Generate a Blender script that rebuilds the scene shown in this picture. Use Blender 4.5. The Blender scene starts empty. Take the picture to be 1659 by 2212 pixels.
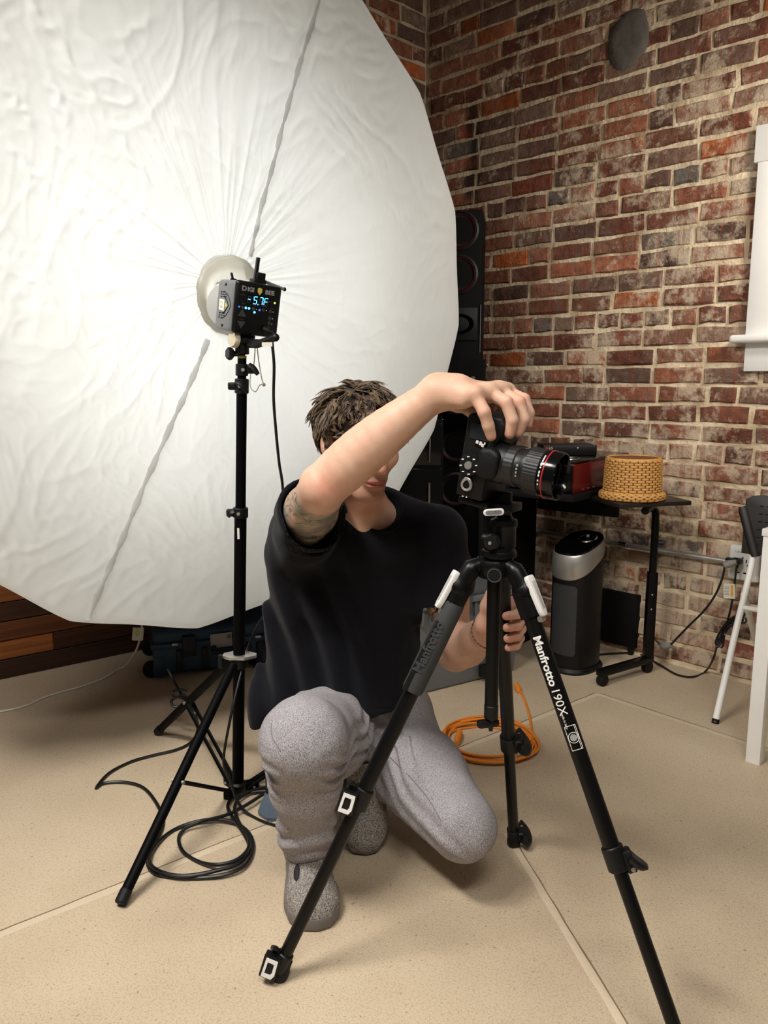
import bpy, bmesh, math, random
import numpy as np
from mathutils import Vector, Matrix, noise as mnoise

# ------------------------------------------------------------------ camera, world, lights, exposure
SC = bpy.context.scene
COL = SC.collection
FPX, PITCH, CAM_H = 1720.0, math.radians(9.5), 1.18
cam_data = bpy.data.cameras.new('camera')
cam_data.sensor_fit = 'AUTO'; cam_data.sensor_width = 36.0
cam_data.lens = FPX / 2212.0 * 36.0
cam_data.clip_start = 0.02
cam = bpy.data.objects.new('camera', cam_data); COL.objects.link(cam)
cam.location = (0, 0, CAM_H); cam.rotation_euler = (math.pi / 2 - PITCH, 0, 0)
SC.camera = cam

SC.view_settings.view_transform = 'Standard'; SC.view_settings.look = 'None'
SC.view_settings.gamma = 1.0; SC.view_settings.use_curve_mapping = False
SC.view_settings.exposure = 0.0
SC.cycles.use_light_tree = False; SC.cycles.use_adaptive_sampling = True; SC.cycles.adaptive_threshold = 0.025
SC.cycles.max_bounces = 3; SC.cycles.diffuse_bounces = 3; SC.cycles.glossy_bounces = 2; SC.cycles.transmission_bounces = 4; SC.cycles.transparent_max_bounces = 4

world = bpy.data.worlds.new('room_light'); SC.world = world; world.use_nodes = True
_bg = world.node_tree.nodes['Background']
_bg.inputs['Color'].default_value = (1.0, 0.93, 0.85, 1); _bg.inputs['Strength'].default_value = 0.10

def lamp(name, kind, loc, energy, color=(1, 1, 1), size=1.0, size_y=None, aim=None, radius=0.1):
    d = bpy.data.lights.new(name, kind); d.energy = energy; d.color = color
    if kind == 'AREA':
        d.size = size
        if size_y: d.shape = 'RECTANGLE'; d.size_y = size_y
    else: d.shadow_soft_size = radius
    o = bpy.data.objects.new(name, d); COL.objects.link(o); o.location = loc
    if aim is not None:
        o.rotation_euler = (Vector(aim) - Vector(loc)).to_track_quat('-Z', 'Y').to_euler()
    return o
# ceiling fixture of the studio, above and behind the photographer of this picture
_a = lamp('ceiling_lamp_near', 'AREA', (0.3, -0.2, 2.98), 33, (1.0, 0.96, 0.91), 1.2, 0.5, aim=(0.25, 0.9, 0)); _a.data.spread = math.radians(120)
_a = lamp('added_left_light', 'AREA', (-1.1, 0.8, 2.98), 61, (1.0, 0.96, 0.91), 1.0, 0.5, aim=(-0.4, 1.6, 0)); _a.data.spread = math.radians(125)  # added light from the left, stands in for the umbrella's key light and shadows
_a = lamp('added_wall_spot', 'SPOT', (1.55, 1.75, 2.15), 84, (1.0, 0.93, 0.84), radius=0.16, aim=(1.0, 3.4, 1.62)); _a.data.spot_size = math.radians(98); _a.data.spot_blend = 1.0  # added unseen spot, makes the pool of light on the brick wall
# modelling lamp of the flash, inside the umbrella
UMB_C = Vector((-0.4905, 2.43, 1.457)); UMB_YAW = math.radians(42.1); UMB_TILT = math.radians(-3.0); UMB_R = 1.05
UMB_N = Vector((math.sin(UMB_YAW) * math.cos(UMB_TILT), -math.cos(UMB_YAW) * math.cos(UMB_TILT), math.sin(UMB_TILT)))
UMB_U = Vector((math.cos(UMB_YAW), math.sin(UMB_YAW), 0)); UMB_V = UMB_U.cross(UMB_N) * -1
if UMB_V.z < 0: UMB_V = -UMB_V
lamp('flash_modelling_lamp', 'POINT', UMB_C - UMB_N * 0.30 - UMB_U * 0.10 - UMB_V * 0.12, 2.2, (1.0, 0.98, 0.94), radius=0.16)
_l = lamp('umbrella_lining_bounce', 'AREA', UMB_C - UMB_N * 0.235, 5.0, (0.98, 1.0, 1.0), 1.35, aim=UMB_C); _l.data.shape = 'DISK'

# ------------------------------------------------------------------ small maths
def ray(px, py):
    x = (px - 829.5) / FPX; y = -(py - 1106.0) / FPX
    return Vector((x, math.cos(PITCH) + y * math.sin(PITCH), -math.sin(PITCH) + y * math.cos(PITCH)))
CAM = Vector((0, 0, CAM_H))
def at(px, py, Y):            # the point seen at a pixel, Y metres into the room
    r = ray(px, py); return CAM + r * (Y / r.y)
def gd(px, py, z=0.0):        # the point of a level plane seen at a pixel
    r = ray(px, py); return CAM + r * ((z - CAM_H) / r.z)
def pl(px, py, p0, n):        # the point of any plane seen at a pixel
    r = ray(px, py); return CAM + r * ((Vector(p0) - CAM).dot(n) / r.dot(n))
def proj(p):
    p = Vector(p) - CAM; f = p.y * math.cos(PITCH) - p.z * math.sin(PITCH); u = p.y * math.sin(PITCH) + p.z * math.cos(PITCH)
    return 829.5 + FPX * p.x / f, 1106.0 - FPX * u / f
def at_row(p, q, py):         # the point of a segment that shows at a given picture row
    p, q = Vector(p), Vector(q); a, b = -0.5, 1.5
    fa = proj(p + (q - p) * a)[1] - py
    for _ in range(50):
        c = (a + b) / 2; fc = proj(p + (q - p) * c)[1] - py
        if (fc < 0) == (fa < 0): a = c
        else: b = c
    return p + (q - p) * a
def lin(r, g, b):
    f = lambda c: (c / 255 / 12.92) if c / 255 <= 0.04045 else ((c / 255 + 0.055) / 1.055) ** 2.4
    return (f(r), f(g), f(b), 1.0)
def frame(origin, x, z):      # matrix whose local x / z axes are as given
    z = Vector(z).normalized(); x = Vector(x); x = (x - z * x.dot(z)).normalized(); y = z.cross(x)
    m = Matrix((x, y, z)).transposed().to_4x4(); m.translation = Vector(origin); return m
def T(*v): return Matrix.Translation(Vector(v))
def RX(a): return Matrix.Rotation(math.radians(a), 4, 'X')
def RY(a): return Matrix.Rotation(math.radians(a), 4, 'Y')
def RZ(a): return Matrix.Rotation(math.radians(a), 4, 'Z')
def catmull(pts, n=8, closed=False):
    pts = [Vector(p) for p in pts]; out = []
    N = len(pts); rng = range(N if closed else N - 1)
    for i in rng:
        if closed: p0, p1, p2, p3 = pts[(i - 1) % N], pts[i], pts[(i + 1) % N], pts[(i + 2) % N]
        else:
            p1, p2 = pts[i], pts[i + 1]; p0 = pts[i - 1] if i else p1 * 2 - p2; p3 = pts[i + 2] if i + 2 < N else p2 * 2 - p1
        for k in range(n):
            t = k / n
            out.append(0.5 * ((2 * p1) + (p2 - p0) * t + (2 * p0 - 5 * p1 + 4 * p2 - p3) * t * t + (3 * p1 - p0 - 3 * p2 + p3) * t ** 3))
    if not closed: out.append(pts[-1].copy())
    return out

# ------------------------------------------------------------------ mesh builders: all add to a bmesh in world space
class MB:
    def __init__(s): s.bm = bmesh.new()
    def box(s, size, m=Matrix(), bevel=0.0, seg=2):
        b = bmesh.new(); bmesh.ops.create_cube(b, size=1.0)
        for v in b.verts: v.co = Vector((v.co.x * size[0], v.co.y * size[1], v.co.z * size[2]))
        if bevel > 0: bmesh.ops.bevel(b, geom=list(b.edges), offset=min(bevel, min(size) * 0.49), segments=seg, profile=0.5, affect='EDGES')
        return s._merge(b, m)
    def _merge(s, b, m):
        b.transform(m); me = bpy.data.meshes.new('tmp'); b.to_mesh(me); b.free()
        s.bm.from_mesh(me); bpy.data.meshes.remove(me); return s
    def raw(s, verts, faces, m=Matrix()):
        vs = [s.bm.verts.new(m @ Vector(v)) for v in verts]
        for f in faces:
            try: s.bm.faces.new([vs[i] for i in f])
            except ValueError: pass
        return s
    def cyl(s, p0, p1, r0, r1=None, seg=16, bevel=0.0):
        p0, p1 = Vector(p0), Vector(p1); r1 = r0 if r1 is None else r1
        d = p1 - p0; L = d.length
        prof = [(0, 0), (r0, 0), (r1, L), (0, L)] if bevel <= 0 else [(0, 0), (r0 - bevel, 0), (r0, bevel), (r1, L - bevel), (r1 - bevel, L), (0, L)]
        q = d.to_track_quat('Z', 'Y').to_matrix().to_4x4(); q.translation = p0
        return s.lathe(prof, seg, q)
    def lathe(s, prof, seg=24, m=Matrix(), sx=1.0, sy=1.0, fn=None):
        rows = []
        for (r, z) in prof:
            if r < 1e-7: rows.append([s.bm.verts.new(m @ Vector((0, 0, z)))])
            else:
                row = []
                for i in range(seg):
                    a = 2 * math.pi * i / seg; rr = r * (fn(a, z) if fn else 1.0)
                    row.append(s.bm.verts.new(m @ Vector((rr * math.cos(a) * sx, rr * math.sin(a) * sy, z))))
                rows.append(row)
        for a, b in zip(rows[:-1], rows[1:]):
            for i in range(seg):
                j = (i + 1) % seg
                q = [a[i % len(a)], a[j % len(a)], b[j % len(b)], b[i % len(b)]]
                u = []
                for v in q:
                    if v not in u: u.append(v)
                if len(u) >= 3:
                    try: s.bm.faces.new(u)
                    except ValueError: pass
        return s
    def tube(s, pts, r, seg=8, closed=False, cap=True, sx=1.0, up=None):
        pts = [Vector(p) for p in pts]; N = len(pts)
        rs = r if isinstance(r, (list, tuple)) else [r] * N
        tan = []
        for i in range(N):
            a = pts[(i - 1) % N] if (closed or i) else pts[i]; b = pts[(i + 1) % N] if (closed or i < N - 1) else pts[i]
            t = b - a; tan.append(t.normalized() if t.length > 1e-9 else Vector((0, 0, 1)))
        n = Vector(up) if up is not None else tan[0].orthogonal()
        n = (n - tan[0] * n.dot(tan[0])).normalized()
        rows = []
        for i in range(N):
            n = (n - tan[i] * n.dot(tan[i]))
            n = n.normalized() if n.length > 1e-6 else tan[i].orthogonal().normalized()
            b = tan[i].cross(n)
            rows.append([s.bm.verts.new(pts[i] + (n * math.cos(2 * math.pi * k / seg) + b * (math.sin(2 * math.pi * k / seg) * sx)) * rs[i]) for k in range(seg)])
        M = N if closed else N - 1
        for i in range(M):
            a, b = rows[i], rows[(i + 1) % N]
            for k in range(seg): s.bm.faces.new((a[k], a[(k + 1) % seg], b[(k + 1) % seg], b[k]))
        if cap and not closed:
            s.bm.faces.new(rows[0][::-1]); s.bm.faces.new(rows[-1])
        return s
    def prism(s, outline, depth, m=Matrix(), bevel=0.0, seg=2):   # outline in local xy, extruded +-depth/2 in z
        b = bmesh.new()
        lo = [b.verts.new((x, y, -depth / 2)) for x, y in outline]; hi = [b.verts.new((x, y, depth / 2)) for x, y in outline]
        n = len(outline)
        b.faces.new(lo[::-1]); b.faces.new(hi)
        for i in range(n): b.faces.new((lo[i], lo[(i + 1) % n], hi[(i + 1) % n], hi[i]))
        if bevel > 0: bmesh.ops.bevel(b, geom=list(b.edges), offset=bevel, segments=seg, profile=0.5, affect='EDGES', clamp_overlap=True)
        return s._merge(b, m)
    def ball(s, c, r, seg=14, m=None, scale=(1, 1, 1)):
        b = bmesh.new(); bmesh.ops.create_uvsphere(b, u_segments=seg, v_segments=max(6, seg // 2 + 1), radius=1.0)
        mm = T(*c) @ (m or Matrix()) @ Matrix.Diagonal((r * scale[0], r * scale[1], r * scale[2], 1))
        return s._merge(b, mm)
    def torus(s, m, R, r, seg=32, ring=8):
        pts = [m @ Vector((R * math.cos(2 * math.pi * i / seg), R * math.sin(2 * math.pi * i / seg), 0)) for i in range(seg)]
        return s.tube(pts, r, ring, closed=True, up=m.to_3x3() @ Vector((0, 0, 1)))
    def build(s, name, mat, parent=None, smooth=35.0):
        me = bpy.data.meshes.new(name)
        bmesh.ops.recalc_face_normals(s.bm, faces=s.bm.faces)
        s.bm.to_mesh(me); s.bm.free()
        return link_mesh(name, me, mat, parent, smooth)

def origin_of(o):
    v = Vector((0, 0, 0))
    while o is not None: v += o.location; o = o.parent
    return v
def link_mesh(name, me, mat, parent=None, smooth=35.0, base=None):
    o = bpy.data.objects.new(name, me); COL.objects.link(o)
    if parent is not None:
        off = origin_of(parent); me.transform(Matrix.Translation(-off)); o.parent = parent
    if mat is not None: me.materials.append(mat)
    if smooth: shade(me, smooth)
    return o
def shade(me, ang):
    me.polygons.foreach_set('use_smooth', [True] * len(me.polygons))
    if ang < 179:
        try: me.set_sharp_from_angle(angle=math.radians(ang))
        except Exception: pass
    me.update()
def pymesh(name, verts, faces, mat, parent=None, smooth=180.0):
    me = bpy.data.meshes.new(name)
    verts = np.asarray(verts, dtype=np.float64)
    me.from_pydata(verts.tolist(), [], faces if isinstance(faces, list) else faces.tolist()); me.validate(clean_customdata=False)
    return link_mesh(name, me, mat, parent, smooth)
def thing(name, label, cat, loc=(0, 0, 0), group=None):
    o = bpy.data.objects.new(name, None); COL.objects.link(o); o.location = loc
    o.empty_display_size = 0.05
    return tag(o, label, cat, group)
def tag(o, label=None, cat=None, group=None, kind=None):
    if label: o['label'] = label
    if cat: o['category'] = cat
    if group: o['group'] = group
    if kind: o['kind'] = kind
    return o
def text_mesh(name, s, size, m, mat, parent, extrude=0.0004, align='CENTER', bold=0.0, xscale=1.0):
    c = bpy.data.curves.new(name, 'FONT'); c.body = s; c.size = size; c.align_x = align; c.align_y = 'CENTER'; c.extrude = extrude
    c.offset = bold; c.resolution_u = 3
    o = bpy.data.objects.new('tmp_text', c); COL.objects.link(o)
    dg = bpy.context.evaluated_depsgraph_get(); me = bpy.data.meshes.new_from_object(o.evaluated_get(dg))
    bpy.data.objects.remove(o); bpy.data.curves.remove(c)
    me.transform(m @ Matrix.Diagonal((xscale, 1, 1, 1))); me.name = name
    me.materials.clear()
    return link_mesh(name, me, mat, parent, 0)

# ------------------------------------------------------------------ materials
def new_mat(name):
    m = bpy.data.materials.new(name); m.use_nodes = True
    nt = m.node_tree; return m, nt, nt.nodes['Principled BSDF'], nt.nodes.new, nt.links.new
def mat(name, rgb, rough=0.5, metal=0.0, var=0.12, vscale=14.0, bump=0.0, bscale=120.0, spec=0.5, coat=0.0, emit=None, estr=0.0, stretch=(1, 1, 1), sheen=0.0):
    m, nt, P, N, L = new_mat(name)
    tc = N('ShaderNodeTexCoord'); mp = N('ShaderNodeMapping'); mp.inputs['Scale'].default_value = stretch
    L(tc.outputs['Object'], mp.inputs['Vector'])
    ns = N('ShaderNodeTexNoise'); ns.inputs['Scale'].default_value = vscale; ns.inputs['Detail'].default_value = 2
    L(mp.outputs['Vector'], ns.inputs['Vector'])
    c = lin(*rgb); mx = N('ShaderNodeMix'); mx.data_type = 'RGBA'
    mx.inputs['A'].default_value = tuple(x * (1 - var) for x in c[:3]) + (1,)
    mx.inputs['B'].default_value = tuple(min(1, x * (1 + var)) for x in c[:3]) + (1,)
    L(ns.outputs['Fac'], mx.inputs['Factor']); L(mx.outputs['Result'], P.inputs['Base Color'])
    P.inputs['Roughness'].default_value = rough; P.inputs['Metallic'].default_value = metal
    P.inputs['Specular IOR Level'].default_value = spec; P.inputs['Coat Weight'].default_value = coat
    if sheen: P.inputs['Sheen Weight'].default_value = sheen
    if bump > 0:
        n2 = N('ShaderNodeTexNoise'); n2.inputs['Scale'].default_value = bscale; n2.inputs['Detail'].default_value = 2
        L(mp.outputs['Vector'], n2.inputs['Vector'])
        b = N('ShaderNodeBump'); b.inputs['Strength'].default_value = bump; b.inputs['Distance'].default_value = 0.004
        L(n2.outputs['Fac'], b.inputs['Height']); L(b.outputs['Normal'], P.inputs['Normal'])
    if emit:
        P.inputs['Emission Color'].default_value = lin(*emit); P.inputs['Emission Strength'].default_value = estr
    return m

M = {}
M['black_metal'] = mat('black_metal', (8, 8, 9), 0.34, 0.0, 0.1, 30, 0.0, spec=0.25)
M['stand_black'] = mat('stand_black', (7, 7, 8), 0.5, 0.0, 0.1, 30, spec=0.06)
M['black_plastic'] = mat('black_plastic', (11, 11, 12), 0.45, 0, 0.1, 30, spec=0.35)
M['black_matte'] = mat('black_matte', (8, 8, 9), 0.75, 0, 0.1, 30, spec=0.2)
M['black_gloss'] = mat('black_gloss', (6, 6, 7), 0.15, 0, 0.1, 20, spec=0.35)
M['black_rubber'] = mat('black_rubber', (11, 11, 12), 0.6, 0, 0.1, 40, spec=0.3)
M['grey_rubber'] = mat('grey_rubber', (50, 51, 52), 0.75, 0, 0.08, 60, 0.15, 500)
M['chrome'] = mat('chrome', (190, 190, 190), 0.22, 1.0, 0.05, 20)
M['silver'] = mat('silver', (196, 194, 190), 0.38, 0.85, 0.05, 20)
M['silver_paint'] = mat('silver_paint', (225, 224, 220), 0.4, 0.0, 0.04, 20)
M['white_paint'] = mat('white_paint', (246, 245, 241), 0.42, 0, 0.05, 9, 0.05, 90)
M['white_plastic'] = mat('white_plastic', (236, 235, 230), 0.4, 0, 0.03, 20)
M['white_print'] = mat('white_print', (226, 224, 218), 0.6, 0, 0.03, 20)
M['grey_print'] = mat('grey_print', (150, 148, 146), 0.6, 0, 0.03, 20)
M['paper'] = mat('paper', (226, 223, 208), 0.8, 0, 0.04, 40)
# ------------------------------------------------------------------ the setting
S45 = math.sqrt(0.5)
CORNER = Vector((0.209, 4.176, 0)); RW_D = Vector((S45, -S45, 0)); RW_N = Vector((-S45, -S45, 0))   # right wall: along, into the room
LW_D = Vector((-S45, -S45, 0)); LW_N = Vector((S45, -S45, 0))                                      # brick wall to the left of the corner
def rw(u, z, n=0.0): return CORNER + RW_D * u + RW_N * n + Vector((0, 0, z))
def on_rw(px, py, off=0.0): return pl(px, py, CORNER + RW_N * off, RW_N)
RWM = frame(CORNER, RW_D, RW_N)          # local x along the wall, y up, z into the room
LWM = frame(CORNER, -LW_D, LW_N)         # local x towards the corner (ends at 0), y up

# floor ---------------------------------------------------------------
def floor_mat():
    m, nt, P, N, L = new_mat('painted_concrete')
    tc = N('ShaderNodeTexCoord'); V = tc.outputs['Object']
    def noise(sc, det=4, rough=0.55, dist=0.0):
        n = N('ShaderNodeTexNoise'); n.inputs['Scale'].default_value = sc; n.inputs['Detail'].default_value = det
        n.inputs['Roughness'].default_value = rough; n.inputs['Distortion'].default_value = dist; L(V, n.inputs['Vector']); return n.outputs['Fac']
    def ramp(fac, stops):
        r = N('ShaderNodeValToRGB'); e = r.color_ramp.elements
        e[0].position, e[0].color = stops[0]; e[1].position, e[1].color = stops[-1]
        for p, c in stops[1:-1]: x = e.new(p); x.color = c
        L(fac, r.inputs['Fac']); return r.outputs['Color']
    def mix(f, a, b, mode='MIX'):
        x = N('ShaderNodeMix'); x.data_type = 'RGBA'; x.blend_type = mode
        if isinstance(f, (int, float)): x.inputs['Factor'].default_value = f
        else: L(f, x.inputs['Factor'])
        for s, v in (('A', a), ('B', b)):
            if isinstance(v, tuple): x.inputs[s].default_value = v
            else: L(v, x.inputs[s])
        return x.outputs['Result']
    base = ramp(noise(1.3, 3, 0.6), [(0.3, lin(184, 165, 140)), (0.55, lin(202, 184, 157)), (0.75, lin(210, 194, 168))])
    fine = ramp(noise(230, 1, 0.6, 0.6), [(0.38, lin(140, 122, 102)), (0.5, (1, 1, 1, 1))])
    base = mix(0.24, base, fine, 'MULTIPLY')
    specks = ramp(noise(105, 1, 0.5), [(0.26, lin(96, 78, 60)), (0.31, (1, 1, 1, 1))])
    base = mix(0.4, base, specks, 'MULTIPLY')
    L(base, P.inputs['Base Color']); P.inputs['Roughness'].default_value = 0.62; P.inputs['Specular IOR Level'].default_value = 0.35
    b = N('ShaderNodeBump'); b.inputs['Strength'].default_value = 0.35; b.inputs['Distance'].default_value = 0.003
    L(noise(170, 1, 0.6, 0.4), b.inputs['Height']); L(b.outputs['Normal'], P.inputs['Normal'])
    return m
M['floor'] = floor_mat()
M['joint'] = mat('joint_filler', (208, 191, 165), 0.6, 0, 0.1, 20, 0.3, 90)
M['joint_gap'] = mat('joint_gap', (120, 100, 78), 0.8, 0, 0.2, 30)
b = MB(); b.box((7.5, 8.0, 0.1), T(0.6, 1.6, -0.05)); floor = b.build('floor', M['floor'], None, 0)
tag(floor, 'beige painted concrete floor', kind='structure')
random.seed(3)
def joint(p, q, w=0.011):
    p, q = Vector(p), Vector(q); d = (q - p); n = max(6, int(d.length / 0.05)); s = Vector((-d.y, d.x, 0)).normalized()
    for nm, off, ww, h, mt in (('joint', 0, w, 0.0016, M['joint']), ('joint_gap', w * 1.15, w * 0.22, 0.0007, M['joint_gap'])):
        v, f = [], []
        for i in range(n + 1):
            c = p + d * (i / n) + s * (off + random.uniform(-.0012, .0012)); a = ww * random.uniform(.85, 1.15)
            v += [c - s * a + Vector((0, 0, 0.0002)), c + Vector((0, 0, h)), c + s * a + Vector((0, 0, 0.0002))]
            if i: k = 3 * i; f += [(k - 3, k - 2, k + 1, k), (k - 2, k - 1, k + 2, k + 1)]
        pymesh(nm, v, f, mt, floor)
JX = gd(1291, 1499)
joint(gd(-260, 2124), JX); joint(JX, gd(1900, 1700)); joint(gd(1095, 1800), gd(1420, 2340), 0.009)

# brick walls ----------------------------------------------------------
def brick_mat(name, vertex=False):
    m, nt, P, N, L = new_mat(name)
    tc = N('ShaderNodeTexCoord'); geo = N('ShaderNodeNewGeometry')
    if vertex:
        at_ = N('ShaderNodeAttribute'); at_.attribute_name = 'brick_tone'; col = at_.outputs['Color']
    else:
        oi = N('ShaderNodeObjectInfo'); col = oi.outputs['Color']
    pos = geo.outputs['Position']
    def noise(sc, det=4, rough=0.55, dist=0.0, vec=None, stretch=None):
        n = N('ShaderNodeTexNoise'); n.inputs['Scale'].default_value = sc; n.inputs['Detail'].default_value = det
        n.inputs['Roughness'].default_value = rough; n.inputs['Distortion'].default_value = dist
        v = vec or pos
        if stretch:
            mp = N('ShaderNodeMapping'); mp.inputs['Scale'].default_value = stretch; L(v, mp.inputs['Vector']); v = mp.outputs['Vector']
        L(v, n.inputs['Vector']); return n.outputs['Fac']
    def rng(f, a, b, lo=0.0, hi=1.0):
        r = N('ShaderNodeMapRange'); r.inputs['From Min'].default_value = a; r.inputs['From Max'].default_value = b
        r.inputs['To Min'].default_value = lo; r.inputs['To Max'].default_value = hi; L(f, r.inputs['Value']); return r.outputs['Result']
    def math_(op, a, b):
        x = N('ShaderNodeMath'); x.operation = op
        for i, v in enumerate((a, b)):
            if isinstance(v, (int, float)): x.inputs[i].default_value = v
            else: L(v, x.inputs[i])
        return x.outputs[0]
    def mix(f, a, b, mode='MIX'):
        x = N('ShaderNodeMix'); x.data_type = 'RGBA'; x.blend_type = mode
        if isinstance(f, (int, float)): x.inputs['Factor'].default_value = f
        else: L(f, x.inputs['Factor'])
        for s, v in (('A', a), ('B', b)):
            if isinstance(v, tuple): x.inputs[s].default_value = v
            else: L(v, x.inputs[s])
        return x.outputs['Result']
    mott = noise(26, 3, 0.65)
    c = mix(rng(mott, 0.35, 0.68), mix(0.55, col, lin(120, 96, 86), 'MULTIPLY'), col)
    c = mix(math_('MULTIPLY', rng(noise(9, 2), 0.5, 0.72), 0.5), c, lin(128, 108, 96))
    # pale lime wash left on the faces: patches, and drips running down
    sep = N('ShaderNodeSeparateXYZ'); L(pos, sep.inputs[0])
    low = rng(sep.outputs['Z'], 0.95, 0.45)
    right = rng(sep.outputs['X'], 0.55, 1.15)
    amount = math_('ADD', math_('MULTIPLY', low, 0.045), math_('MULTIPLY', right, 0.085))
    wash = math_('ADD', math_('ADD', math_('MULTIPLY', noise(4.2, 2), 0.5), math_('MULTIPLY', noise(22, 3, 0.72), 0.5)), amount)
    c = mix(math_('MULTIPLY', rng(wash, 0.555, 0.66), 0.8), c, lin(204, 186, 162))
    streak = noise(1.0, 3, 0.5, 0, None, (46, 46, 2.2))
    c = mix(math_('MULTIPLY', rng(math_('ADD', streak, math_('MULTIPLY', right, 0.05)), 0.60, 0.66), 0.35), c, lin(140, 62, 42))
    ps_ = on_rw(1024, 320)          # a black run of soot down the wall above the speaker
    sx_ = math_('ABSOLUTE', math_('ADD', math_('SUBTRACT', sep.outputs['X'], ps_.x), math_('MULTIPLY', math_('SUBTRACT', noise(9, 1), 0.5), 0.07)), 0)
    soot = math_('MULTIPLY', rng(sx_, 0.045, 0.012), math_('MULTIPLY', rng(sep.outputs['Z'], 1.95, 2.05), rng(sep.outputs['Z'], 2.55, 2.42)))
    c = mix(math_('MULTIPLY', soot, 0.85), c, lin(26, 22, 21))
    L(c, P.inputs['Base Color']); P.inputs['Roughness'].default_value = 0.88; P.inputs['Specular IOR Level'].default_value = 0.25
    b = N('ShaderNodeBump'); b.inputs['Strength'].default_value = 0.8; b.inputs['Distance'].default_value = 0.009
    L(noise(42, 3, 0.75), b.inputs['Height'])
    L(b.outputs['Normal'], P.inputs['Normal'])
    return m
M['brick'] = brick_mat('old_brick'); M['brick_far'] = brick_mat('old_brick_far', True)
def mortar_mat():
    m, nt, P, N, L = new_mat('lime_mortar')
    geo = N('ShaderNodeNewGeometry')
    n1 = N('ShaderNodeTexNoise'); n1.inputs['Scale'].default_value = 9; n1.inputs['Detail'].default_value = 3; L(geo.outputs['Position'], n1.inputs['Vector'])
    r = N('ShaderNodeValToRGB'); e = r.color_ramp.elements
    e[0].position = 0.3; e[0].color = lin(176, 154, 124); e[1].position = 0.62; e[1].color = lin(236, 218, 186)
    L(n1.outputs['Fac'], r.inputs['Fac'])
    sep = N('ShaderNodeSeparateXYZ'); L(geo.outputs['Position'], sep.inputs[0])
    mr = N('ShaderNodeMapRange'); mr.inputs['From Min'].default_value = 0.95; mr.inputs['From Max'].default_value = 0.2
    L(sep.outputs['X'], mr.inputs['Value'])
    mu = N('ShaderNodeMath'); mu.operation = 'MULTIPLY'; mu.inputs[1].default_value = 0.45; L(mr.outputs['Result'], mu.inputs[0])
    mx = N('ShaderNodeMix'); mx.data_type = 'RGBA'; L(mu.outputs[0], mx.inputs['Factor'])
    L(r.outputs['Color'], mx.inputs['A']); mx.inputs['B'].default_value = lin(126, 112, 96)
    L(mx.outputs['Result'], P.inputs['Base Color']); P.inputs['Roughness'].default_value = 0.95; P.inputs['Specular IOR Level'].default_value = 0.15
    n2 = N('ShaderNodeTexNoise'); n2.inputs['Scale'].default_value = 55; n2.inputs['Detail'].default_value = 2; L(geo.outputs['Position'], n2.inputs['Vector'])
    b = N('ShaderNodeBump'); b.inputs['Strength'].default_value = 0.9; b.inputs['Distance'].default_value = 0.008
    L(n2.outputs['Fac'], b.inputs['Height']); L(b.outputs['Normal'], P.inputs['Normal'])
    return m
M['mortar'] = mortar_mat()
WALL_H = 3.0
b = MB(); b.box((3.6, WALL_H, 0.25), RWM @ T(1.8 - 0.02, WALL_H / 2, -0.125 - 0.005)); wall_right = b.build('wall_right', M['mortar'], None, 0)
tag(wall_right, 'old exposed brick wall with pale mortar', kind='structure')
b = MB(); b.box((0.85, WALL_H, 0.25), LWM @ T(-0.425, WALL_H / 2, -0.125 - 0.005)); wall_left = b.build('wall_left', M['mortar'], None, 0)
tag(wall_left, 'darker brick wall beyond the umbrella at the corner', kind='structure')

random.seed(11)
def brick_variant(L_, H_=0.062, D_=0.034, rough=0.0032):
    b = bmesh.new(); bmesh.ops.create_cube(b, size=1.0)
    bmesh.ops.subdivide_edges(b, edges=[e for e in b.edges if abs((e.verts[0].co - e.verts[1].co).x) > 0.5], cuts=2)
    for v in b.verts: v.co = Vector((v.co.x * L_, v.co.y * H_, v.co.z * D_))
    fr = [e for e in b.edges if all(v.co.z > 0 for v in e.verts) and not (abs(e.verts[0].co.x - e.verts[1].co.x) < 1e-6 and abs(e.verts[0].co.x) < L_ * 0.49)]
    bmesh.ops.bevel(b, geom=fr, offset=0.006, segments=1, affect='EDGES', clamp_overlap=True)
    for v in b.verts:
        if v.co.z > -D_ * 0.4:
            v.co += Vector((random.uniform(-rough, rough), random.uniform(-rough, rough), random.uniform(-rough, rough * 0.6)))
    me = bpy.data.meshes.new('brick'); b.to_mesh(me); b.free(); me.materials.append(M['brick']); shade(me, 30); return me
STRETCH = [brick_variant(0.2) for _ in range(10)]; HEADER = [brick_variant(0.098, rough=0.0045) for _ in range(7)]
TONES = [((140, 92, 72), 9), ((154, 108, 87), 9), ((126, 80, 64), 7), ((126, 100, 86), 7), ((150, 124, 106), 6), ((166, 108, 82), 4), ((102, 76, 66), 3),
         ((184, 104, 60), 1.0), ((122, 114, 106), 1.6), ((64, 52, 48), 0.8), ((158, 86, 64), 1.6)]
def tone(rnd, low=0.0):
    t = rnd.choices([x[0] for x in TONES], [x[1] for x in TONES])[0]
    k = rnd.uniform(0.88, 1.14); return tuple(min(255, c * k) for c in t)
PITCH_Z, Z_OFF = 0.076, 0.0145
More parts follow.
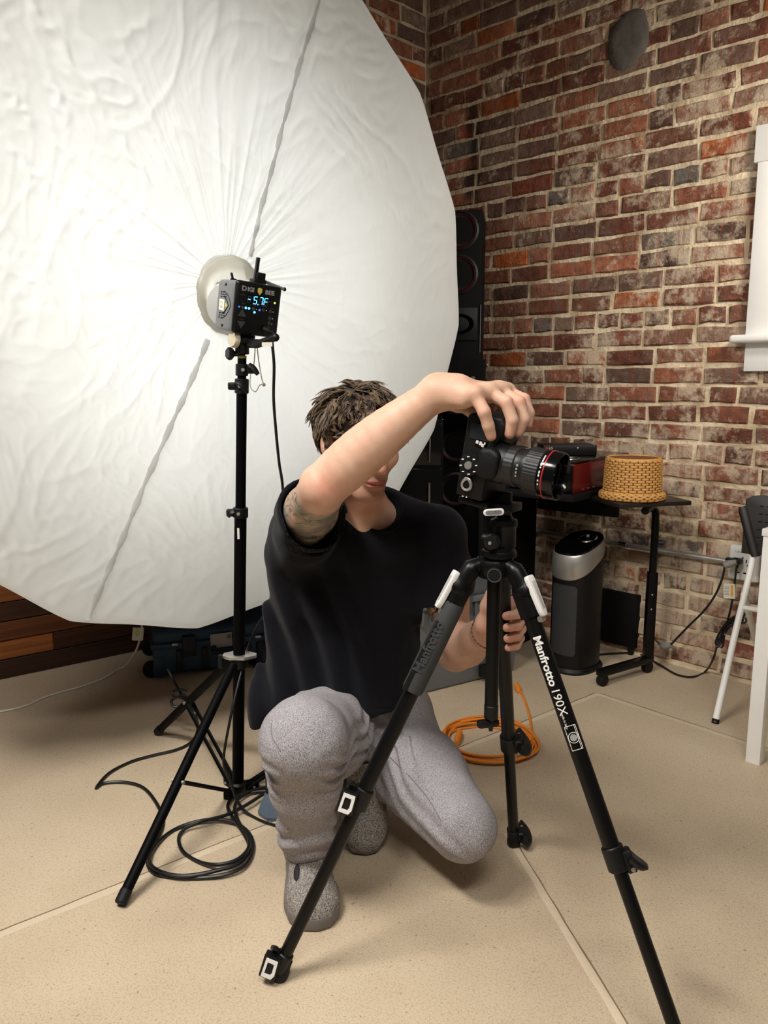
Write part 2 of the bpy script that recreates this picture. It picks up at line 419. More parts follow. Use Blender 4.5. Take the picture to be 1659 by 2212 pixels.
def lay(M4, u0, u1, wall, seed, u_keep, z_keep, header_rows):
    """courses of brick from u0 to u1; single objects where the camera sees them, the rest joined"""
    rnd = random.Random(seed); singles, rest = [], []
    nrows = int((WALL_H - Z_OFF) / PITCH_Z) + 1
    for k in range(nrows):
        z = Z_OFF + PITCH_Z * (k + 0.5); head = k in header_rows
        u = u0 - (0.105 if k % 2 else 0.0) * (1 if not head else 0.5) + rnd.uniform(-.03, .03)
        while u < u1:
            isH = head or rnd.random() < 0.09
            L_ = (0.098 if isH else 0.2) * rnd.uniform(0.93, 1.05)
            a, c = max(u, u0), min(u + L_, u1)
            if c - a > 0.035 and z < WALL_H - 0.02:
                me = rnd.choice(HEADER if (c - a) < 0.13 else STRETCH); base = 0.098 if (c - a) < 0.13 else 0.2
                irregular = 1.0 if z > 0.75 else 1.35
                mm = M4 @ T((a + c) / 2, z + rnd.uniform(-.003, .003) * irregular, -0.0150 + rnd.uniform(-.002, .003) * irregular) @ RZ(rnd.uniform(-.9, .9) * irregular) @ RX(rnd.uniform(-1.6, 1.6) * irregular) @ Matrix.Diagonal(((c - a) / base * rnd.choice((1, -1)), rnd.uniform(.93, 1.06) * rnd.choice((1, -1)), 1, 1))
                rec = (me, mm, tone(rnd))
                (singles if (u_keep[0] < (a + c) / 2 < u_keep[1] and z_keep(z, (a + c) / 2)) else rest).append(rec)
            u += L_ + rnd.uniform(0.010, 0.018)
    for me, mm, t in singles:
        o = bpy.data.objects.new('brick', me); COL.objects.link(o); o.parent = wall; o.matrix_local = mm; o.color = lin(*t)
    if rest:
        vs, fs, cs = [], [], []; 
        for me, mm, t in rest:
            off = len(vs); vs += [tuple(mm @ v.co) for v in me.vertices]; c = lin(*t); flip = mm.determinant() < 0
            for p in me.polygons: 
                q = [i + off for i in p.vertices]; fs.append(q[::-1] if flip else q)
            cs += [c] * len(me.vertices)
        o = pymesh('bricks_beyond', vs, fs, M['brick_far'], wall, 30); o['kind'] = 'stuff'
        ca = o.data.color_attributes.new('brick_tone', 'FLOAT_COLOR', 'POINT')
        ca.data.foreach_set('color', np.array(cs, dtype=np.float32).ravel())
    return len(singles), len(rest)
# what is hidden behind the speaker, the shelf and the boxes on the right wall needs no single bricks
def seen_right(z, u):
    if u < 0.55 and z < 1.9 and u < 0.50: return u > 0.30 and z > 1.75
    return True
nR = lay(RWM, 0.012, 3.5, wall_right, 5, (0.0, 1.74), lambda z, u: seen_right(z, u) and z < 2.62 - u * 0.16, {18, 25, 32, 11, 4})
nL = lay(LWM, -0.84, -0.010, wall_left, 9, (-0.30, 0.1), lambda z, u: z > 2.05 and z < 2.95, {17, 24, 31})
print('BRICKS', nR, nL)
# a grey cement patch high on the wall
M['cement'] = mat('cement_patch', (98, 92, 86), 0.9, 0, 0.35, 30, 0.6, 60)
pc = on_rw(1357, 86, 0.0); random.seed(8)
b = MB(); n = 22; vs = []
lw = RWM.inverted() @ pc
for ringr, h in ((1.0, 0.0), (0.9, 0.012), (0.5, 0.014), (0.0, 0.012)):
    if ringr == 0: vs.append((lw.x, lw.y, h))
    else:
        for i in range(n):
            a = 2 * math.pi * i / n; k = ringr * (1 + 0.05 * math.sin(2 * a + 1) + random.uniform(-.06, .06))
            vs.append((lw.x + 0.088 * k * math.cos(a), lw.y + 0.112 * k * math.sin(a) * (1 if math.sin(a) > -.5 else 1.05), h + random.uniform(0, .002)))
fs = [(r * n + i, r * n + (i + 1) % n, (r + 1) * n + (i + 1) % n, (r + 1) * n + i) for r in range(2) for i in range(n)] + [(2 * n + i, 2 * n + (i + 1) % n, 3 * n) for i in range(n)]
b.raw(vs, fs, RWM); b.build('cement_patch', M['cement'], wall_right, 60)

# boarded wall at the left ----------------------------------------------
BW_P = Vector((-1.524, 3.004, 0)); BW_D = Vector((0.793, 0.609, 0)).normalized(); BW_N = Vector((BW_D.y, -BW_D.x, 0))
BWM = frame(BW_P, BW_D, BW_N)
M['boards_back'] = mat('dark_boards_back', (30, 20, 14), 0.9, 0, 0.2, 8)
b = MB(); b.box((4.0, WALL_H, 0.2), BWM @ T(0.1, WALL_H / 2, -0.128)); wall_boards = b.build('wall_back', M['boards_back'], None, 0)
tag(wall_boards, 'wall clad in stained wooden boards', kind='structure')
def wood_mat(name):
    m, nt, P, N, L = new_mat(name)
    oi = N('ShaderNodeObjectInfo'); tc = N('ShaderNodeTexCoord')
    mp = N('ShaderNodeMapping'); mp.inputs['Scale'].default_value = (1.2, 26, 26); L(tc.outputs['Object'], mp.inputs['Vector'])
    ad = N('ShaderNodeVectorMath'); ad.operation = 'ADD'; cmb = N('ShaderNodeCombineXYZ'); ml = N('ShaderNodeMath'); ml.operation = 'MULTIPLY'; ml.inputs[1].default_value = 60
    L(oi.outputs['Random'], ml.inputs[0]); L(ml.outputs[0], cmb.inputs[0]); L(mp.outputs['Vector'], ad.inputs[0]); L(cmb.outputs[0], ad.inputs[1])
    n = N('ShaderNodeTexNoise'); n.inputs['Scale'].default_value = 2.2; n.inputs['Detail'].default_value = 6; n.inputs['Distortion'].default_value = 0.8; L(ad.outputs[0], n.inputs['Vector'])
    mx = N('ShaderNodeMix'); mx.data_type = 'RGBA'; mx.blend_type = 'MULTIPLY'; mx.inputs['Factor'].default_value = 0.65
    r = N('ShaderNodeValToRGB'); r.color_ramp.elements[0].position = 0.35; r.color_ramp.elements[0].color = (0.3, 0.24, 0.2, 1); r.color_ramp.elements[1].position = 0.62
    L(n.outputs['Fac'], r.inputs['Fac']); L(oi.outputs['Color'], mx.inputs['A']); L(r.outputs['Color'], mx.inputs['B']); L(mx.outputs['Result'], P.inputs['Base Color'])
    P.inputs['Roughness'].default_value = 0.55
    b = N('ShaderNodeBump'); b.inputs['Strength'].default_value = 0.25; b.inputs['Distance'].default_value = 0.003; L(n.outputs['Fac'], b.inputs['Height']); L(b.outputs['Normal'], P.inputs['Normal'])
    return m
M['board'] = wood_mat('stained_board')
def plank_mesh(L_, H_):
    b = MB(); b.box((L_, H_, 0.02), Matrix(), 0.002, 1); me = bpy.data.meshes.new('plank'); b.bm.to_mesh(me); b.bm.free(); me.materials.append(M['board']); return me
PLK = plank_mesh(1.0, 0.074)
random.seed(21)
WOODS = {'d': (88, 50, 28), 'm': (120, 68, 34), 'o': (186, 112, 54), 'k': (66, 38, 24)}
rows = ['kkd', 'odk', 'omd', 'dkm', 'ood', 'kdm', 'mok', 'dkd', 'kmo', 'odk', 'dmd', 'kok', 'mdk', 'dod']
for k, kinds in enumerate(rows):
    cuts = [-1.85, {0: 0.9, 1: 0.215, 2: -0.2}.get(k, random.uniform(-0.6, 0.3)), random.uniform(0.95, 1.2), 1.5]
    for j, kd in enumerate(kinds):
        a, c = cuts[j], cuts[j + 1]
        o = bpy.data.objects.new('plank', PLK); COL.objects.link(o); o.parent = wall_boards
        o.matrix_local = BWM @ T((a + c) / 2, 0.039 + 0.0775 * k, -0.018 + random.uniform(0, .005)) @ Matrix.Diagonal((c - a - 0.002, 1, 1, 1))
        w = WOODS[kd]; q = random.uniform(.85, 1.15); o.color = lin(*[min(255, x * q) for x in w])
# ceiling
M['ceiling'] = mat('ceiling_paint', (200, 196, 188), 0.9, 0, 0.05, 4)
b = MB(); b.box((7.5, 8.0, 0.1), T(0.6, 1.6, WALL_H + 0.06)); ceil = b.build('ceiling', M['ceiling'], None, 0); tag(ceil, 'plain pale ceiling', kind='structure')
# ------------------------------------------------------------------ big umbrella with its diffusion cover
def fabric_mat(name, dark=1.0, trans=0.5):
    m, nt, P, N, L = new_mat(name); out = nt.nodes['Material Output']
    tc = N('ShaderNodeTexCoord'); n = N('ShaderNodeTexNoise'); n.inputs['Scale'].default_value = 5; n.inputs['Detail'].default_value = 1; L(tc.outputs['Object'], n.inputs['Vector'])
    r = N('ShaderNodeMix'); r.data_type = 'RGBA'; L(n.outputs['Fac'], r.inputs['Factor'])
    r.inputs['A'].default_value = tuple(x * dark for x in lin(236, 236, 232)[:3]) + (1,); r.inputs['B'].default_value = tuple(x * dark for x in lin(243, 244, 243)[:3]) + (1,)
    d = N('ShaderNodeBsdfDiffuse'); L(r.outputs['Result'], d.inputs['Color'])
    t = N('ShaderNodeBsdfTranslucent'); L(r.outputs['Result'], t.inputs['Color'])
    mx = N('ShaderNodeMixShader'); mx.inputs[0].default_value = trans; L(d.outputs[0], mx.inputs[1]); L(t.outputs[0], mx.inputs[2])
    nt.nodes.remove(P); L(mx.outputs[0], out.inputs['Surface'])
    return m
M['fabric'] = fabric_mat('diffusion_fabric'); M['seam'] = fabric_mat('seam_tape', 0.84, 0.45)
M['umb_out'] = mat('umbrella_black_cloth', (24, 24, 25), 0.8, 0, 0.1, 20, 0.2, 60)
M['umb_in'] = mat('umbrella_white_lining', (238, 238, 234), 0.6, 0, 0.05, 10, 0.2, 30)
M['fibre'] = mat('fibreglass_rib', (40, 40, 42), 0.4)
def umb_pt(r, th, h=0.0): return UMB_C + UMB_U * (r * math.cos(th)) + UMB_V * (r * math.sin(th)) + UMB_N * h
NR = 16; TH0 = math.radians(-94)
def rim(th):
    w = 2 * math.pi / NR; a = ((th - TH0) % w) - w / 2
    poly = math.cos(w / 2) / math.cos(a)
    return UMB_R * (1.004 * (0.6 * poly + 0.4) - 0.004 * math.cos(a / w * 2 * math.pi))
_g = np.random.default_rng(7); _perm = np.concatenate([_g.permutation(256)] * 2); _grad = _g.normal(size=(256, 3)); _grad /= np.linalg.norm(_grad, axis=1)[:, None]
def perlin(x, y, z):
    xi, yi, zi = np.floor(x).astype(int), np.floor(y).astype(int), np.floor(z).astype(int); xf, yf, zf = x - xi, y - yi, z - zi
    fade = lambda t: t * t * t * (t * (t * 6 - 15) + 10); u, v, w = fade(xf), fade(yf), fade(zf); r = 0
    for a in (0, 1):
        for b_ in (0, 1):
            for c in (0, 1):
                h = _perm[_perm[_perm[(xi + a) & 255] + ((yi + b_) & 255)] + ((zi + c) & 255)]; gr = _grad[h]
                dt = gr[..., 0] * (xf - a) + gr[..., 1] * (yf - b_) + gr[..., 2] * (zf - c)
                r = r + dt * np.where(a, u, 1 - u) * np.where(b_, v, 1 - v) * np.where(c, w, 1 - w)
    return r * 1.5
def ridge(n, p=2.0): return np.clip(1 - np.abs(n) * 2.4, 0, 1) ** p
def plane_uv(px, py):
    p = pl(px, py, UMB_C, UMB_N) - UMB_C; return p.dot(UMB_U), p.dot(UMB_V)
CREASES = [(plane_uv(*a), plane_uv(*b_), h) for a, b_, h in (((70, 10), (215, 235), .007), ((215, 235), (320, 410), .006), ((0, 180), (70, 268), .005), ((0, 300), (110, 415), .005), ((105, 170), (145, 275), .004), ((150, 40), (300, 190), -.004), ((330, 40), (250, 90), .004), ((690, 880), (960, 840), .003), ((60, 1050), (300, 980), .003))]
def fold_np(r, th):
    x, y = r * np.cos(th), r * np.sin(th); z0 = np.zeros_like(x)
    near = np.exp(-np.clip(r - 0.08, 0, 9) / 0.42)
    cx, cy = np.cos(th), np.sin(th)
    up = 0.25 + 0.75 * np.clip(y * 2 + 0.4, 0, 1)
    wx, wy = perlin(x * 3, y * 3, z0 + 4.2), perlin(x * 3, y * 3, z0 + 9.7)
    h = near * up * (0.0085 * ridge(perlin(cx * 7, cy * 7, r * 1.1), 1.5) + 0.0035 * ridge(perlin(cx * 15, cy * 15, r * 1.5 + 3), 1.5))
    m1 = np.clip(0.55 + 1.3 * perlin(x * 1.7, y * 1.7, z0 + 2.2), 0, 1.3); m2 = np.clip(0.5 + 1.4 * perlin(x * 2.1, y * 2.1, z0 + 8.8), 0, 1.3)
    h = h + 0.0048 * m1 * ridge(perlin((x * 1.0 + y * 0.5) * 7 + wx * 1.6, (y - x * 0.35) * 3.4 + wy * 1.6, z0 + 1.1), 2.5)
    h = h + 0.0032 * m2 * ridge(perlin((x * 0.9 - y * 0.5) * 12 + wx * 2, (y * 0.8 + x * 0.4) * 7 + wy * 2, z0 + 5.1), 2.5)
    h = h + 0.0014 * ridge(perlin(x * 24 + wx * 3, y * 15 + wy * 3, z0 + 6.1), 2)
    h = h + 0.006 * perlin(x * 2.4, y * 2.4, z0)
    for (a, b_, hh) in CREASES:
        a, b_ = np.array(a), np.array(b_); d = b_ - a; t = np.clip(((x - a[0]) * d[0] + (y - a[1]) * d[1]) / (d @ d), 0, 1)
        dd = np.hypot(x - a[0] - d[0] * t + 0.008 * np.sin(t * 14), y - a[1] - d[1] * t); h = h + hh * np.exp(-(dd / 0.011) ** 2) * np.sin(np.pi * np.clip(t * .94 + .03, 0, 1)) ** .5
    return h
umb = thing('photo_umbrella', 'huge white diffusion umbrella glowing behind the flash head', 'umbrella', UMB_C)
NA, NRad, R0 = 720, 170, 0.075
rimv = np.array([rim(2 * math.pi * k / NA) for k in range(NA)])
tt = R0 + (1 - R0) * (np.arange(NRad + 1) / NRad) ** 0.95; th = 2 * np.pi * np.arange(NA) / NA
TT, TH = np.meshgrid(tt, th, indexing='ij'); RM = np.broadcast_to(rimv, TT.shape)
bl = np.clip(TT / 0.3, 0, 1); RR = TT * (RM * bl + UMB_R * (1 - bl))
edge = np.clip((TT - 0.985) / 0.015, 0, 1)
HH = 0.035 * (1 - TT) ** 2 + fold_np(RR, TH) * (1 - edge) * np.clip((TT - R0) * 14 + .3, 0, 1) * np.clip((1 - TT) * 12 + 0.25, 0, 1) - 0.004 * edge
def np_pt(R_, T_, H_): return np.array(UMB_C) + (R_ * np.cos(T_))[..., None] * np.array(UMB_U) + (R_ * np.sin(T_))[..., None] * np.array(UMB_V) + H_[..., None] * np.array(UMB_N)
rowsv = [np_pt(RR, TH, HH).reshape(-1, 3)]
for dr, dh in ((0.004, -0.012), (0.0, -0.03), (-0.03, -0.05)): rowsv.append(np_pt(rimv + dr, th, np.full(NA, dh)))
vs = np.concatenate(rowsv); rowsN = NRad + 4
ii, kk = np.meshgrid(np.arange(rowsN - 1), np.arange(NA), indexing='ij'); k2 = (kk + 1) % NA
fs = np.stack([ii * NA + kk, ii * NA + k2, (ii + 1) * NA + k2, (ii + 1) * NA + kk], -1).reshape(-1, 4)
cover = pymesh('diffusion_cover', vs, fs, M['fabric'], umb)
# taped zip seams running from the collar to the rim
def seam(px_list, w, ext=0.0):
    pts = [Vector(plane_uv(*p)) for p in px_list]
    d = (pts[-1] - pts[-2]).normalized(); pts[-1] = pts[-1] + d * ext
    dense = catmull([Vector((p.x, p.y, 0)) for p in pts], 14)
    v, f = [], []
    for i, p in enumerate(dense):
        t = (dense[min(i + 1, len(dense) - 1)] - dense[max(i - 1, 0)]).normalized(); s = Vector((-t.y, t.x, 0))
        ww = w * (0.8 + 0.25 * math.sin(i * 0.7) + 0.12 * math.sin(i * 2.3))
        for q in (-1, 0, 1):
            c = p + s * ww * q; r, th = math.hypot(c.x, c.y), math.atan2(c.y, c.x)
            if r > rim(th) * 0.992: c *= rim(th) * 0.992 / r; r = rim(th) * 0.992
            v.append(umb_pt(r, th, 0.035 * (1 - r / UMB_R) ** 2 + float(fold_np(np.array([r]), np.array([th]))[0]) + 0.0040 + (0.0015 if q == 0 else 0)))
        if i: k = 3 * i; f += [(k - 3, k - 2, k + 1, k), (k - 2, k - 1, k + 2, k + 1)]
    return pymesh('zip_seam', v, f, M['seam'], cover)
seam([(527, 556), (545, 480), (575, 375), (603, 275), (640, 150), (688, 0), (720, -110)], 0.0085, 0.35)
seam([(437, 733), (400, 830), (362, 920), (310, 1040), (262, 1160), (222, 1255), (192, 1332)], 0.010, 0.05)
# shell, ribs and shaft behind the cover
def shell_prof(k): return (k, -0.052 - 0.46 * (1 - k ** 2.0))
for nm, mt, off in (('white_lining', 'umb_in', 0.0), ('black_shell', 'umb_out', -0.006)):
    v, f = [], []; KR = [1.0, .9, .8, .68, .55, .42, .28, .14, .04]
    for t in KR:
        for k in range(96):
            th = 2 * math.pi * k / 96; v.append(umb_pt(rim(th) * t * (1.0 if off == 0 else 1.004), th, shell_prof(t)[1] + off))
    n3 = 96
    f = [(i * n3 + k, i * n3 + (k + 1) % n3, (i + 1) * n3 + (k + 1) % n3, (i + 1) * n3 + k) for i in range(len(KR) - 1) for k in range(n3)]
    pymesh(nm, v, f, M[mt], umb)
for k in range(NR):
    th = TH0 + 2 * math.pi * k / NR
    b = MB(); b.tube([umb_pt(rim(th) * t * 1.006, th, shell_prof(t)[1] - 0.010) for t in (1.0, .9, .8, .68, .55, .42, .28, .14, .05)], 0.004, 6)
    b.build('rib', M['fibre'], umb)
b = MB(); b.cyl(UMB_C - UMB_N * 0.56, UMB_C + UMB_N * 0.10, 0.005); b.build('shaft', M['chrome'], umb)
# gathered translucent collar around the flash opening
def collar_mat():
    m, nt, P, N, L = new_mat('milky_plastic'); out = nt.nodes['Material Output']
    tc = N('ShaderNodeTexCoord'); n = N('ShaderNodeTexNoise'); n.inputs['Scale'].default_value = 20; n.inputs['Detail'].default_value = 3; L(tc.outputs['Object'], n.inputs['Vector'])
    P.inputs['Base Color'].default_value = lin(196, 194, 182); P.inputs['Roughness'].default_value = 0.3
    b = N('ShaderNodeBump'); b.inputs['Strength'].default_value = 0.4; b.inputs['Distance'].default_value = 0.01; L(n.outputs['Fac'], b.inputs['Height']); L(b.outputs['Normal'], P.inputs['Normal'])
    t = N('ShaderNodeBsdfTranslucent'); t.inputs['Color'].default_value = lin(232, 229, 218)
    mx = N('ShaderNodeMixShader'); mx.inputs[0].default_value = 0.66; L(P.outputs[0], mx.inputs[1]); L(t.outputs[0], mx.inputs[2]); L(mx.outputs[0], out.inputs['Surface']); return m
M['collar'] = collar_mat()
uc, vc = plane_uv(487, 641)
CM = frame(UMB_C + UMB_U * uc + UMB_V * vc, UMB_U, UMB_N)
b = MB()
sc_ = lambda a, z: 1 + 0.028 * abs(math.sin(7 * a)) + 0.012 * math.sin(5 * a + z * 30)
b.lathe([(0.040, -0.01), (0.060, 0.012), (0.086, 0.036), (0.104, 0.045), (0.113, 0.038), (0.112, 0.022), (0.098, 0.008), (0.085, 0.006)], 84, CM, fn=sc_)
b.build('gathered_collar', M['collar'], umb, 80)
b = MB(); pc_ = catmull([at(552, 738, 2.2), at(548, 790, 2.19), at(541, 812, 2.19), at(541, 836, 2.19), at(552, 846, 2.19), at(561, 832, 2.19), at(570, 831, 2.19)], 6)
b.tube(pc_, 0.0016, 6); b.tube(catmull([at(554, 738, 2.2), at(559, 780, 2.2), at(566, 820, 2.19), at(571, 832, 2.19)], 5), 0.0016, 6); b.ball(at(570, 831, 2.19), 0.005, 8)
b.build('drawstring', M['paper'], umb)
# ------------------------------------------------------------------ light stand
ST = Vector((-0.388, 2.15, 0)); ST_TOP = at(523, 752, 2.10)
def st(z):   # a point of the slightly leaning mast
    b0 = at(514, 1690, 2.15); t = (z - b0.z) / (ST_TOP.z - b0.z); return b0 + (ST_TOP - b0) * t
def st_row(py): return at_row(st(0.05), st(1.35), py)
stand = thing('light_stand', 'black light stand carrying the flash in front of the umbrella', 'light stand', st(0.0))
z_hub = st_row(1425).z; z_col = st_row(1695).z
for (ya, yb, r) in ((1700, 1108, 0.0165), (1128, 832, 0.0138), (850, 770, 0.0115)):
    b = MB(); b.cyl(st_row(ya), st_row(yb), r, seg=24, bevel=0.001); b.build('mast_section', M['stand_black'], stand)
b = MB(); b.cyl(st_row(774), st_row(768), 0.0119, seg=24); b.build('brass_ring', mat('brass_line', (150, 128, 70), 0.4, 0.6), stand)
RT = Vector((1, 0.1, 0)).normalized(); FW = Vector((0.1, -1, 0)).normalized()
def collar(ya, yb, r, side, lever_pts=None):
    b = MB(); b.cyl(st_row(ya), st_row(yb), r, seg=24, bevel=0.002); c = b.build('clamp_collar', M['black_plastic'], stand)
    mid = (st_row(ya) + st_row(yb)) / 2
    b = MB(); b.box((0.022, 0.020, 0.020), frame(mid + RT * side * (r + 0.006), RT, (0, 0, 1)), 0.004); b.build('clamp_ear', M['black_plastic'], c)
    b = MB(); b.cyl(mid + FW * (r * 0.7) + RT * side * 0.004, mid + FW * (r + 0.006) + RT * side * 0.004, 0.0045, seg=12); b.build('bolt', M['silver'], c)
    if lever_pts:
        b = MB(); b.tube(catmull([mid + RT * side * x + Vector((0, 0, z)) + FW * y for x, y, z in lever_pts], 5), [0.009, 0.0095, 0.0095, 0.0095, 0.0095, 0.009, 0.009, 0.0085, 0.008, 0.007, 0.006][:5 * (len(lever_pts) - 1) + 1], 8, sx=0.6); b.build('lever', M['black_plastic'], c)
    return c
collar(812, 786, 0.0165, 1, [(0.018, 0.006, 0.012), (0.03, 0.010, 0.004), (0.042, 0.012, -0.012)])
collar(850, 818, 0.0185, -1, [(0.014, 0.012, 0.010), (0.0, 0.019, 0.004), (-0.014, 0.016, -0.016)])
collar(1118, 1096, 0.0205, -1, [(0.016, 0.008, 0.004), (0.026, 0.008, 0.000), (0.032, 0.004, -0.010)])
b = MB(); b.box((0.006, 0.001, 0.03), frame(st_row(1150) + FW * 0.0165 + RT * -0.004, RT, (0, 0, 1)), 0); b.build('maker_mark', M['white_print'], stand)
# leg hub with its pale upper ring
hub = st_row(1425)
b = MB(); b.lathe([(0.017, -0.02), (0.026, -0.02), (0.028, 0.0), (0.026, 0.006), (0.017, 0.006)], 24, T(*hub)); hb = b.build('leg_hub', M['black_plastic'], stand)
b = MB(); b.prism([(-0.045, -0.012), (-0.02, -0.03), (0.02, -0.03), (0.05, -0.010), (0.05, 0.008), (0.02, 0.028), (-0.02, 0.028), (-0.045, 0.010)], 0.010, T(*(hub + Vector((0, 0, 0.012)))), 0.003); b.build('pale_ring', M['silver'], hb)
b = MB(); b.box((0.012, 0.014, 0.040), T(*(hub + Vector((-0.050, -0.01, -0.002)))), 0.003); b.build('clamp_ear', M['black_plastic'], hb)
colr = st_row(1700)
b = MB(); b.lathe([(0.0, -0.025), (0.022, -0.025), (0.026, -0.018), (0.026, 0.012), (0.018, 0.018)], 24, T(*colr)); low = b.build('brace_collar', M['black_plastic'], stand)
F1, F2 = gd(261, 1949, 0.012), gd(341, 1580, 0.012); F3 = st(0) * 3 - F1 - F2; F3.z = 0.012
for foot, brow in ((F1, 1688), (F2, 1516), (F3, None)):
    d = (foot - hub); d.z = 0; d.normalize(); top = hub + d * 0.030 + Vector((0, 0, -0.004))
    b = MB(); b.cyl(foot, top, 0.0128, seg=18, bevel=0.002); leg = b.build('leg', M['stand_black'], stand)
    b = MB(); b.cyl(foot + (foot - top).normalized() * 0.004, foot + (top - foot).normalized() * 0.03, 0.0142, seg=18, bevel=0.003); b.build('rubber_foot', M['black_rubber'], leg)
    j = at_row(foot, top, brow) if brow else foot + (top - foot) * 0.42
    side = Vector((-d.y, d.x, 0))
    b = MB()
    for s in (-1, 1): b.tube([j + side * s * 0.011, colr + d * 0.028 + side * s * 0.011], 0.0065, 6, sx=0.45)
    b.box((0.05, 0.026, 0.026), frame(colr + d * 0.035, d, (0, 0, 1)), 0.004)
    b.build('brace', M['stand_black'], stand)
    for s in (-1, 1):
        b = MB(); b.cyl(j + side * s * 0.010, j + side * s * 0.018, 0.0048, seg=10); b.build('bolt', M['silver'], stand)
    b = MB(); b.cyl(colr + d * 0.045 - side * 0.016, colr + d * 0.045 + side * 0.016, 0.004, seg=10); b.build('bolt', M['silver'], stand)

# ------------------------------------------------------------------ flash head
YAW_F = math.radians(36); TIL = math.radians(-7)
FB = Vector((math.sin(YAW_F) * math.cos(TIL), -math.cos(YAW_F) * math.cos(TIL), math.sin(TIL)))     # back panel normal
FX = (Vector((math.cos(YAW_F), math.sin(YAW_F), 0)) * math.cos(math.radians(5)) + Vector((0, 0, -math.sin(math.radians(5))))).normalized()
FM = frame(at(556, 669, 2.075), FX, FB)        # local x right along the panel, y up, z out of the back panel
flash = thing('studio_flash', 'grey and black studio flash head with blue digital readout', 'flash', ST_TOP)
M['flash_grey'] = mat('flash_grey', (112, 113, 114), 0.45, 0, 0.05, 20, 0.05, 300)
M['flash_panel'] = mat('flash_panel', (10, 10, 11), 0.3, 0, 0.05, 20)
M['led_blue'] = mat('led_blue', (40, 120, 255), 0.5, 0, 0, 5, emit=(70, 175, 255), estr=5.0)
M['led_blue2'] = mat('led_deep_blue', (20, 60, 220), 0.5, 0, 0, 5, emit=(30, 95, 255), estr=3.0)
M['led_green'] = mat('led_green', (160, 230, 60), 0.5, 0, 0, 5, emit=(170, 235, 80), estr=2.0)
M['seg_off'] = mat('unlit_segment', (58, 58, 60), 0.5)
M['yellow'] = mat('bee_yellow', (212, 190, 88), 0.5)
FW_, FH_ = 0.126, 0.128
b = MB(); b.box((FW_, FH_, 0.10), FM @ T(0, 0, -0.063), 0.012, 3); body = b.build('body', M['flash_grey'], flash)
b = MB(); b.box((FW_ + 0.002, FH_ + 0.002, 0.016), FM @ T(0, 0, -0.006), 0.010, 3); panel = b.build('rear_panel', M['flash_panel'], flash)
ZP = 0.0022
def ptext(s, x, y, size, mt='white_print', al='CENTER', bold=0.0, xs=1.0, par=None): return text_mesh('lettering', s, size, FM @ T(x, y, ZP + 0.0003), M[mt], par or panel, 0.0002, al, bold, xs)
ptext('D', -0.043, 0.046, 0.0165, 'grey_print', bold=0.0005, xs=1.15); ptext('IGI', -0.0245, 0.0455, 0.0145, 'grey_print', bold=0.0005, xs=1.05); ptext('BEE', 0.0285, 0.0455, 0.0145, 'grey_print', bold=0.0005, xs=1.15)
b = MB(); b.prism([(-0.006, 0.006), (-0.0015, 0.0085), (0, 0.006), (0.0015, 0.0085), (0.006, 0.006), (0.006, -0.002), (0, -0.0095), (-0.006, -0.002)], 0.0012, FM @ T(0.0005, 0.0455, ZP)); b.build('shield_emblem', M['yellow'], panel)
# seven-segment readout: minus, 5., 7, F
def seg7(x, y, h, on, mt_on):
    w, t = h * 0.52, h * 0.13
    S = {'a': (0, h / 2, w, t), 'g': (0, 0, w, t), 'd': (0, -h / 2, w, t), 'f': (-w / 2, h / 4, t, h / 2), 'b': (w / 2, h / 4, t, h / 2), 'e': (-w / 2, -h / 4, t, h / 2), 'c': (w / 2, -h / 4, t, h / 2)}
    for k, (sx_, sy_, a, c) in S.items():
        lit = k in on; bb = MB()
        bb.box((a * 0.86, c * 0.86, 0.0006), FM @ T(x + sx_ + sy_ * 0.16, y + sy_, ZP)); bb.build('lit_segment' if lit else 'dark_segment', M[mt_on if lit else 'seg_off'], disp)
b = MB(); b.box((0.062, 0.023, 0.0008), FM @ T(-0.0035, 0.023, ZP - 0.0003)); disp = b.build('readout', M['black_gloss'], panel)
seg7(-0.0265, 0.022, 0.0155, 'g', 'led_blue'); seg7(-0.0095, 0.022, 0.0175, 'afgcd', 'led_blue'); seg7(0.0065, 0.022, 0.0175, 'abc', 'led_blue'); seg7(0.0205, 0.022, 0.0175, 'aefg', 'led_blue')
b = MB(); b.ball(FM @ Vector((-0.0015, 0.0125, ZP)), 0.0014, 8); b.build('lit_segment', M['led_blue'], disp)
for x, y, mt_, r in ((-0.052, 0.0005, 'led_blue2', 0.0022), (-0.0335, 0.0, 'led_blue', 0.0030), (-0.0245, 0.0, 'led_blue', 0.0030), (0.005, 0.0, 'led_blue2', 0.0026), (-0.0085, -0.0075, 'led_blue', 0.0030), (0.046, 0.023, 'led_green', 0.0026)):
    bb = MB(); bb.lathe([(0, 0.0005), (r, 0.0003), (r, -0.0005)], 12, FM @ T(x, y, ZP)); bb.build('indicator_light', M[mt_], panel)
for x, y in ((-0.041, -0.001), (-0.0115, 0.0), (0.016, 0.001), (0.037, 0.0), (0.037, -0.017), (0.037, -0.030), (0.037, -0.043)):
    bb = MB(); bb.lathe([(0, 0.0008), (0.0035, 0.0006), (0.0042, -0.0005)], 14, FM @ T(x, y, ZP)); bb.build('button', M['seg_off'], panel)
for x, y in ((0.044, 0.0), (0.044, -0.017), (0.044, -0.030), (0.024, 0.001), (-0.004, 0.0)):
    bb = MB(); bb.ball(FM @ Vector((x, y, ZP)), 0.0012, 8); bb.build('indicator_light', M['white_print'], panel)
for s in (1, -1):
    bb = MB(); bb.prism([(-0.012, -0.008 * s), (0.012, -0.008 * s), (0, 0.010 * s)], 0.001, FM @ T(-0.042, -0.028 + 0.014 * s, ZP)); bb.build('arrow_key', M['seg_off'], panel)
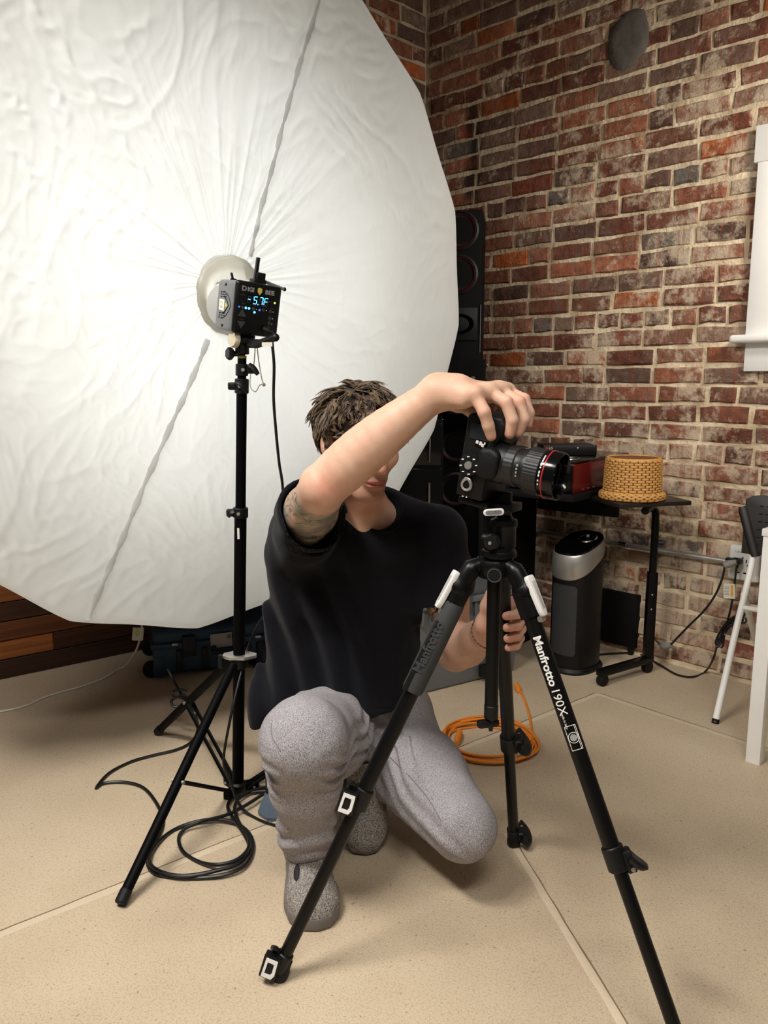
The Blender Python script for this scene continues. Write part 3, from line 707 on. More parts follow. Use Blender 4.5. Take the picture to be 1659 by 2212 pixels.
for x, y, w in ((-0.040, 0.010, .012), (-0.012, 0.010, .012), (0.018, 0.010, .014), (0.039, 0.008, .010), (0.034, 0.024, .010), (0.036, -0.011, .008), (0.036, -0.024, .009), (0.034, -0.037, .007), (-0.042, -0.029, .011), (-0.047, 0.030, .014)):
    bb = MB(); bb.box((w, 0.0016, 0.0005), FM @ T(x, y, ZP)); bb.build('caption_line', M['seg_off'], panel)      # captions too small to read
# side vent print, sticker with a 2, corner marks
SM = FM @ T(-FW_ / 2 - 0.0002, 0, -0.058) @ RY(-90)        # local z out of the left side, x towards the front... y up
def side_out(name, pts, mt, par, h=0.0006): bb = MB(); bb.prism(pts, h, SM); return bb.build(name, M[mt], par, 0)
for sgn in (1, -1):
    for r_ in range(3):
        for c_ in range(3 - (r_ == 0)):
            x0 = -0.030 + c_ * 0.013 + r_ * 0.001; y0 = sgn * (0.0235 + 0.0058 * (2 - r_) - 0.004)
            side_out('vent_slot', [(x0, y0), (x0 + 0.009, y0 - sgn * 0.001), (x0 + 0.009, y0 + sgn * 0.0016), (x0, y0 + sgn * 0.0026)], 'black_matte', body)
def arc_strip(name, pts, w, mt, par):
    bb = MB(); bb.tube([SM @ Vector((x, y, 0.0002)) for x, y in pts], w, 5); bb.build(name, M[mt], par)
arc_strip('emblem_outline', [(p.x, p.y) for p in catmull([Vector(v) for v in ((-0.008, 0.034, 0), (0.012, 0.026, 0), (0.028, 0.012, 0), (0.034, 0.0, 0), (0.028, -0.012, 0), (0.012, -0.026, 0), (-0.008, -0.034, 0))], 6)], 0.0010, 'black_matte', body)
arc_strip('emblem_outline', [(-0.006, 0.022), (0.012, 0.011), (0.023, 0.0), (0.012, -0.011), (-0.006, -0.022)], 0.0014, 'black_matte', body)
side_out('emblem_centre', [(0.004, 0.006), (0.012, 0.003), (0.014, 0.0), (0.012, -0.003), (0.004, -0.006)], 'yellow', body, 0.0008)
st_ = side_out('sticker', [(-0.032, 0.0145), (-0.003, 0.013), (-0.0025, -0.015), (-0.0315, -0.0125)], 'paper', body, 0.0012)
arc_strip('handwritten_mark', [(p.x, p.y) for p in catmull([Vector(v) for v in ((-0.026, 0.004, 0), (-0.022, 0.008, 0), (-0.016, 0.007, 0), (-0.013, 0.001, 0), (-0.018, -0.006, 0), (-0.024, -0.006, 0), (-0.021, -0.003, 0), (-0.014, -0.007, 0), (-0.010, -0.006, 0))], 6)], 0.0007, 'black_matte', st_)
for sgn in (1, -1): side_out('corner_mark', [(-0.012 + 0.0, sgn * 0.048), (0.004, sgn * 0.048), (-0.004, sgn * 0.056)], 'black_matte', body)
# reflector throat going into the collar
b = MB(); b.lathe([(0.046, 0.0), (0.052, -0.03), (0.058, -0.07), (0.054, -0.07), (0.046, -0.03), (0.040, 0)], 36, FM @ T(0, 0, -0.112)); b.build('reflector', M['silver'], flash)
# umbrella trigger receiver on top, aerial, wing nut
TP = FM @ T(0.012, FH_ / 2, -0.045)
b = MB(); b.box((0.034, 0.012, 0.03), TP @ T(0.004, 0.006, 0), 0.002); b.box((0.024, 0.018, 0.02), TP @ T(0.006, 0.02, 0.004), 0.002); b.box((0.008, 0.062, 0.010), TP @ T(-0.004, 0.034, 0.002) @ RZ(-2), 0.001); rec = b.build('trigger_receiver', M['black_plastic'], flash)
b = MB(); b.cyl(TP @ Vector((0.010, 0.012, 0.0)), TP @ Vector((0.092, 0.0, -0.02)), 0.0042, seg=12); b.build('aerial', mat('clear_tube', (150, 150, 160), 0.15, 0.2), rec)
b = MB(); b.ball(TP @ Vector((0.094, 0.0, -0.02)), 0.0055, 10); b.build('aerial_tip', M['black_plastic'], rec)
b = MB(); b.box((0.006, 0.018, 0.008), FM @ T(-0.045, FH_ / 2 + 0.010, -0.07) @ RZ(20), 0.003); b.box((0.016, 0.006, 0.008), FM @ T(-0.040, FH_ / 2 + 0.002, -0.07), 0.002); b.build('wing_nut', M['black_plastic'], flash)
# yoke under the body
YK = FM @ T(-0.004, -FH_ / 2, -0.055)
b = MB(); b.box((0.046, 0.02, 0.05), YK @ T(0, -0.004, 0), 0.004); b.cyl(at(527, 742, 2.10), at(527, 728, 2.10), 0.026, seg=20, bevel=0.003); b.cyl(ST_TOP + Vector((0, 0, -0.016)), ST_TOP + Vector((0, 0, 0.02)), 0.018, seg=20, bevel=0.002); yoke = b.build('yoke', M['black_plastic'], flash)
b = MB(); b.lathe([(0, 0.014), (0.019, 0.013), (0.022, 0.008), (0.022, 0.0), (0, 0)], 24, frame(at(510, 733, 2.08), (0, 0, 1), Vector((-0.75, -0.66, 0.05)))); b.build('tension_disc', mat('ivory_disc', (206, 196, 172), 0.5), yoke)
b = MB(); b.tube(catmull([at(540, 742, 2.08), at(560, 742, 2.05), at(580, 735, 2.03), at(594, 729, 2.02)], 5), [0.012] * 5 + [0.010] * 5 + [0.009] * 6, 10); b.ball(at(595, 729, 2.02), 0.0105, 10); b.build('tilt_handle', M['black_plastic'], yoke)
kn = at(504, 764, 2.10)
b = MB(); b.cyl(kn + Vector((0.03, 0.005, 0)), kn, 0.007, seg=12); b.lathe([(0, -0.007), (0.014, -0.007), (0.016, 0.0), (0.014, 0.007), (0, 0.007)], 6, frame(kn + Vector((-0.008, -0.006, 0)), (0, 0, 1), (-1, -0.7, 0.1)), fn=lambda a, z: 1 + 0.06 * math.cos(6 * a)); b.build('stand_knob', M['black_plastic'], yoke)
M['cord'] = mat('black_cord', (18, 18, 19), 0.42)
# power lead of the flash: plug, strain relief and cord hanging behind the man's shoulder
pg = FM @ Vector((0.020, -0.045, 0.004)); pg2 = FM @ Vector((0.045, -0.055, 0.022))
flead = thing('flash_power_lead', 'black lead hanging from the flash panel past the shoulder', 'cable', gd(600, 1800))
b = MB(); b.tube([pg, pg + (pg2 - pg) * 0.5], 0.008, 12); 
for k in range(7): c = pg + (pg2 - pg) * (0.45 + 0.09 * k); b.cyl(c, c + (pg2 - pg) * 0.055, 0.0075 - 0.0004 * k, seg=12)
b.build('plug', M['black_rubber'], flead)
b = MB(); b.tube(catmull([pg2, at(588, 736, 2.03), at(592, 790, 2.04), at(591, 860, 2.06), at(596, 930, 2.08), at(603, 1000, 2.10), at(611, 1058, 2.12), at(618, 1200, 2.16), at(590, 1300, 2.18), at(560, 1345, 2.18), at(535, 1400, 2.17), at(521, 1450, 2.12), at(500, 1540, 2.06), at(483, 1640, 2.03), at(495, 1680, 2.02), at(513, 1730, 2.02), gd(540, 1760, .006), gd(600, 1783, .006), gd(680, 1775, .006)], 8), 0.0038, 8); b.build('cord', M['cord'], flead)
lb = at(577, 744, 2.02)
b = MB(); b.box((0.026, 0.001, 0.010), frame(lb, (1, 0, -0.05), (0, 0, 1)), 0); lab = b.build('cable_label', M['paper'], flead)
# ------------------------------------------------------------------ camera tripod
TA = Vector((0.214, 1.502, 0)); HUBZ = at(1085, 1222, 1.5).z
tri = thing('camera_tripod', 'black aluminium tripod with silver angle locks in the foreground', 'tripod', TA)
FEET = [Vector((-0.212, 1.411, 0)), Vector((0.333, 1.875, 0)), Vector((0.523, 1.215, 0))]
Z = Vector((0, 0, 1))
hubc = TA + Z * HUBZ
b = MB(); b.lathe([(0, -0.022), (0.030, -0.022), (0.036, -0.010), (0.038, 0.006), (0.034, 0.014), (0, 0.016)], 30, T(*hubc)); spider = b.build('shoulder_hub', M['black_metal'], tri)
for a in (40, 160, 280):
    bb = MB(); bb.ball(hubc + Vector((0.03 * math.cos(math.radians(a)), 0.03 * math.sin(math.radians(a)), 0.013)), 0.006, 8, scale=(1, 1, .5)); bb.build('bolt', M['black_gloss'], spider)
vd = (CAM - hubc); vd.z = 0; vd.normalize(); vside = Vector((vd.y, -vd.x, 0)) * -1
b = MB(); b.lathe([(0, 0.012), (0.013, 0.012), (0.015, 0.008), (0.0155, 0.0), (0, 0)], 26, frame(hubc + vd * 0.030 + Z * -0.010, (0, 0, 1), vd)); b.build('socket_cap', M['black_rubber'], spider)
b = MB(); b.torus(frame(hubc + vd * 0.042 + Z * -0.010, (0, 0, 1), vd), 0.0125, 0.0012, 26, 6); b.build('socket_ring', M['grey_rubber'], spider)
# centre column and its end hook
cc_bot = at_row(TA, hubc, 1548)
b = MB(); b.cyl(cc_bot, hubc, 0.0135, seg=22); col_ = b.build('centre_column', M['black_metal'], tri)
b = MB(); b.cyl(at_row(TA, hubc, 1550), at_row(TA, hubc, 1522), 0.0143, seg=22, bevel=0.001); b.build('column_cap', M['black_plastic'], col_)
kb = at_row(TA, hubc, 1562)
b = MB(); b.box((0.045, 0.018, 0.016), frame(kb + Vector((-0.006, 0, 0)), (1, 0.3, -0.25), Z), 0.005, 2); b.cyl(kb + Vector((0, 0, 0.012)), kb + Vector((0, 0, -0.016)), 0.008, 0.004, seg=12); b.build('column_knob', M['black_plastic'], col_)
def leg_lock(p, ax, outw, r, name_par, white=False, scale=1.0, view=None):
    """flip lock: sleeve, split ears, bolt and a curved lever; ax points down the leg"""
    side = ax.cross(outw).normalized()
    b = MB(); b.cyl(p - ax * 0.024 * scale, p + ax * 0.020 * scale, r * 1.28, seg=20, bevel=0.002)
    b.box((0.018 * scale, 0.030 * scale, 0.040 * scale), frame(p + outw * r * 1.45, outw, ax), 0.004)
    lk = b.build('leg_lock', M['black_plastic'], name_par)
    c = p + outw * r * 1.55
    b = MB()
    if white: b.tube(catmull([c - ax * 0.018 + side * 0.004, c - ax * 0.034 + outw * 0.004, c - ax * 0.040 + outw * 0.016], 4), 0.005, 8, sx=2.0); b.build('lever', M['black_plastic'], lk)
    else: b.tube(catmull([c + side * 0.020 * scale - ax * 0.010, c + side * 0.020 * scale + outw * 0.010, c + outw * 0.017 * scale + side * 0.004 + ax * 0.004, c + outw * 0.010 - side * 0.020 * scale + ax * 0.004, c - side * 0.030 * scale - ax * 0.010 - outw * 0.004], 5), 0.008 * scale, 8, sx=1.9, up=outw); b.build('lever', M['black_plastic'], lk)
    for s in (-1, 1):
        b = MB(); b.cyl(c + side * s * 0.014 * scale + ax * 0.012 * s, c + side * s * 0.019 * scale + ax * 0.012 * s, 0.0042, seg=10); b.build('bolt', M['silver'], lk)
    if white:
        v = (CAM - p); v = (v - ax * v.dot(ax)).normalized(); fr = frame(c + v * 0.0175 * scale, side if abs(side.dot(v)) < .9 else outw, v)
        fr = frame(c + v * 0.020 * scale, ax, v) @ RZ(8)
        b = MB()
        o = [(-0.019, -0.011), (0.019, -0.012), (0.019, 0.009), (0.010, 0.014), (-0.019, 0.013)]; i = [(x * 0.62, y * 0.56) for x, y in o]
        b.box((0.046, 0.034, 0.022), fr @ T(0, 0, -0.0125), 0.003); b.build('lever_face', M['black_plastic'], lk)
        b = MB(); n = len(o); V_ = [(x, y, 0.001) for x, y in o] + [(x, y, 0.001) for x, y in i] + [(x, y, -0.001) for x, y in o] + [(x, y, -0.002) for x, y in i]
        Fc = [(k, (k + 1) % n, n + (k + 1) % n, n + k) for k in range(n)] + [(k, (k + 1) % n, 2 * n + (k + 1) % n, 2 * n + k) for k in range(n)] + [(n + k, n + (k + 1) % n, 3 * n + (k + 1) % n, 3 * n + k) for k in range(n)]
        b.raw(V_, Fc, fr); b.build('silver_frame', M['silver_paint'], lk, 0)
    return lk
LEGS = []
for li, foot in enumerate(FEET):
    d = foot - TA; d.z = 0; d.normalize()
    top = hubc + d * 0.060 + Z * -0.028; fo = foot + Z * 0.018
    ax = (fo - top).normalized(); outw = (d - ax * d.dot(ax)).normalized()
    rows = {0: (1300, 1725, 2078), 1: (1300, 1605, 1802), 2: (1300, 1855, 2300)}[li]
    pA, pB, pC = (at_row(top, fo, r) for r in rows)
    # arched shoulder casting
    sd = ax.cross(outw)
    b = MB(); b.tube(catmull([hubc + d * 0.024 + Z * 0.002, hubc + d * 0.044 + Z * -0.002, top + ax * 0.012 + outw * 0.004, pA - ax * 0.02, pA + ax * 0.03], 5), [0.015] * 5 + [0.0185] * 5 + [0.021] * 5 + [0.020] * 6, 14, sx=1.05)
    cast = b.build('leg_shoulder', M['black_metal'], tri)
    # silver angle lock
    mm = frame(top + ax * 0.028 + outw * 0.0255, ax, outw)
    b = MB(); b.prism([(-0.040, -0.0085), (-0.034, -0.0110), (0.030, -0.0090), (0.040, -0.006), (0.040, 0.006), (0.030, 0.0090), (-0.034, 0.0110), (-0.040, 0.0085)], 0.011, mm @ RY(-3), 0.0025); lv = b.build('angle_lock', M['silver_paint'], tri)
    b = MB(); b.prism([(-0.028, -0.006), (0.026, -0.0035), (0.026, 0.0035), (-0.028, 0.006)], 0.003, mm @ RY(-3) @ T(0, 0, 0.0050), 0.0008); b.build('lock_inset', mat('pale_grey', (178, 178, 176), 0.4), lv)
    b = MB(); b.cyl(top + ax * 0.071 + outw * 0.020 + sd * -0.006, top + ax * 0.071 + outw * 0.020 + sd * 0.006, 0.006, seg=14); b.build('lock_pin', M['chrome'], lv)
    for (q0, q1, r, nm) in ((pA, pB, 0.0155, 'upper_tube'), (pB, pC, 0.0130, 'middle_tube'), (pC, fo, 0.0105, 'lower_tube')):
        b = MB(); b.cyl(q0, q1, r, seg=22); tb = b.build(nm, M['black_metal'], tri)
        if nm == 'upper_tube': upper = tb
    lk1 = leg_lock(pB, ax, [-vside * 0.4 - outw * 0.2, vside * 0.8, vside * 0.5][li].normalized() if li else (-vside * 0.75 + vd * 0.3).normalized(), 0.0155, tri, li == 0)
    lk2 = leg_lock(pC, ax, (-vside * 0.75 + vd * 0.3).normalized() if li == 0 else [0, vside * 0.8, vside][li].normalized(), 0.0130, tri, li == 0, 0.9)
    b = MB(); b.lathe([(0, 0.0), (0.012, 0.0), (0.0165, 0.007), (0.0165, 0.020), (0.0135, 0.030), (0.012, 0.045), (0, 0.045)], 20, frame(foot + Z * 0.0, (1, 0, 0), -ax)); b.build('rubber_foot', M['black_rubber'], tri)
    LEGS.append((top, fo, ax, outw, pA, pB, pC, upper))
# grey foam grip with raised lettering on the near left leg
top, fo, ax, outw, pA, pB, pC, upper = LEGS[0]
gA, gB = at_row(top, fo, 1302), at_row(top, fo, 1492)
b = MB(); gl = (gB - gA).length; b.lathe([(0.0158, 0), (0.0205, 0.0), (0.0215, 0.006), (0.0212, gl - 0.006), (0.0195, gl), (0.0158, gl)], 26, frame(gA, outw, ax)); grip = b.build('foam_grip', M['grey_rubber'], tri)
vv = (CAM - (gA + gB) / 2); vv = (vv - ax * vv.dot(ax)).normalized()
lm = frame((gA + gB) / 2 + vv * 0.0205 - (ax.cross(vv)) * -0.003, ax, vv)
tm = text_mesh('raised_lettering', 'Manfrotto', 0.026, lm @ RZ(180) @ T(0.0, 0.004, 0), M['grey_rubber'], grip, 0.0022, bold=0.0008)
b = MB(); rl = frame((gA + gB) / 2 + vv * 0.019 + ax * 0.022, ax, vv) @ T(0, -0.015, 0); b.prism([(-0.075, -0.003), (0.075, -0.004), (0.075, 0.005), (-0.075, 0.004)], 0.006, rl, 0.002); b.build('grip_ridge', M['black_rubber'], grip)
# maker's lettering on the near right leg
top, fo, ax, outw, pA, pB, pC, upper = LEGS[2]
def on_leg(py, off=0.0):
    c = at_row(top, fo, py); v = (CAM - c); v = (v - ax * v.dot(ax)).normalized(); s = ax.cross(v)
    return c, v, s
def leg_text(s, py, size, side_off, bold=0.0, xs=1.0, nm='lettering'):
    c, v, s_ = on_leg(py); a = side_off / 0.0158
    nrm = (v * math.cos(a) + s_ * math.sin(a) * -1).normalized()
    return text_mesh(nm, s, size, frame(c + nrm * 0.0157, ax, nrm), M['white_print'], upper, 0.0003, bold=bold, xscale=xs)
leg_text('Manfrotto', 1425, 0.0215, -0.004, 0.00055, 1.08)
leg_text('190X', 1512, 0.0225, -0.004, 0.0, 1.05); leg_text('made in Italy', 1552, 0.0062, -0.006)
c, v, s_ = on_leg(1590); nrm = v
fr = frame(c + nrm * 0.0160, ax, nrm)
for (a0, c0, a1, c1) in ((-0.022, -0.010, 0.022, -0.010), (-0.022, 0.010, 0.022, 0.010), (-0.022, -0.010, -0.022, 0.010), (0.022, -0.010, 0.022, 0.010), (-0.022, 0.0075, 0.022, 0.0075)):
    bb = MB(); bb.tube([fr @ Vector((a0, c0, 0.0)), fr @ Vector((a1, c1, 0.0))], 0.0006, 4); bb.build('badge_line', M['white_print'], upper)
bb = MB(); bb.torus(fr, 0.0095, 0.0006, 24, 4); bb.build('badge_line', M['white_print'], upper)
bb = MB(); bb.lathe([(0, 0.0004), (0.0065, 0.0003), (0.0065, -0.001)], 20, fr); bb.build('badge_disc', mat('badge_grey', (150, 150, 148), 0.5, 0.0, 0.5, 300), upper)

# ball head on the tripod
BH = TA.copy(); bz = lambda py: at_row(TA, TA + Z * 1.2, py).z
head = thing('ball_head', 'black ball head with bubble level on top of the tripod', 'tripod head', TA + Z * bz(1208))
hx = TA + Vector((0.008, 0, 0))
b = MB(); z0, z1 = bz(1207), bz(1180); b.lathe([(0, z0), (0.026, z0), (0.0335, z0 + 0.006), (0.0345, z0 + 0.012), (0.032, z0 + 0.018), (0.030, z0 + 0.019), (0.029, z1), (0, z1)], 34, T(hx.x, hx.y, 0)); b.build('panning_base', M['black_metal'], head)
b = MB(); za, zb = bz(1180), bz(1122); b.lathe([(0, za), (0.0235, za), (0.0235, za + (zb - za) * .72), (0.0262, za + (zb - za) * .80), (0.0255, zb), (0.016, zb + 0.004), (0, zb + 0.004)], 34, T(hx.x + 0.008, hx.y, 0)); b.build('housing', M['black_metal'], head)
b = MB(); b.ball((hx.x + 0.008, hx.y, zb - 0.002), 0.018, 20); b.cyl((hx.x + 0.008, hx.y, zb), (hx.x + 0.008, hx.y, bz(1098)), 0.010, seg=16); b.build('ball_stem', M['black_gloss'], head)
kf = frame(Vector((hx.x - 0.012, hx.y, bz(1165))) + vd * 0.024, Z, (vd + vside * -0.45).normalized())
b = MB(); b.lathe([(0, 0.014), (0.013, 0.013), (0.0155, 0.009), (0.0155, 0.0), (0, 0)], 22, kf, fn=lambda a, z: 1 + 0.05 * math.cos(8 * a)); kb_ = b.build('friction_knob', M['black_plastic'], head)
b = MB(); b.lathe([(0, 0.016), (0.0035, 0.0155), (0.0035, 0.012)], 10, kf @ T(0.0, 0, 0)); b.build('knob_screw', M['silver'], kb_)
b = MB(); b.ball(hx + Vector((-0.026, -0.012, bz(1158))), 0.010, 12, scale=(1.2, .8, .7)); b.build('lock_lever', M['black_plastic'], head)
zc = bz(1098)
b = MB(); b.box((0.062, 0.050, 0.016), T(hx.x + 0.004, hx.y, zc + 0.004) @ RZ(-33), 0.003); clampb = b.build('clamp', M['black_metal'], head)
lvm = frame(Vector((hx.x - 0.012, hx.y, zc - 0.002)) + vd * 0.032, vside * -1 + Z * -0.08, vd)
b = MB(); o_ = [(0.013 * math.copysign(1, math.cos(t)) + 0.0065 * math.cos(t), 0.0065 * math.sin(t)) for t in [2 * math.pi * k / 24 + 0.01 for k in range(24)]]
b.prism(o_, 0.006, lvm, 0.001); lvl = b.build('bubble_level', M['silver_paint'], clampb)
b = MB(); b.prism([(x * .78, y * .6) for x, y in o_], 0.002, lvm @ T(0, 0, 0.003)); b.build('level_vial', mat('vial_dark', (110, 112, 112), 0.2, 0, 0.6, 260), lvl)
# ------------------------------------------------------------------ the camera, turned upright on the head
dn = math.radians(9)
CL = Vector((0.838, -0.545, 0)).normalized(); CL = (CL * math.cos(dn) + Vector((0, 0, -math.sin(dn)))).normalized()     # lens direction
CT = Vector((-0.545, -0.838, 0)).normalized()                                                                            # camera's top plate faces the viewer
CU = CT.cross(CL) * -1
if CU.z < 0: CU = -CU
MOUNT = at(1074, 998, 1.475)
# local frame: x = lens direction, y = up (towards the grip), z = towards the viewer (top plate)
DM = Matrix((CL, CU, CT)).transposed().to_4x4(); DM.translation = MOUNT
if DM.determinant() < 0: print('DM flipped')
dslr = thing('dslr_camera', 'black camera with red ringed lens mounted upright on the tripod', 'camera', TA + Vector((0, 0, bz(1085))))
M['cam_body'] = mat('camera_leatherette', (9, 9, 10), 0.5, 0, 0.1, 30, 0.25, 900, spec=0.3)
M['lens_grey'] = mat('lens_barrel', (17, 17, 18), 0.42, 0, 0.08, 30)
M['lens_rib'] = mat('lens_rib', (28, 28, 29), 0.5, 0, 0.08, 30)
M['red'] = mat('red_ring', (196, 30, 40), 0.35, 0, 0.05, 20)
def glass_mat():
    m, nt, P, N, L = new_mat('lens_glass'); P.inputs['Base Color'].default_value = (0.004, 0.004, 0.006, 1); P.inputs['Roughness'].default_value = 0.04; P.inputs['Coat Weight'].default_value = 1.0; return m
M['lens_glass'] = glass_mat()
# body: 150 mm tall here, about 75 mm along the lens axis, 100 mm from top plate to base
b = MB()
outl = [(-0.062, -0.074), (-0.010, -0.076), (-0.004, -0.070), (-0.004, 0.030), (0.004, 0.040), (0.012, 0.052), (0.014, 0.072), (0.006, 0.084), (-0.054, 0.084), (-0.062, 0.078)]
b.prism(outl, 0.098, DM @ T(0, 0, -0.023), 0.008, 3); bodyc = b.build('body', M['cam_body'], dslr, 50)
b = MB(); b.prism([(-0.020, -0.026), (0.006, -0.030), (0.020, -0.020), (0.022, 0.020), (0.006, 0.030), (-0.020, 0.026)], 0.026, DM @ T(0, 0, 0.034), 0.008, 3); b.build('prism_hump', M['cam_body'], dslr, 50)
# top plate fittings: information screen, dial with marks, strap lug
b = MB(); b.box((0.040, 0.030, 0.003), DM @ T(-0.032, 0.052, 0.0265), 0.004); b.build('info_screen', mat('grey_screen', (34, 38, 42), 0.15), bodyc)
b = MB(); b.box((0.022, 0.013, 0.0045), DM @ T(-0.026, 0.031, 0.0265) @ RZ(-8), 0.001); lbl = b.build('button_plate', M['black_gloss'], bodyc)
for k, (x, y, w, h) in enumerate(((-0.033, 0.033, 0.005, 0.006), (-0.026, 0.032, 0.005, 0.007), (-0.021, 0.029, 0.005, 0.006), (-0.0175, 0.0335, 0.003, 0.004))):
    bb = MB(); bb.box((w, h, 0.0008), DM @ T(x, y, 0.0292) @ RZ(-8), 0); bb.build('button_mark', M['white_print'], lbl)
dc = DM @ T(-0.040, -0.012, 0.026)
b = MB(); b.lathe([(0, 0.009), (0.0195, 0.009), (0.0205, 0.006), (0.0205, 0), (0, 0)], 40, dc, fn=lambda a, z: 1 + (0.02 if int(a * 20 / math.pi) % 2 else 0)); dial = b.build('mode_dial', M['black_plastic'], bodyc)
b = MB(); b.lathe([(0, 0.0135), (0.0072, 0.0125), (0.0078, 0.009), (0, 0.009)], 22, dc); b.build('dial_button', M['silver'], dial)
for k in range(8):
    bb = MB(); a = k * math.pi / 4 + 0.2; bb.box((0.0048, 0.0020, 0.0008), dc @ T(0.0162 * math.cos(a), 0.0162 * math.sin(a), 0.0094) @ RZ(math.degrees(a) * 0 + 15), 0); bb.build('dial_mark', M['white_print'], dial)
lg = DM @ T(-0.040, -0.050, 0.029)
b = MB(); b.lathe([(0.0065, -0.002), (0.0115, -0.002), (0.0120, 0.002), (0.0105, 0.004), (0.0068, 0.003)], 28, lg, fn=lambda a, z: 1 + 0.35 * max(0, math.cos(a - 1.6)) ** 6); lug = b.build('strap_lug', M['silver'], bodyc)
b = MB(); b.lathe([(0, 0.0015), (0.0066, 0.0012), (0.0066, -0.002), (0, -0.002)], 20, lg); b.build('lug_hole', M['black_matte'], lug)
for dx in (0, 0.008): bb = MB(); bb.box((0.003, 0.0018, 0.0008), DM @ T(-0.046 + dx, -0.0735, 0.0262)); bb.build('plate_mark', M['white_print'], bodyc)
# vertical lens profile along x
LM = DM @ RY(90) @ RZ(0)      # local z -> lens direction
def lens_part(nm, prof, mt, fn=None, seg=64, par=None): bb = MB(); bb.lathe(prof, seg, LM, fn=fn); return bb.build(nm, M[mt], par or lens, 30)
lens = MB().lathe([(0, -0.004), (0.0385, -0.004), (0.0395, 0.004), (0.0385, 0.018), (0.0355, 0.024), (0.0350, 0.050), (0.0385, 0.060), (0.0400, 0.066), (0.0400, 0.070)], 64, LM).build('lens_barrel', M['lens_grey'], dslr, 30)
lens_part('zoom_ring', [(0.0353, 0.026), (0.0372, 0.027), (0.0372, 0.044), (0.0353, 0.046)], 'lens_rib', fn=lambda a, z: 1 + (0.012 if int(a * 28 / math.pi) % 2 else 0), seg=112)
lens_part('focus_ring', [(0.0395, 0.067), (0.0425, 0.068), (0.0425, 0.094), (0.0400, 0.096)], 'lens_rib', fn=lambda a, z: 1 + (0.014 if int(a * 45 / math.pi) % 2 else 0), seg=180)
lens_part('front_barrel', [(0.0400, 0.094), (0.0430, 0.098), (0.0437, 0.104), (0.0437, 0.118), (0.0432, 0.126), (0.0405, 0.127), (0.0385, 0.122), (0.0375, 0.108)], 'black_gloss')
lens_part('red_ring', [(0.0433, 0.1045), (0.0444, 0.1052), (0.0444, 0.1068), (0.0433, 0.1075)], 'red')
lens_part('front_glass', [(0, 0.113), (0.015, 0.1118), (0.026, 0.108), (0.0375, 0.1065)], 'lens_glass')
lens_part('inner_ring', [(0.0255, 0.1125), (0.0275, 0.1130), (0.0295, 0.1105)], 'black_plastic')
def lens_mark(x, ang, w, h, r, mt='white_print'):      # printed characters too small to read
    a = math.radians(ang); n = CT * math.cos(a) + CU * math.sin(a); tx = CU * math.cos(a) - CT * math.sin(a)
    bb = MB(); bb.box((w, h, 0.0006), frame(MOUNT + CL * x + n * r, tx * -1, n)); bb.build('lens_mark', M[mt], lens)
for ang, w in ((52, .004), (45, .005), (38, .004), (28, .004), (21, .003), (10, .005), (2, .004), (-10, .003), (-20, .003)): lens_mark(0.1005, ang, w, 0.0024, 0.0436)
for ang, w in ((14, .004), (4, .0035), (-6, .004), (-16, .0035)): lens_mark(0.055, ang, w, 0.0030, 0.0372, 'grey_print')
b = MB(); b.cyl(DM @ Vector((-0.002, -0.020, 0.036)), DM @ Vector((0.001, -0.020, 0.036)), 0.003, seg=10); b.build('lens_release', M['black_gloss'], dslr)
# bracket plate below joining the head
b = MB(); b.box((0.060, 0.012, 0.060), DM @ T(-0.030, -0.084, -0.012), 0.003); b.box((0.05, 0.014, 0.045), T(TA.x + 0.006, TA.y, bz(1086)) @ RZ(-33), 0.003); b.build('mounting_plate', M['black_metal'], dslr)
# ------------------------------------------------------------------ window trim on the right wall
M['trim'] = mat('white_trim_paint', (246, 245, 242), 0.4, 0, 0.03, 6)
win = bpy.data.objects.new('window_1', None); COL.objects.link(win); win.location = on_rw(1620, 740); tag(win, 'white painted window casing on the brick wall', kind='structure')
pa = RWM.inverted() @ on_rw(1645, 292, 0.02); pb = RWM.inverted() @ on_rw(1611, 724, 0.02); ps = RWM.inverted() @ on_rw(1592, 733, 0.03); pap = RWM.inverted() @ on_rw(1608, 788, 0.02)
uL = pb.x; zs = ps.y
b = MB(); b.box((0.115, pa.y - zs, 0.030), RWM @ T(uL + 0.0575, (pa.y + zs) / 2, 0.012), 0.003); b.build('casing', M['trim'], win)
b = MB(); b.box((0.115, pa.y - zs, 0.030), RWM @ T(uL + 0.0575 + 0.96, (pa.y + zs) / 2, 0.012), 0.003); b.build('casing', M['trim'], win)
b = MB(); b.box((1.10, 0.125, 0.034), RWM @ T(uL + 0.5375, pa.y - 0.03, 0.015), 0.003); b.build('head_casing', M['trim'], win)
b = MB(); b.box((1.20, 0.030, 0.075), RWM @ T(uL - 0.045 + 0.60, zs, 0.030), 0.012, 4); b.build('window_sill', M['trim'], win)
b = MB(); b.box((1.08, 0.105, 0.024), RWM @ T(uL + 0.54, zs - 0.065, 0.009), 0.003); b.build('apron', M['trim'], win)
for x in (0.14, 0.53, 0.925):
    b = MB(); b.box((0.05, pa.y - zs, 0.02), RWM @ T(uL + x, (pa.y + zs) / 2, 0.008), 0.002); b.build('sash_frame', M['trim'], win)
for x in (0.335, 0.728):
    b = MB(); b.box((0.35, pa.y - zs, 0.005), RWM @ T(uL + x, (pa.y + zs) / 2, 0.006), 0); b.build('pane', mat('night_glass', (30, 34, 40), 0.05), win)

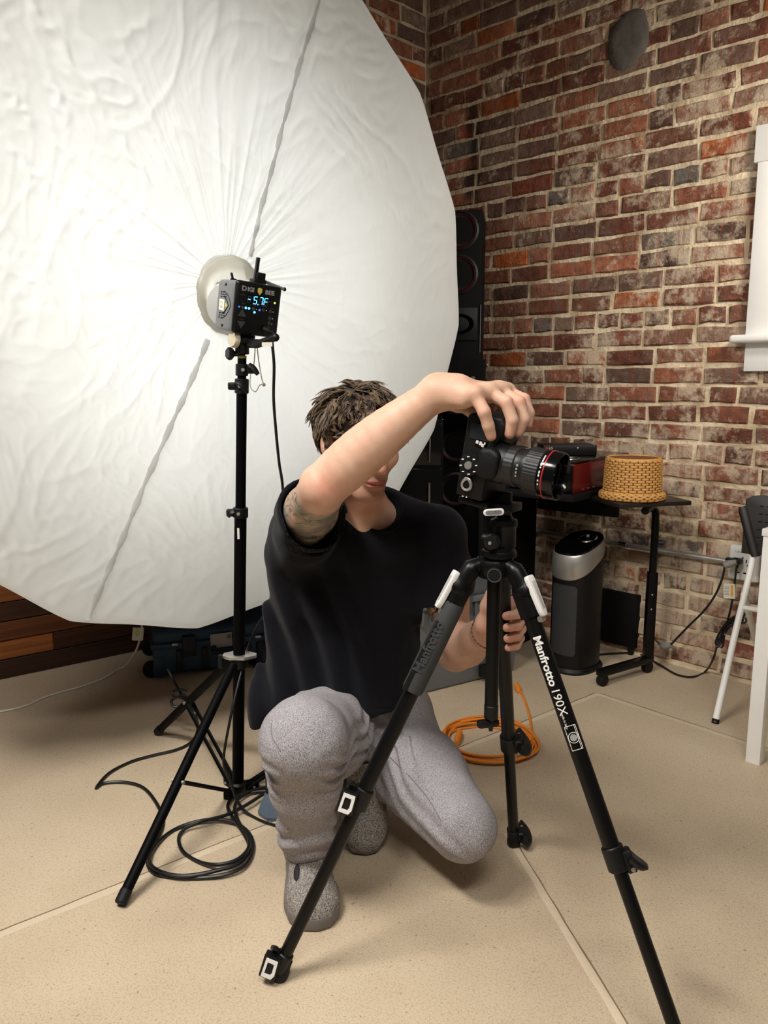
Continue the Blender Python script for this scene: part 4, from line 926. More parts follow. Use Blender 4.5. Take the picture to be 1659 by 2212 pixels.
# ------------------------------------------------------------------ conduit, surge outlet and its leads
c0, c1 = on_rw(1262, 1163, 0.02), on_rw(1600, 1217, 0.02)
b = MB(); b.cyl(c0, c1, 0.0105, seg=16); b.cyl(on_rw(1085, 1136, 0.02), c0, 0.0105, seg=16); cond = b.build('wall_conduit', M['silver'], None); tag(cond, 'thin grey metal conduit running along the brick wall', 'pipe')
b = MB(); jc = on_rw(1346, 1176, 0.02); b.cyl(jc - RW_D * 0.018, jc + RW_D * 0.018, 0.0135, seg=16); jt = b.build('coupling', M['chrome'], cond)
oc = RWM.inverted() @ on_rw(1607, 1218, 0.03)
outlet = thing('surge_outlet', 'white surge protector plugged into the brick wall', 'outlet', RWM @ Vector((oc.x, oc.y, 0)))
b = MB(); b.box((0.118, 0.135, 0.035), RWM @ T(oc.x, oc.y, 0.018), 0.012, 3); ob = b.build('case', M['white_plastic'], outlet)
for (dx, dy, w, h) in ((0.010, 0.012, 0.004, 0.014), (0.022, 0.012, 0.004, 0.016), (0.016, -0.004, 0.006, 0.006), (-0.02, -0.012, 0.004, 0.012), (0.010, -0.035, 0.016, 0.006), (-0.016, -0.036, 0.008, 0.004), (-0.004, 0.024, 0.006, 0.004)):
    bb = MB(); bb.box((w, h, 0.002), RWM @ T(oc.x + dx, oc.y + dy, 0.0355), 0); bb.build('socket_slot', M['black_matte'], ob)
text_mesh('lettering', 'CyberPower', 0.012, RWM @ T(oc.x - 0.004, oc.y + 0.045, 0.0358), mat('grey_print', (140, 140, 140), 0.6), ob, 0.0002)
M['plug_grey'] = mat('grey_plug', (142, 140, 136), 0.5)
def W(px, py, off): return on_rw(px, py, off)
ld = thing('grey_plug_lead', 'black lead with grey plugs looping beside the surge outlet', 'cable', gd(1440, 1440))
b = MB(); b.tube([W(1592, 1214, 0.075), W(1582, 1216, 0.078), W(1571, 1219, 0.085), W(1564, 1222, 0.09)], [0.010, 0.013, 0.015, 0.012], 12); b.build('plug', M['plug_grey'], ld)
b = MB(); b.tube(catmull([W(1566, 1222, 0.09), W(1560, 1250, 0.09), W(1545, 1285, 0.085), W(1522, 1318, 0.08), W(1490, 1350, 0.07), W(1463, 1378, 0.06), W(1446, 1396, 0.06)], 8), 0.0042, 8); b.build('cord', M['cord'], ld)
b = MB(); b.tube([W(1450, 1393, 0.06), W(1437, 1397, 0.06), W(1427, 1394, 0.06)], [0.011, 0.014, 0.011], 12); b.build('connector', M['plug_grey'], ld)
b = MB(); b.tube(catmull([W(1428, 1394, 0.06), W(1415, 1381, 0.06), W(1405, 1365, 0.06), W(1395, 1345, 0.05)], 6), 0.0042, 8); b.build('cord', M['cord'], ld)
l2 = thing('tagged_power_lead', 'black power lead with paper tag and tied loops', 'cable', gd(1500, 1462))
b = MB(); b.box((0.035, 0.022, 0.04), RWM @ T(oc.x - 0.018, oc.y + 0.012, 0.058), 0.004); b.box((0.05, 0.018, 0.022), RWM @ T(oc.x - 0.030, oc.y + 0.014, 0.064), 0.004); b.build('plug', M['black_plastic'], l2)
b = MB(); b.tube(catmull([W(1592, 1218, 0.075), W(1588, 1250, 0.075), W(1583, 1290, 0.07), W(1576, 1325, 0.07), W(1568, 1350, 0.07), W(1558, 1372, 0.07), W(1549, 1395, 0.08), W(1540, 1425, 0.09), gd(1522, 1452, .006), gd(1495, 1462, .006), gd(1462, 1457, .006), gd(1430, 1439, .006), gd(1405, 1425, .006), gd(1375, 1411, .006), gd(1335, 1411, .006), gd(1290, 1414, .006)], 8), 0.0040, 8); b.build('cord', M['cord'], l2)
for k, (dx, dy) in enumerate(((0, 0), (3, -3), (-2, 4), (5, 5))):
    bb = MB(); bb.tube(catmull([W(1562 + dx, 1362 + dy, 0.08), W(1580 + dx, 1344 + dy, 0.09), W(1606 + dx, 1334 + dy * 2, 0.10), W(1600 + dx, 1328 + dy, 0.10), W(1575 + dx, 1340 + dy, 0.09), W(1555 + dx, 1365 + dy, 0.085), W(1548 + dx, 1384 + dy * 1.5, 0.09), W(1556 + dx, 1392 + dy, 0.09)], 6, closed=True), 0.0034, 6); bb.build('tied_loop', M['cord'], l2)
tg = frame(W(1575, 1277, 0.085), RW_D, RW_N)
b = MB(); b.box((0.040, 0.058, 0.0008), tg @ RY(20) @ RZ(4), 0); tgo = b.build('paper_tag', M['paper'], l2, 0)
b = MB(); b.box((0.009, 0.044, 0.0010), tg @ RY(20) @ RZ(4) @ T(0.010, 0.002, 0.0004), 0); b.build('warning_strip', mat('amber_print', (226, 166, 60), 0.6), tgo, 0)
for k in range(6): bb = MB(); bb.box((0.018, 0.0012, 0.001), tg @ RY(20) @ RZ(4) @ T(-0.008, 0.016 - 0.006 * k, 0.0004), 0); bb.build('printed_line', M['seg_off'], tgo, 0)

# ------------------------------------------------------------------ tower speaker in the corner
spk = thing('tower_speaker', 'tall black tower speaker with red ringed woofers in the corner', 'speaker', (0.36, 3.62, 0))
sr = at(1045, 700, 3.52); SPM = frame((sr.x - 0.095, 3.60, 0), (0.985, -0.17, 0), (0, 0, 1))     # local -y faces the room
H_s = at(1045, 452, 3.52).z
b = MB(); b.box((0.19, 0.26, H_s), SPM @ T(0, 0.06, H_s / 2), 0.008); cab = b.build('cabinet', M['black_matte'], spk)
M['cone'] = mat('woofer_cone', (30, 27, 28), 0.55, 0, 0.1, 30); M['cone_red'] = mat('red_surround', (66, 20, 24), 0.5)
for py, rr in ((497, 0.072), (592, 0.072), (964, 0.072), (1060, 0.072)):
    zc_ = at(1012, py, 3.52).z; fr = SPM @ T(-0.002, -0.071, zc_) @ RX(90)
    b = MB(); b.lathe([(rr * 1.12, 0.0), (rr * 1.14, 0.006), (rr * 1.02, 0.009), (rr * 1.0, 0.004)], 36, fr); wf = b.build('woofer_frame', M['black_plastic'], spk)
    b = MB(); b.lathe([(rr, 0.003), (rr * 0.93, 0.010), (rr * 0.84, 0.002)], 36, fr); b.build('red_surround', M['cone_red'], wf)
    b = MB(); b.lathe([(rr * 0.84, 0.002), (rr * 0.35, -0.018), (rr * 0.30, -0.010), (0, -0.004)], 36, fr); b.build('cone', M['cone'], wf)
zt = at(1012, 700, 3.52).z
b = MB(); b.prism([(-0.08, -0.07), (0.08, -0.07), (0.08, 0.07), (-0.08, 0.07)], 0.012, SPM @ T(0, -0.072, zt) @ RX(90), 0.003); tw = b.build('horn_plate', M['black_plastic'], spk)
b = MB(); b.lathe([(0.055, 0.008), (0.035, -0.0), (0.012, -0.004), (0, 0.0)], 24, SPM @ T(0, -0.077, zt) @ RX(90), sx=1.2, sy=.8); b.build('horn', M['black_gloss'], tw)
b = MB(); b.cyl(SPM @ Vector((0.092, -0.072, zt - 0.12)), SPM @ Vector((0.092, -0.072, zt + 0.08)), 0.003, seg=8); b.build('chrome_strip', M['chrome'], spk)

# a shelf of boxes and discs beside the speaker, mostly hidden by the umbrella
rack = thing('media_rack', 'low black rack of discs at the foot of the tower speaker', 'rack', (0.30, 3.38, 0))
RKM = frame((0.335, 3.40, 0), (0.985, -0.17, 0), (0, 0, 1))
zr0, zr1 = at(1010, 893, 3.33).z, at(1010, 775, 3.33).z
b = MB(); b.box((0.20, 0.10, 0.016), RKM @ T(0, 0, zr0), 0.002); b.build('shelf', M['black_gloss'], rack)
for s in (-1, 1): bb = MB(); bb.box((0.010, 0.09, zr0), RKM @ T(s * 0.09, 0.0, zr0 / 2), 0.001); bb.build('upright', M['black_matte'], rack)
b = MB(); b.box((0.18, 0.008, zr1 - zr0), RKM @ T(0, 0.045, (zr0 + zr1) / 2)); b.build('back_panel', M['black_matte'], rack)
x0 = -0.055
for w, c in ((0.020, (206, 208, 210)), (0.006, (60, 60, 60)), (0.010, (130, 34, 34)), (0.014, (36, 36, 40)), (0.018, (28, 28, 30)), (0.016, (70, 72, 76))):
    bb = MB(); h = 0.14 + random.uniform(-.015, .01); bb.box((w * .92, 0.06, h), RKM @ T(x0 + w / 2, -0.012, zr0 + 0.008 + h / 2), 0.001); o = bb.build('disc_case', mat('disc_case', c, 0.3)); x0 += w + 0.004
    tag(o, {206: 'white disc case at the near end of the black rack', 60: 'thin grey disc case beside the white one', 130: 'thin red disc case in the black rack', 36: 'dark disc case next to the red one', 28: 'blackest disc case near the end of the rack', 70: 'slate grey disc case ending the row in the rack'}[c[0]], 'disc case', 'disc cases in the rack')

# ------------------------------------------------------------------ glossy black drawer cabinet behind the shoulder
cb_ = thing('drawer_cabinet', 'glossy black drawer cabinet behind the raised forearm', 'cabinet', (0.02, 3.40, 0))
zc1 = at(957, 905, 3.20).z; xr = at(957, 1000, 3.20).x
CBM = frame((xr - 0.21, 3.40, 0), (1, 0.0, 0), (0, 0, 1))
b = MB(); b.box((0.42, 0.38, zc1), CBM @ T(0, 0, zc1 / 2), 0.004); b.build('carcass', M['black_gloss'], cb_)
zs_ = [zc1 - 0.012, at(930, 1009, 3.20).z, at(930, 1160, 3.20).z, 0.06]
for k in range(3):
    zt_, zb_ = zs_[k] - 0.006, zs_[k + 1] + 0.006
    bb = MB(); bb.box((0.405, 0.014, zt_ - zb_), CBM @ T(0, -0.196, (zt_ + zb_) / 2), 0.003); dr = bb.build('drawer', M['black_gloss'], cb_)
    bb = MB(); hz = zt_ - 0.06; bb.cyl(CBM @ Vector((0.155, -0.212, hz)), CBM @ Vector((0.155, -0.212, hz - 0.09)), 0.005, seg=10)
    for q in (0, -0.09): bb.cyl(CBM @ Vector((0.155, -0.202, hz + q)), CBM @ Vector((0.155, -0.214, hz + q)), 0.004, seg=8)
    bb.build('handle', M['chrome'], dr)

# ------------------------------------------------------------------ black desk with red stereo and disc player
SD = Vector((0.642, 0.767, 0)); SE = Vector((-0.767, 0.642, 0)); P1 = at(1239, 1068, 2.95); zd = P1.z; hs = at(1239, 998, 2.95).z - zd
SP = Matrix((SD, SE, Z)).transposed().to_4x4(); SP.translation = Vector((P1.x, P1.y, zd))      # local x along the red side, y to its left, z up
dk = thing('black_desk', 'black desk against the brick wall under the red stereo', 'desk', (P1.x, P1.y, 0))
b = MB(); b.prism([(-0.03, -0.015), (0.50, -0.015), (0.53, 0.02), (0.45, 0.42), (-0.03, 0.42)], 0.026, SP @ T(0, 0, -0.0135), 0.003); b.build('desk_top', M['black_matte'], dk)
b = MB(); b.box((0.44, 0.022, zd - 0.027), SP @ T(0.20, 0.395, -0.027 - (zd - 0.027) / 2), 0.002); b.build('end_panel', M['black_matte'], dk)
b = MB(); b.box((0.02, 0.38, 0.12), SP @ T(0.44, 0.20, -0.088), 0.002); b.build('rear_panel', M['black_matte'], dk)
M['red_gloss'] = mat('dark_red_lacquer', (84, 12, 18), 0.2, 0, 0.06, 10)
stereo = thing('red_stereo', 'dark red lacquered stereo with black top on the desk', 'stereo', (P1.x, P1.y, zd))
b = MB(); b.box((0.50, 0.28, hs - 0.010), SP @ T(0.25, 0.14, (hs - 0.010) / 2), 0.005); b.build('red_case', M['red_gloss'], stereo)
b = MB(); b.box((0.008, 0.27, hs - 0.016), SP @ T(-0.003, 0.14, (hs - 0.010) / 2), 0.002); b.build('black_front', M['black_gloss'], stereo)
b = MB(); b.box((0.495, 0.275, 0.010), SP @ T(0.25, 0.14, hs - 0.005), 0.003); tp = b.build('black_top', M['black_gloss'], stereo)
b = MB(); b.torus(SP @ T(0.075, 0.075, hs + 0.003), 0.050, 0.003, 36, 8); b.build('lid_ring', M['chrome'], tp)
b = MB(); b.lathe([(0, 0.004), (0.046, 0.003), (0.049, 0)], 30, SP @ T(0.075, 0.075, hs)); b.build('disc_lid', M['black_gloss'], tp)
for k in range(3): bb = MB(); bb.box((0.018, 0.001, 0.0025), SP @ T(0.075 + 0.045 * k, -0.0002, 0.012)); bb.build('control_mark', M['silver'], stereo)
player = thing('disc_player', 'slim black disc player lying on the red stereo', 'disc player', SP @ Vector((0.3, 0.14, hs)))
# the player is turned square to the viewer on top of the stereo
PC = at(1234, 951, 3.20); PLM = frame((PC.x, PC.y + 0.08, P1.z + hs + 0.0205), (1, -0.02, 0), Z)
b = MB(); b.box((0.215, 0.15, 0.040), PLM, 0.003); plb = b.build('case', M['black_plastic'], player)
PF = PLM @ T(0, -0.0755, 0.004) @ RX(90)
text_mesh('lettering', 'LG', 0.013, PF @ T(-0.078, 0.004, 0), M['white_print'], plb, 0.0002)
b = MB(); b.lathe([(0, 0.001), (0.005, 0.0008), (0.005, 0)], 18, PF @ T(-0.095, 0.004, 0)); b.build('red_dot', M['red'], plb)
b = MB(); b.ball(PF @ Vector((0.03, 0.006, 0)), 0.003, 8); b.build('power_light', M['white_print'], plb)

# ------------------------------------------------------------------ wheeled side table with a woven basket hat
sideT = thing('wheeled_side_table', 'black metal side table on castors under the woven basket', 'side table', gd(1400, 1420))
LB = gd(1399, 1424, 0.055); LT = at(1417, 1100, LB.y + 0.0)
zt_ = at(1365, 1086, 2.93).z
b = MB(); b.tube(catmull([Vector((LB.x, LB.y, 0.06)), Vector((LB.x, LB.y, 0.32)), Vector((LB.x, LB.y, zt_ - 0.10)), Vector((LB.x - 0.01, LB.y + 0.0, zt_ - 0.05)), Vector((LB.x - 0.035, LB.y - 0.06, zt_ - 0.026)), Vector((LB.x - 0.11, LB.y - 0.20, zt_ - 0.025))], 6), 0.015, 10); b.build('post', M['black_metal'], sideT)
b = MB(); b.box((0.036, 0.036, 0.36), T(LB.x, LB.y, 0.06 + 0.18), 0.003); b.build('sleeve', M['black_metal'], sideT)
kz = at(1424, 1172, LB.y).z; b = MB(); b.cyl((LB.x + 0.014, LB.y, kz), (LB.x + 0.034, LB.y - 0.006, kz), 0.010, seg=8); b.build('height_knob', M['black_plastic'], sideT)
tpA, tpB = at(1268, 1090, 3.02), at(1452, 1083, LB.y + 0.02)
tc_ = at(1378, 1090, 3.0); tc_.z = zt_; dirT = Vector((0.80, 0.42, 0)).normalized()
dirT = Vector((0.97, 0.25, 0)).normalized()
b = MB(); b.box((0.30, 0.235, 0.016), frame(tc_, dirT, Z), 0.002); b.build('table_top', mat('dark_brown_top', (34, 26, 22), 0.4), sideT)
f0, f1 = gd(1302, 1452, 0.055), Vector((LB.x, LB.y, 0.055))
b = MB(); b.box(((f1 - f0).length + 0.04, 0.034, 0.026), frame((f0 + f1) / 2, f1 - f0, Z), 0.003); b.build('foot_bar', M['black_metal'], sideT)
for p in (f0, f1 + Vector((0.0, 0.0, 0))):
    bb = MB(); d_ = (f1 - f0).normalized(); sd_ = Vector((-d_.y, d_.x, 0))
    bb.cyl(p - sd_ * 0.014 + Z * -0.031, p + sd_ * 0.014 + Z * -0.031, 0.024, seg=18, bevel=0.004); bb.cyl(p, p + Z * -0.03, 0.006, seg=8); bb.build('castor', M['black_rubber'], sideT)
for k, zz in enumerate((0.33, 0.27)): bb = MB(); bb.ball((LB.x - 0.003, LB.y - 0.019, zz), 0.004, 8); bb.build('screw', M['silver'], sideT)
# woven basket: every strand is real
M['rattan'] = mat('rattan', (206, 152, 82), 0.5, 0, 0.28, 60, 0.2, 200); M['rattan_dark'] = mat('rattan_core', (120, 74, 34), 0.7)
BC = at(1365, 1070, 2.985); BC.z = zt_ + 0.0085
bas = thing('woven_basket', 'honey coloured woven basket upside down on the black side table', 'basket', BC)
pxm = 2.985 / 1744.0
rT, rB, rR, hB = 58 * pxm, 62 * pxm, 69 * pxm, 92 * pxm
b = MB(); b.lathe([(rB * 0.9, 0.01), (rB * 0.985, 0.02), (rB * .98, 0.03), (rT * 0.985, hB - 0.01), (rT * .93, hB - 0.003), (0, hB - 0.004)], 48, T(*BC)); core = b.build('core', M['rattan_dark'], bas)
def weave_band(z, r, n, phase, w, hgt, tilt=0.0):
    vs, fs = [], []
    for i in range(n):
        if (i + phase) % 2: continue
        a0, a1 = 2 * math.pi * (i - 0.88) / n, 2 * math.pi * (i + 0.88) / n
        base = len(vs); ns = 5
        for k in range(ns + 1):
            t = k / ns; a = a0 + (a1 - a0) * t; bulge = math.sin(math.pi * t) * 0.0035
            for (dz, br) in ((-hgt / 2, -0.0005), (-hgt * .3, 0.0012), (hgt * .3, 0.0012), (hgt / 2, -0.0005)):
                rr = r + bulge + br - tilt * dz; vs.append((BC.x + rr * math.cos(a), BC.y + rr * math.sin(a), BC.z + z + dz))
        for k in range(ns):
            for q in range(3): fs.append((base + 4 * k + q, base + 4 * (k + 1) + q, base + 4 * (k + 1) + q + 1, base + 4 * k + q + 1))
    return vs, fs
rows_n = 14
for j in range(rows_n):
    z = 0.024 + (hB - 0.03) * (j + 0.5) / rows_n; r = rB + (rT - rB) * (z / hB)
    v, f = weave_band(z, r, 44, j % 2, 0, (hB - 0.03) / rows_n * 0.96); pymesh('woven_strand', v, f, M['rattan'], bas)
for j, (z, r) in enumerate(((0.006, rR), (0.014, rR * 1.005), (0.021, rR * .985), (0.027, rR * .95))):
    v, f = weave_band(z, r, 50, j % 2, 0, 0.0085, (-0.4, 0.0, .8, 1.6)[j]); pymesh('woven_strand', v, f, M['rattan'], bas)
b = MB(); b.torus(T(BC.x, BC.y, BC.z + hB - 0.006), rT * 0.965, 0.006, 48, 8); b.build('rim', M['rattan'], bas)
b = MB(); b.lathe([(rB, 0.024), (rR * .97, 0.022), (rR * .99, 0.012), (rR * .97, 0.001), (rB * .9, 0.0)], 48, T(*BC)); b.build('brim_core', M['rattan_dark'], bas)

# ------------------------------------------------------------------ subwoofer under the desk, air purifier in front
sub = thing('black_floor_box', 'matte black box standing on the floor behind the air purifier', 'box', gd(1345, 1392))
SB = RWM.inverted() @ gd(1345, 1395)
b = MB(); b.box((0.36, 0.235, 0.20), RWM @ T(SB.x - 0.07, 0.035 + 0.1175, SB.z + 0.0), 0.004); b.build('case', M['black_matte'], sub)
for s in (-1, 1):
    for t in (-1, 1): bb = MB(); bb.cyl(RWM @ Vector((SB.x - 0.07 + s * 0.15, 0, SB.z + t * 0.08)), RWM @ Vector((SB.x - 0.07 + s * 0.15, 0.037, SB.z + t * 0.08)), 0.012, seg=12); bb.build('foot', M['black_rubber'], sub)
PB = gd(1240, 1438); 
pur = thing('air_purifier', 'black tower air purifier with silver collar on the floor', 'air purifier', PB)
def pz(py): return at_row(PB, PB + Z * 1.0, py).z
fd = (CAM - PB); fd.z = 0; fd.normalize(); fd = (Matrix.Rotation(math.radians(-34), 3, 'Z') @ fd)
PM = frame(PB, Vector((-fd.y, fd.x, 0)) * 1.0, Z)       # local -y ... front direction fd
PM = Matrix((Vector((-fd.y, fd.x, 0)), fd, Z)).transposed().to_4x4(); PM.translation = PB
def ell(w, d, n=40, pw=2.6):
    o = []
    for i in range(n):
        a = 2 * math.pi * i / n; c_, s_ = math.cos(a), math.sin(a)
        o.append((w * math.copysign(abs(c_) ** (2 / pw), c_), d * math.copysign(abs(s_) ** (2 / pw), s_)))
    return o
def stackm(secs, n=40, pw=2.6, topcut=None):
    vs, fs = [], []
    for (w, d, z, tilt) in secs:
        for (x, y) in ell(w, d, n, pw): vs.append((x, y, z + tilt * y))
    for k in range(len(secs) - 1):
        for i in range(n): fs.append((k * n + i, k * n + (i + 1) % n, (k + 1) * n + (i + 1) % n, (k + 1) * n + i))
    fs.append(tuple(range(n))[::-1]); fs.append(tuple((len(secs) - 1) * n + i for i in range(n)))
    return vs, fs
W2, D2 = 0.088, 0.105
zTop = pz(1168)
v, f = stackm([(W2, D2, 0.022, 0), (W2, D2, 0.10, 0), (W2 * .99, D2, zTop - 0.10, 0), (W2 * .98, D2, zTop - 0.085, -0.55)]); b = MB(); b.raw(v, f, PM); b.build('body', M['black_plastic'], pur, 40)
v, f = stackm([(W2 * 1.12, D2 * 1.12, 0.0, 0), (W2 * 1.14, D2 * 1.14, 0.010, 0), (W2 * 1.05, D2 * 1.05, 0.022, 0)]); b = MB(); b.raw(v, f, PM); b.build('base', M['black_plastic'], pur, 40)
v, f = stackm([(W2 * 1.01, D2 * 1.03, zTop - 0.085, -0.55), (W2 * 1.03, D2 * 1.06, zTop - 0.078, -0.55), (W2 * 1.0, D2 * 1.02, zTop - 0.020, -0.32), (W2 * .96, D2 * .98, zTop - 0.012, -0.32)]); b = MB(); b.raw(v, f, PM); b.build('silver_collar', M['silver'], pur, 40)
v, f = stackm([(W2 * .95, D2 * .97, zTop - 0.014, -0.32), (W2 * .93, D2 * .95, zTop - 0.004, -0.32), (W2 * .6, D2 * .6, zTop, -0.30)]); b = MB(); b.raw(v, f, PM); topp = b.build('control_top', M['black_gloss'], pur, 40)
b = MB(); b.lathe([(0.030, 0.0), (0.036, 0.004), (0.040, 0.0)], 28, PM @ T(0.02, -0.03, zTop + 0.010) @ RX(-17)); b.build('control_ring', M['chrome'], topp)
b = MB(); b.ball(PM @ Vector((0.02, -0.03, zTop + 0.018)), 0.008, 10); b.build('control_knob', M['silver'], topp)
# grille panel wrapped on the front
M['grille'] = mat('purifier_grille', (44, 44, 45), 0.6, 0, 0.25, 500, 0.5, 700)
vs, fs = [], []; NG = 14
for k in range(NG + 1):
    a = math.radians(52 + (118 - 52) * k / NG); c_, s_ = math.cos(a), math.sin(a)
    x = W2 * 1.012 * math.copysign(abs(c_) ** (2 / 2.6), c_); y = D2 * 1.012 * abs(s_) ** (2 / 2.6)
    e_ = 0.012 if k in (0, NG) else (0.003 if k in (1, NG - 1) else 0)
    vs += [(x, y, 0.075 + e_), (x, y, zTop - 0.165 - e_)]
    if k: fs.append((2 * k - 2, 2 * k, 2 * k + 1, 2 * k - 1))
b = MB(); b.raw(vs, fs, PM); b.build('front_grille', M['grille'], pur)
b = MB(); b.box((0.0008, 0.020, 0.034), PM @ T(-W2 * 1.02, 0.02, zTop - 0.05) @ RZ(0), 0); b.build('energy_label', mat('blue_label', (150, 190, 214), 0.5, 0, 0.4, 300), pur)
# ------------------------------------------------------------------ white table and black backed chair at the right edge
tf = gd(1611, 1645); tz = at(1652, 1142, tf.y).z
tbl = thing('white_table', 'white table with square legs at the picture edge', 'table', tf)
TBX = (0.7071, -0.7071, 0)
for (dx, dy) in ((0.0, 0.0), (0.95, 0.0), (0.0, 0.45), (0.95, 0.45)):
    b = MB(); b.box((0.043, 0.043, tz - 0.022), frame(tf + Vector((0.028, 0.0, 0)), TBX, Z) @ T(dx, dy, (tz - 0.022) / 2), 0.002)
    b.build('leg', M['white_paint'], tbl)
b = MB(); b.box((1.00, 0.50, 0.022), frame(tf + Vector((0.028, 0.0, 0)), TBX, Z) @ T(0.475, 0.225, tz - 0.011), 0.002); b.build('table_top', M['white_paint'], tbl)
chair = thing('folding_chair', 'white tubed chair with black perforated backrest beside the surge outlet', 'chair', gd(1545, 1562))
cf = gd(1545, 1560, 0.004); ct = at(1627, 1195, 2.80); cbk = at(1604, 1098, 2.86)
axd = Vector((0.70, -0.55, 0)).normalized()         # across the chair
b = MB(); b.tube(catmull([cf, cf + (ct - cf) * 0.5, ct, cbk + Vector((0.02, 0, -0.03))], 6), 0.0115, 12); lg_ = b.build('leg', M['white_paint'], chair)
b = MB(); b.cyl(cf - Z * 0.003, cf + (ct - cf).normalized() * 0.012, 0.0125, seg=14); b.build('foot_cap', M['black_rubber'], lg_)
for off, nm in ((axd * 0.40, 'leg'),):
    b = MB(); b.tube(catmull([cf + off, cf + (ct - cf) * 0.5 + off, ct + off, cbk + off + Vector((0.02, 0, -0.03))], 6), 0.0115, 12); b.build(nm, M['white_paint'], chair)
fwd = Vector((0.55, 0.70, 0)).normalized() * -1
st_z = 0.44; mid = cf + (ct - cf) * 0.75
for off in (0.0, 0.40):
    b = MB(); b.tube([mid + axd * off, mid + axd * off + fwd * -0.42 + Z * (0.0 - mid.z + 0.004)], 0.0115, 12); b.build('leg', M['white_paint'], chair)
xb = at(1613, 1311, 2.74); b = MB(); b.tube([cf + (ct - cf) * ((xb.z - cf.z) / (ct.z - cf.z)), cf + (ct - cf) * ((xb.z - cf.z) / (ct.z - cf.z)) + axd * 0.40], 0.009, 10); b.build('stretcher', M['white_paint'], chair)
b = MB(); b.box((0.24, 0.36, 0.02), frame(mid + axd * 0.31 + fwd * -0.10 + Z * (0.02), axd, Z), 0.008); b.build('seat', M['black_plastic'], chair)
# backrest: moulded panel with rows of slots
bt, bb_ = at(1603, 1092, 2.86), at(1628, 1188, 2.80)
upb = (bt - bb_).normalized(); BKM = frame(bb_ + axd * 0.20 + upb * 0.10, axd, axd.cross(upb))
M['backrest'] = mat('brown_black_plastic', (34, 29, 27), 0.5, 0, 0.08, 20)
pts_ = [(-0.205, -0.11), (0.205, -0.11), (0.215, 0.06), (0.19, 0.10), (-0.16, 0.105), (-0.19, 0.10), (-0.212, 0.085)]
b = MB(); b.prism(pts_, 0.012, BKM, 0.004, 2); bk = b.build('backrest', M['backrest'], chair)
b = MB(); b.tube([bb_ - upb * 0.025, bb_ + upb * 0.05, bt - upb * 0.02, bt - upb * 0.005], [0.0165, 0.0175, 0.0175, 0.014], 12); b.build('edge_roll', M['backrest'], bk)
SLOT = MB(); SLOT.box((0.012, 0.0035, 0.001), Matrix(), 0); slot_me = bpy.data.meshes.new('slot'); SLOT.bm.to_mesh(slot_me); SLOT.bm.free(); slot_me.materials.append(M['black_matte'])
bk_off = origin_of(bk)
sgn_ = 1 if (BKM.to_3x3() @ Vector((0, 0, 1))).dot(CAM - bb_) > 0 else -1
for i in range(6):
    for j in range(8):
        o = bpy.data.objects.new('slot', slot_me); COL.objects.link(o); o.parent = bk
        m_ = BKM @ T(-0.155 + j * 0.022, -0.075 + i * 0.028, 0.0066 * sgn_); m_.translation -= bk_off; o.matrix_local = m_

# ------------------------------------------------------------------ dark blue hard case behind the light stand
M['case_blue'] = mat('dark_blue_plastic', (36, 64, 86), 0.5, 0, 0.1, 14, 0.12, 200); M['case_dark'] = mat('case_black_blue', (15, 21, 29), 0.5, 0, 0.1, 14, 0.1, 200)
A_ = gd(333, 1469); B_ = gd(640, 1438); dA = Vector((0.955, 0.297, 0)); nA = Vector((dA.y, -dA.x, 0))
if nA.dot(CAM - A_) < 0: nA = -nA
KM = Matrix((dA, -nA, Z)).transposed().to_4x4(); KM.translation = A_         # x along the front, y away, z up
hK = at(310, 1352, A_.y + 0.1).z
case_ = thing('hard_equipment_case', 'dark blue hard equipment case on wheels behind the light stand', 'case', A_)
b = MB(); b.box((0.62, 0.34, hK * 0.70 - 0.02), KM @ T(0.31, 0.17, 0.02 + (hK * .70 - 0.02) / 2), 0.018, 3); cs = b.build('lower_shell', M['case_blue'], case_)
b = MB(); b.box((0.62, 0.34, hK * 0.34), KM @ T(0.31, 0.17, hK * 0.71 + hK * 0.17), 0.022, 3); b.build('lid', M['case_blue'], case_)
b = MB(); b.box((0.635, 0.355, 0.022), KM @ T(0.31, 0.17, hK * 0.705), 0.006); b.build('rim_band', M['case_blue'], case_)
for k, x in enumerate((0.10, 0.20, 0.32, 0.42, 0.54)):
    bb = MB(); bb.box((0.022, 0.02, hK * 0.5), KM @ T(x, -0.004, hK * .36), 0.005); bb.build('rib', M['case_dark'], case_)
for x in (0.14, 0.47):
    bb = MB(); bb.box((0.05, 0.03, 0.085), KM @ T(x, -0.012, hK * .69), 0.005); lt = bb.build('latch', M['case_dark'], case_)
    bb = MB(); bb.box((0.022, 0.004, 0.010), KM @ T(x - 0.055, -0.008, hK * .735), 0.001); bb.build('hinge_pin', M['silver'], lt)
bb = MB(); bb.tube(catmull([KM @ Vector(v) for v in ((0.235, -0.012, hK * .60), (0.24, -0.04, hK * .56), (0.30, -0.045, hK * .54), (0.37, -0.04, hK * .56), (0.375, -0.012, hK * .60))], 6), 0.011, 8); bb.build('carry_handle', M['case_dark'], case_)
for y in (0.035, 0.305):
    bb = MB(); bb.cyl(KM @ Vector((-0.008, y - 0.012, 0.034)), KM @ Vector((-0.008, y + 0.012, 0.034)), 0.034, seg=20, bevel=0.004); bb.build('wheel', M['black_rubber'], case_)
bb = MB(); bb.box((0.045, 0.04, 0.09), KM @ T(0.022, 0.015, 0.05), 0.012); bb.build('wheel_guard', M['case_blue'], case_)
lab_ = KM.inverted() @ pl(478, 1383, A_ + nA * 0.012, nA)
bb = MB(); bb.box((0.086, 0.002, 0.058), KM @ T(lab_.x, -0.012, lab_.z) @ RY(-2), 0); cl_ = bb.build('paper_label', mat('case_label', (176, 170, 166), 0.7, 0, 0.05, 20), case_, 0)
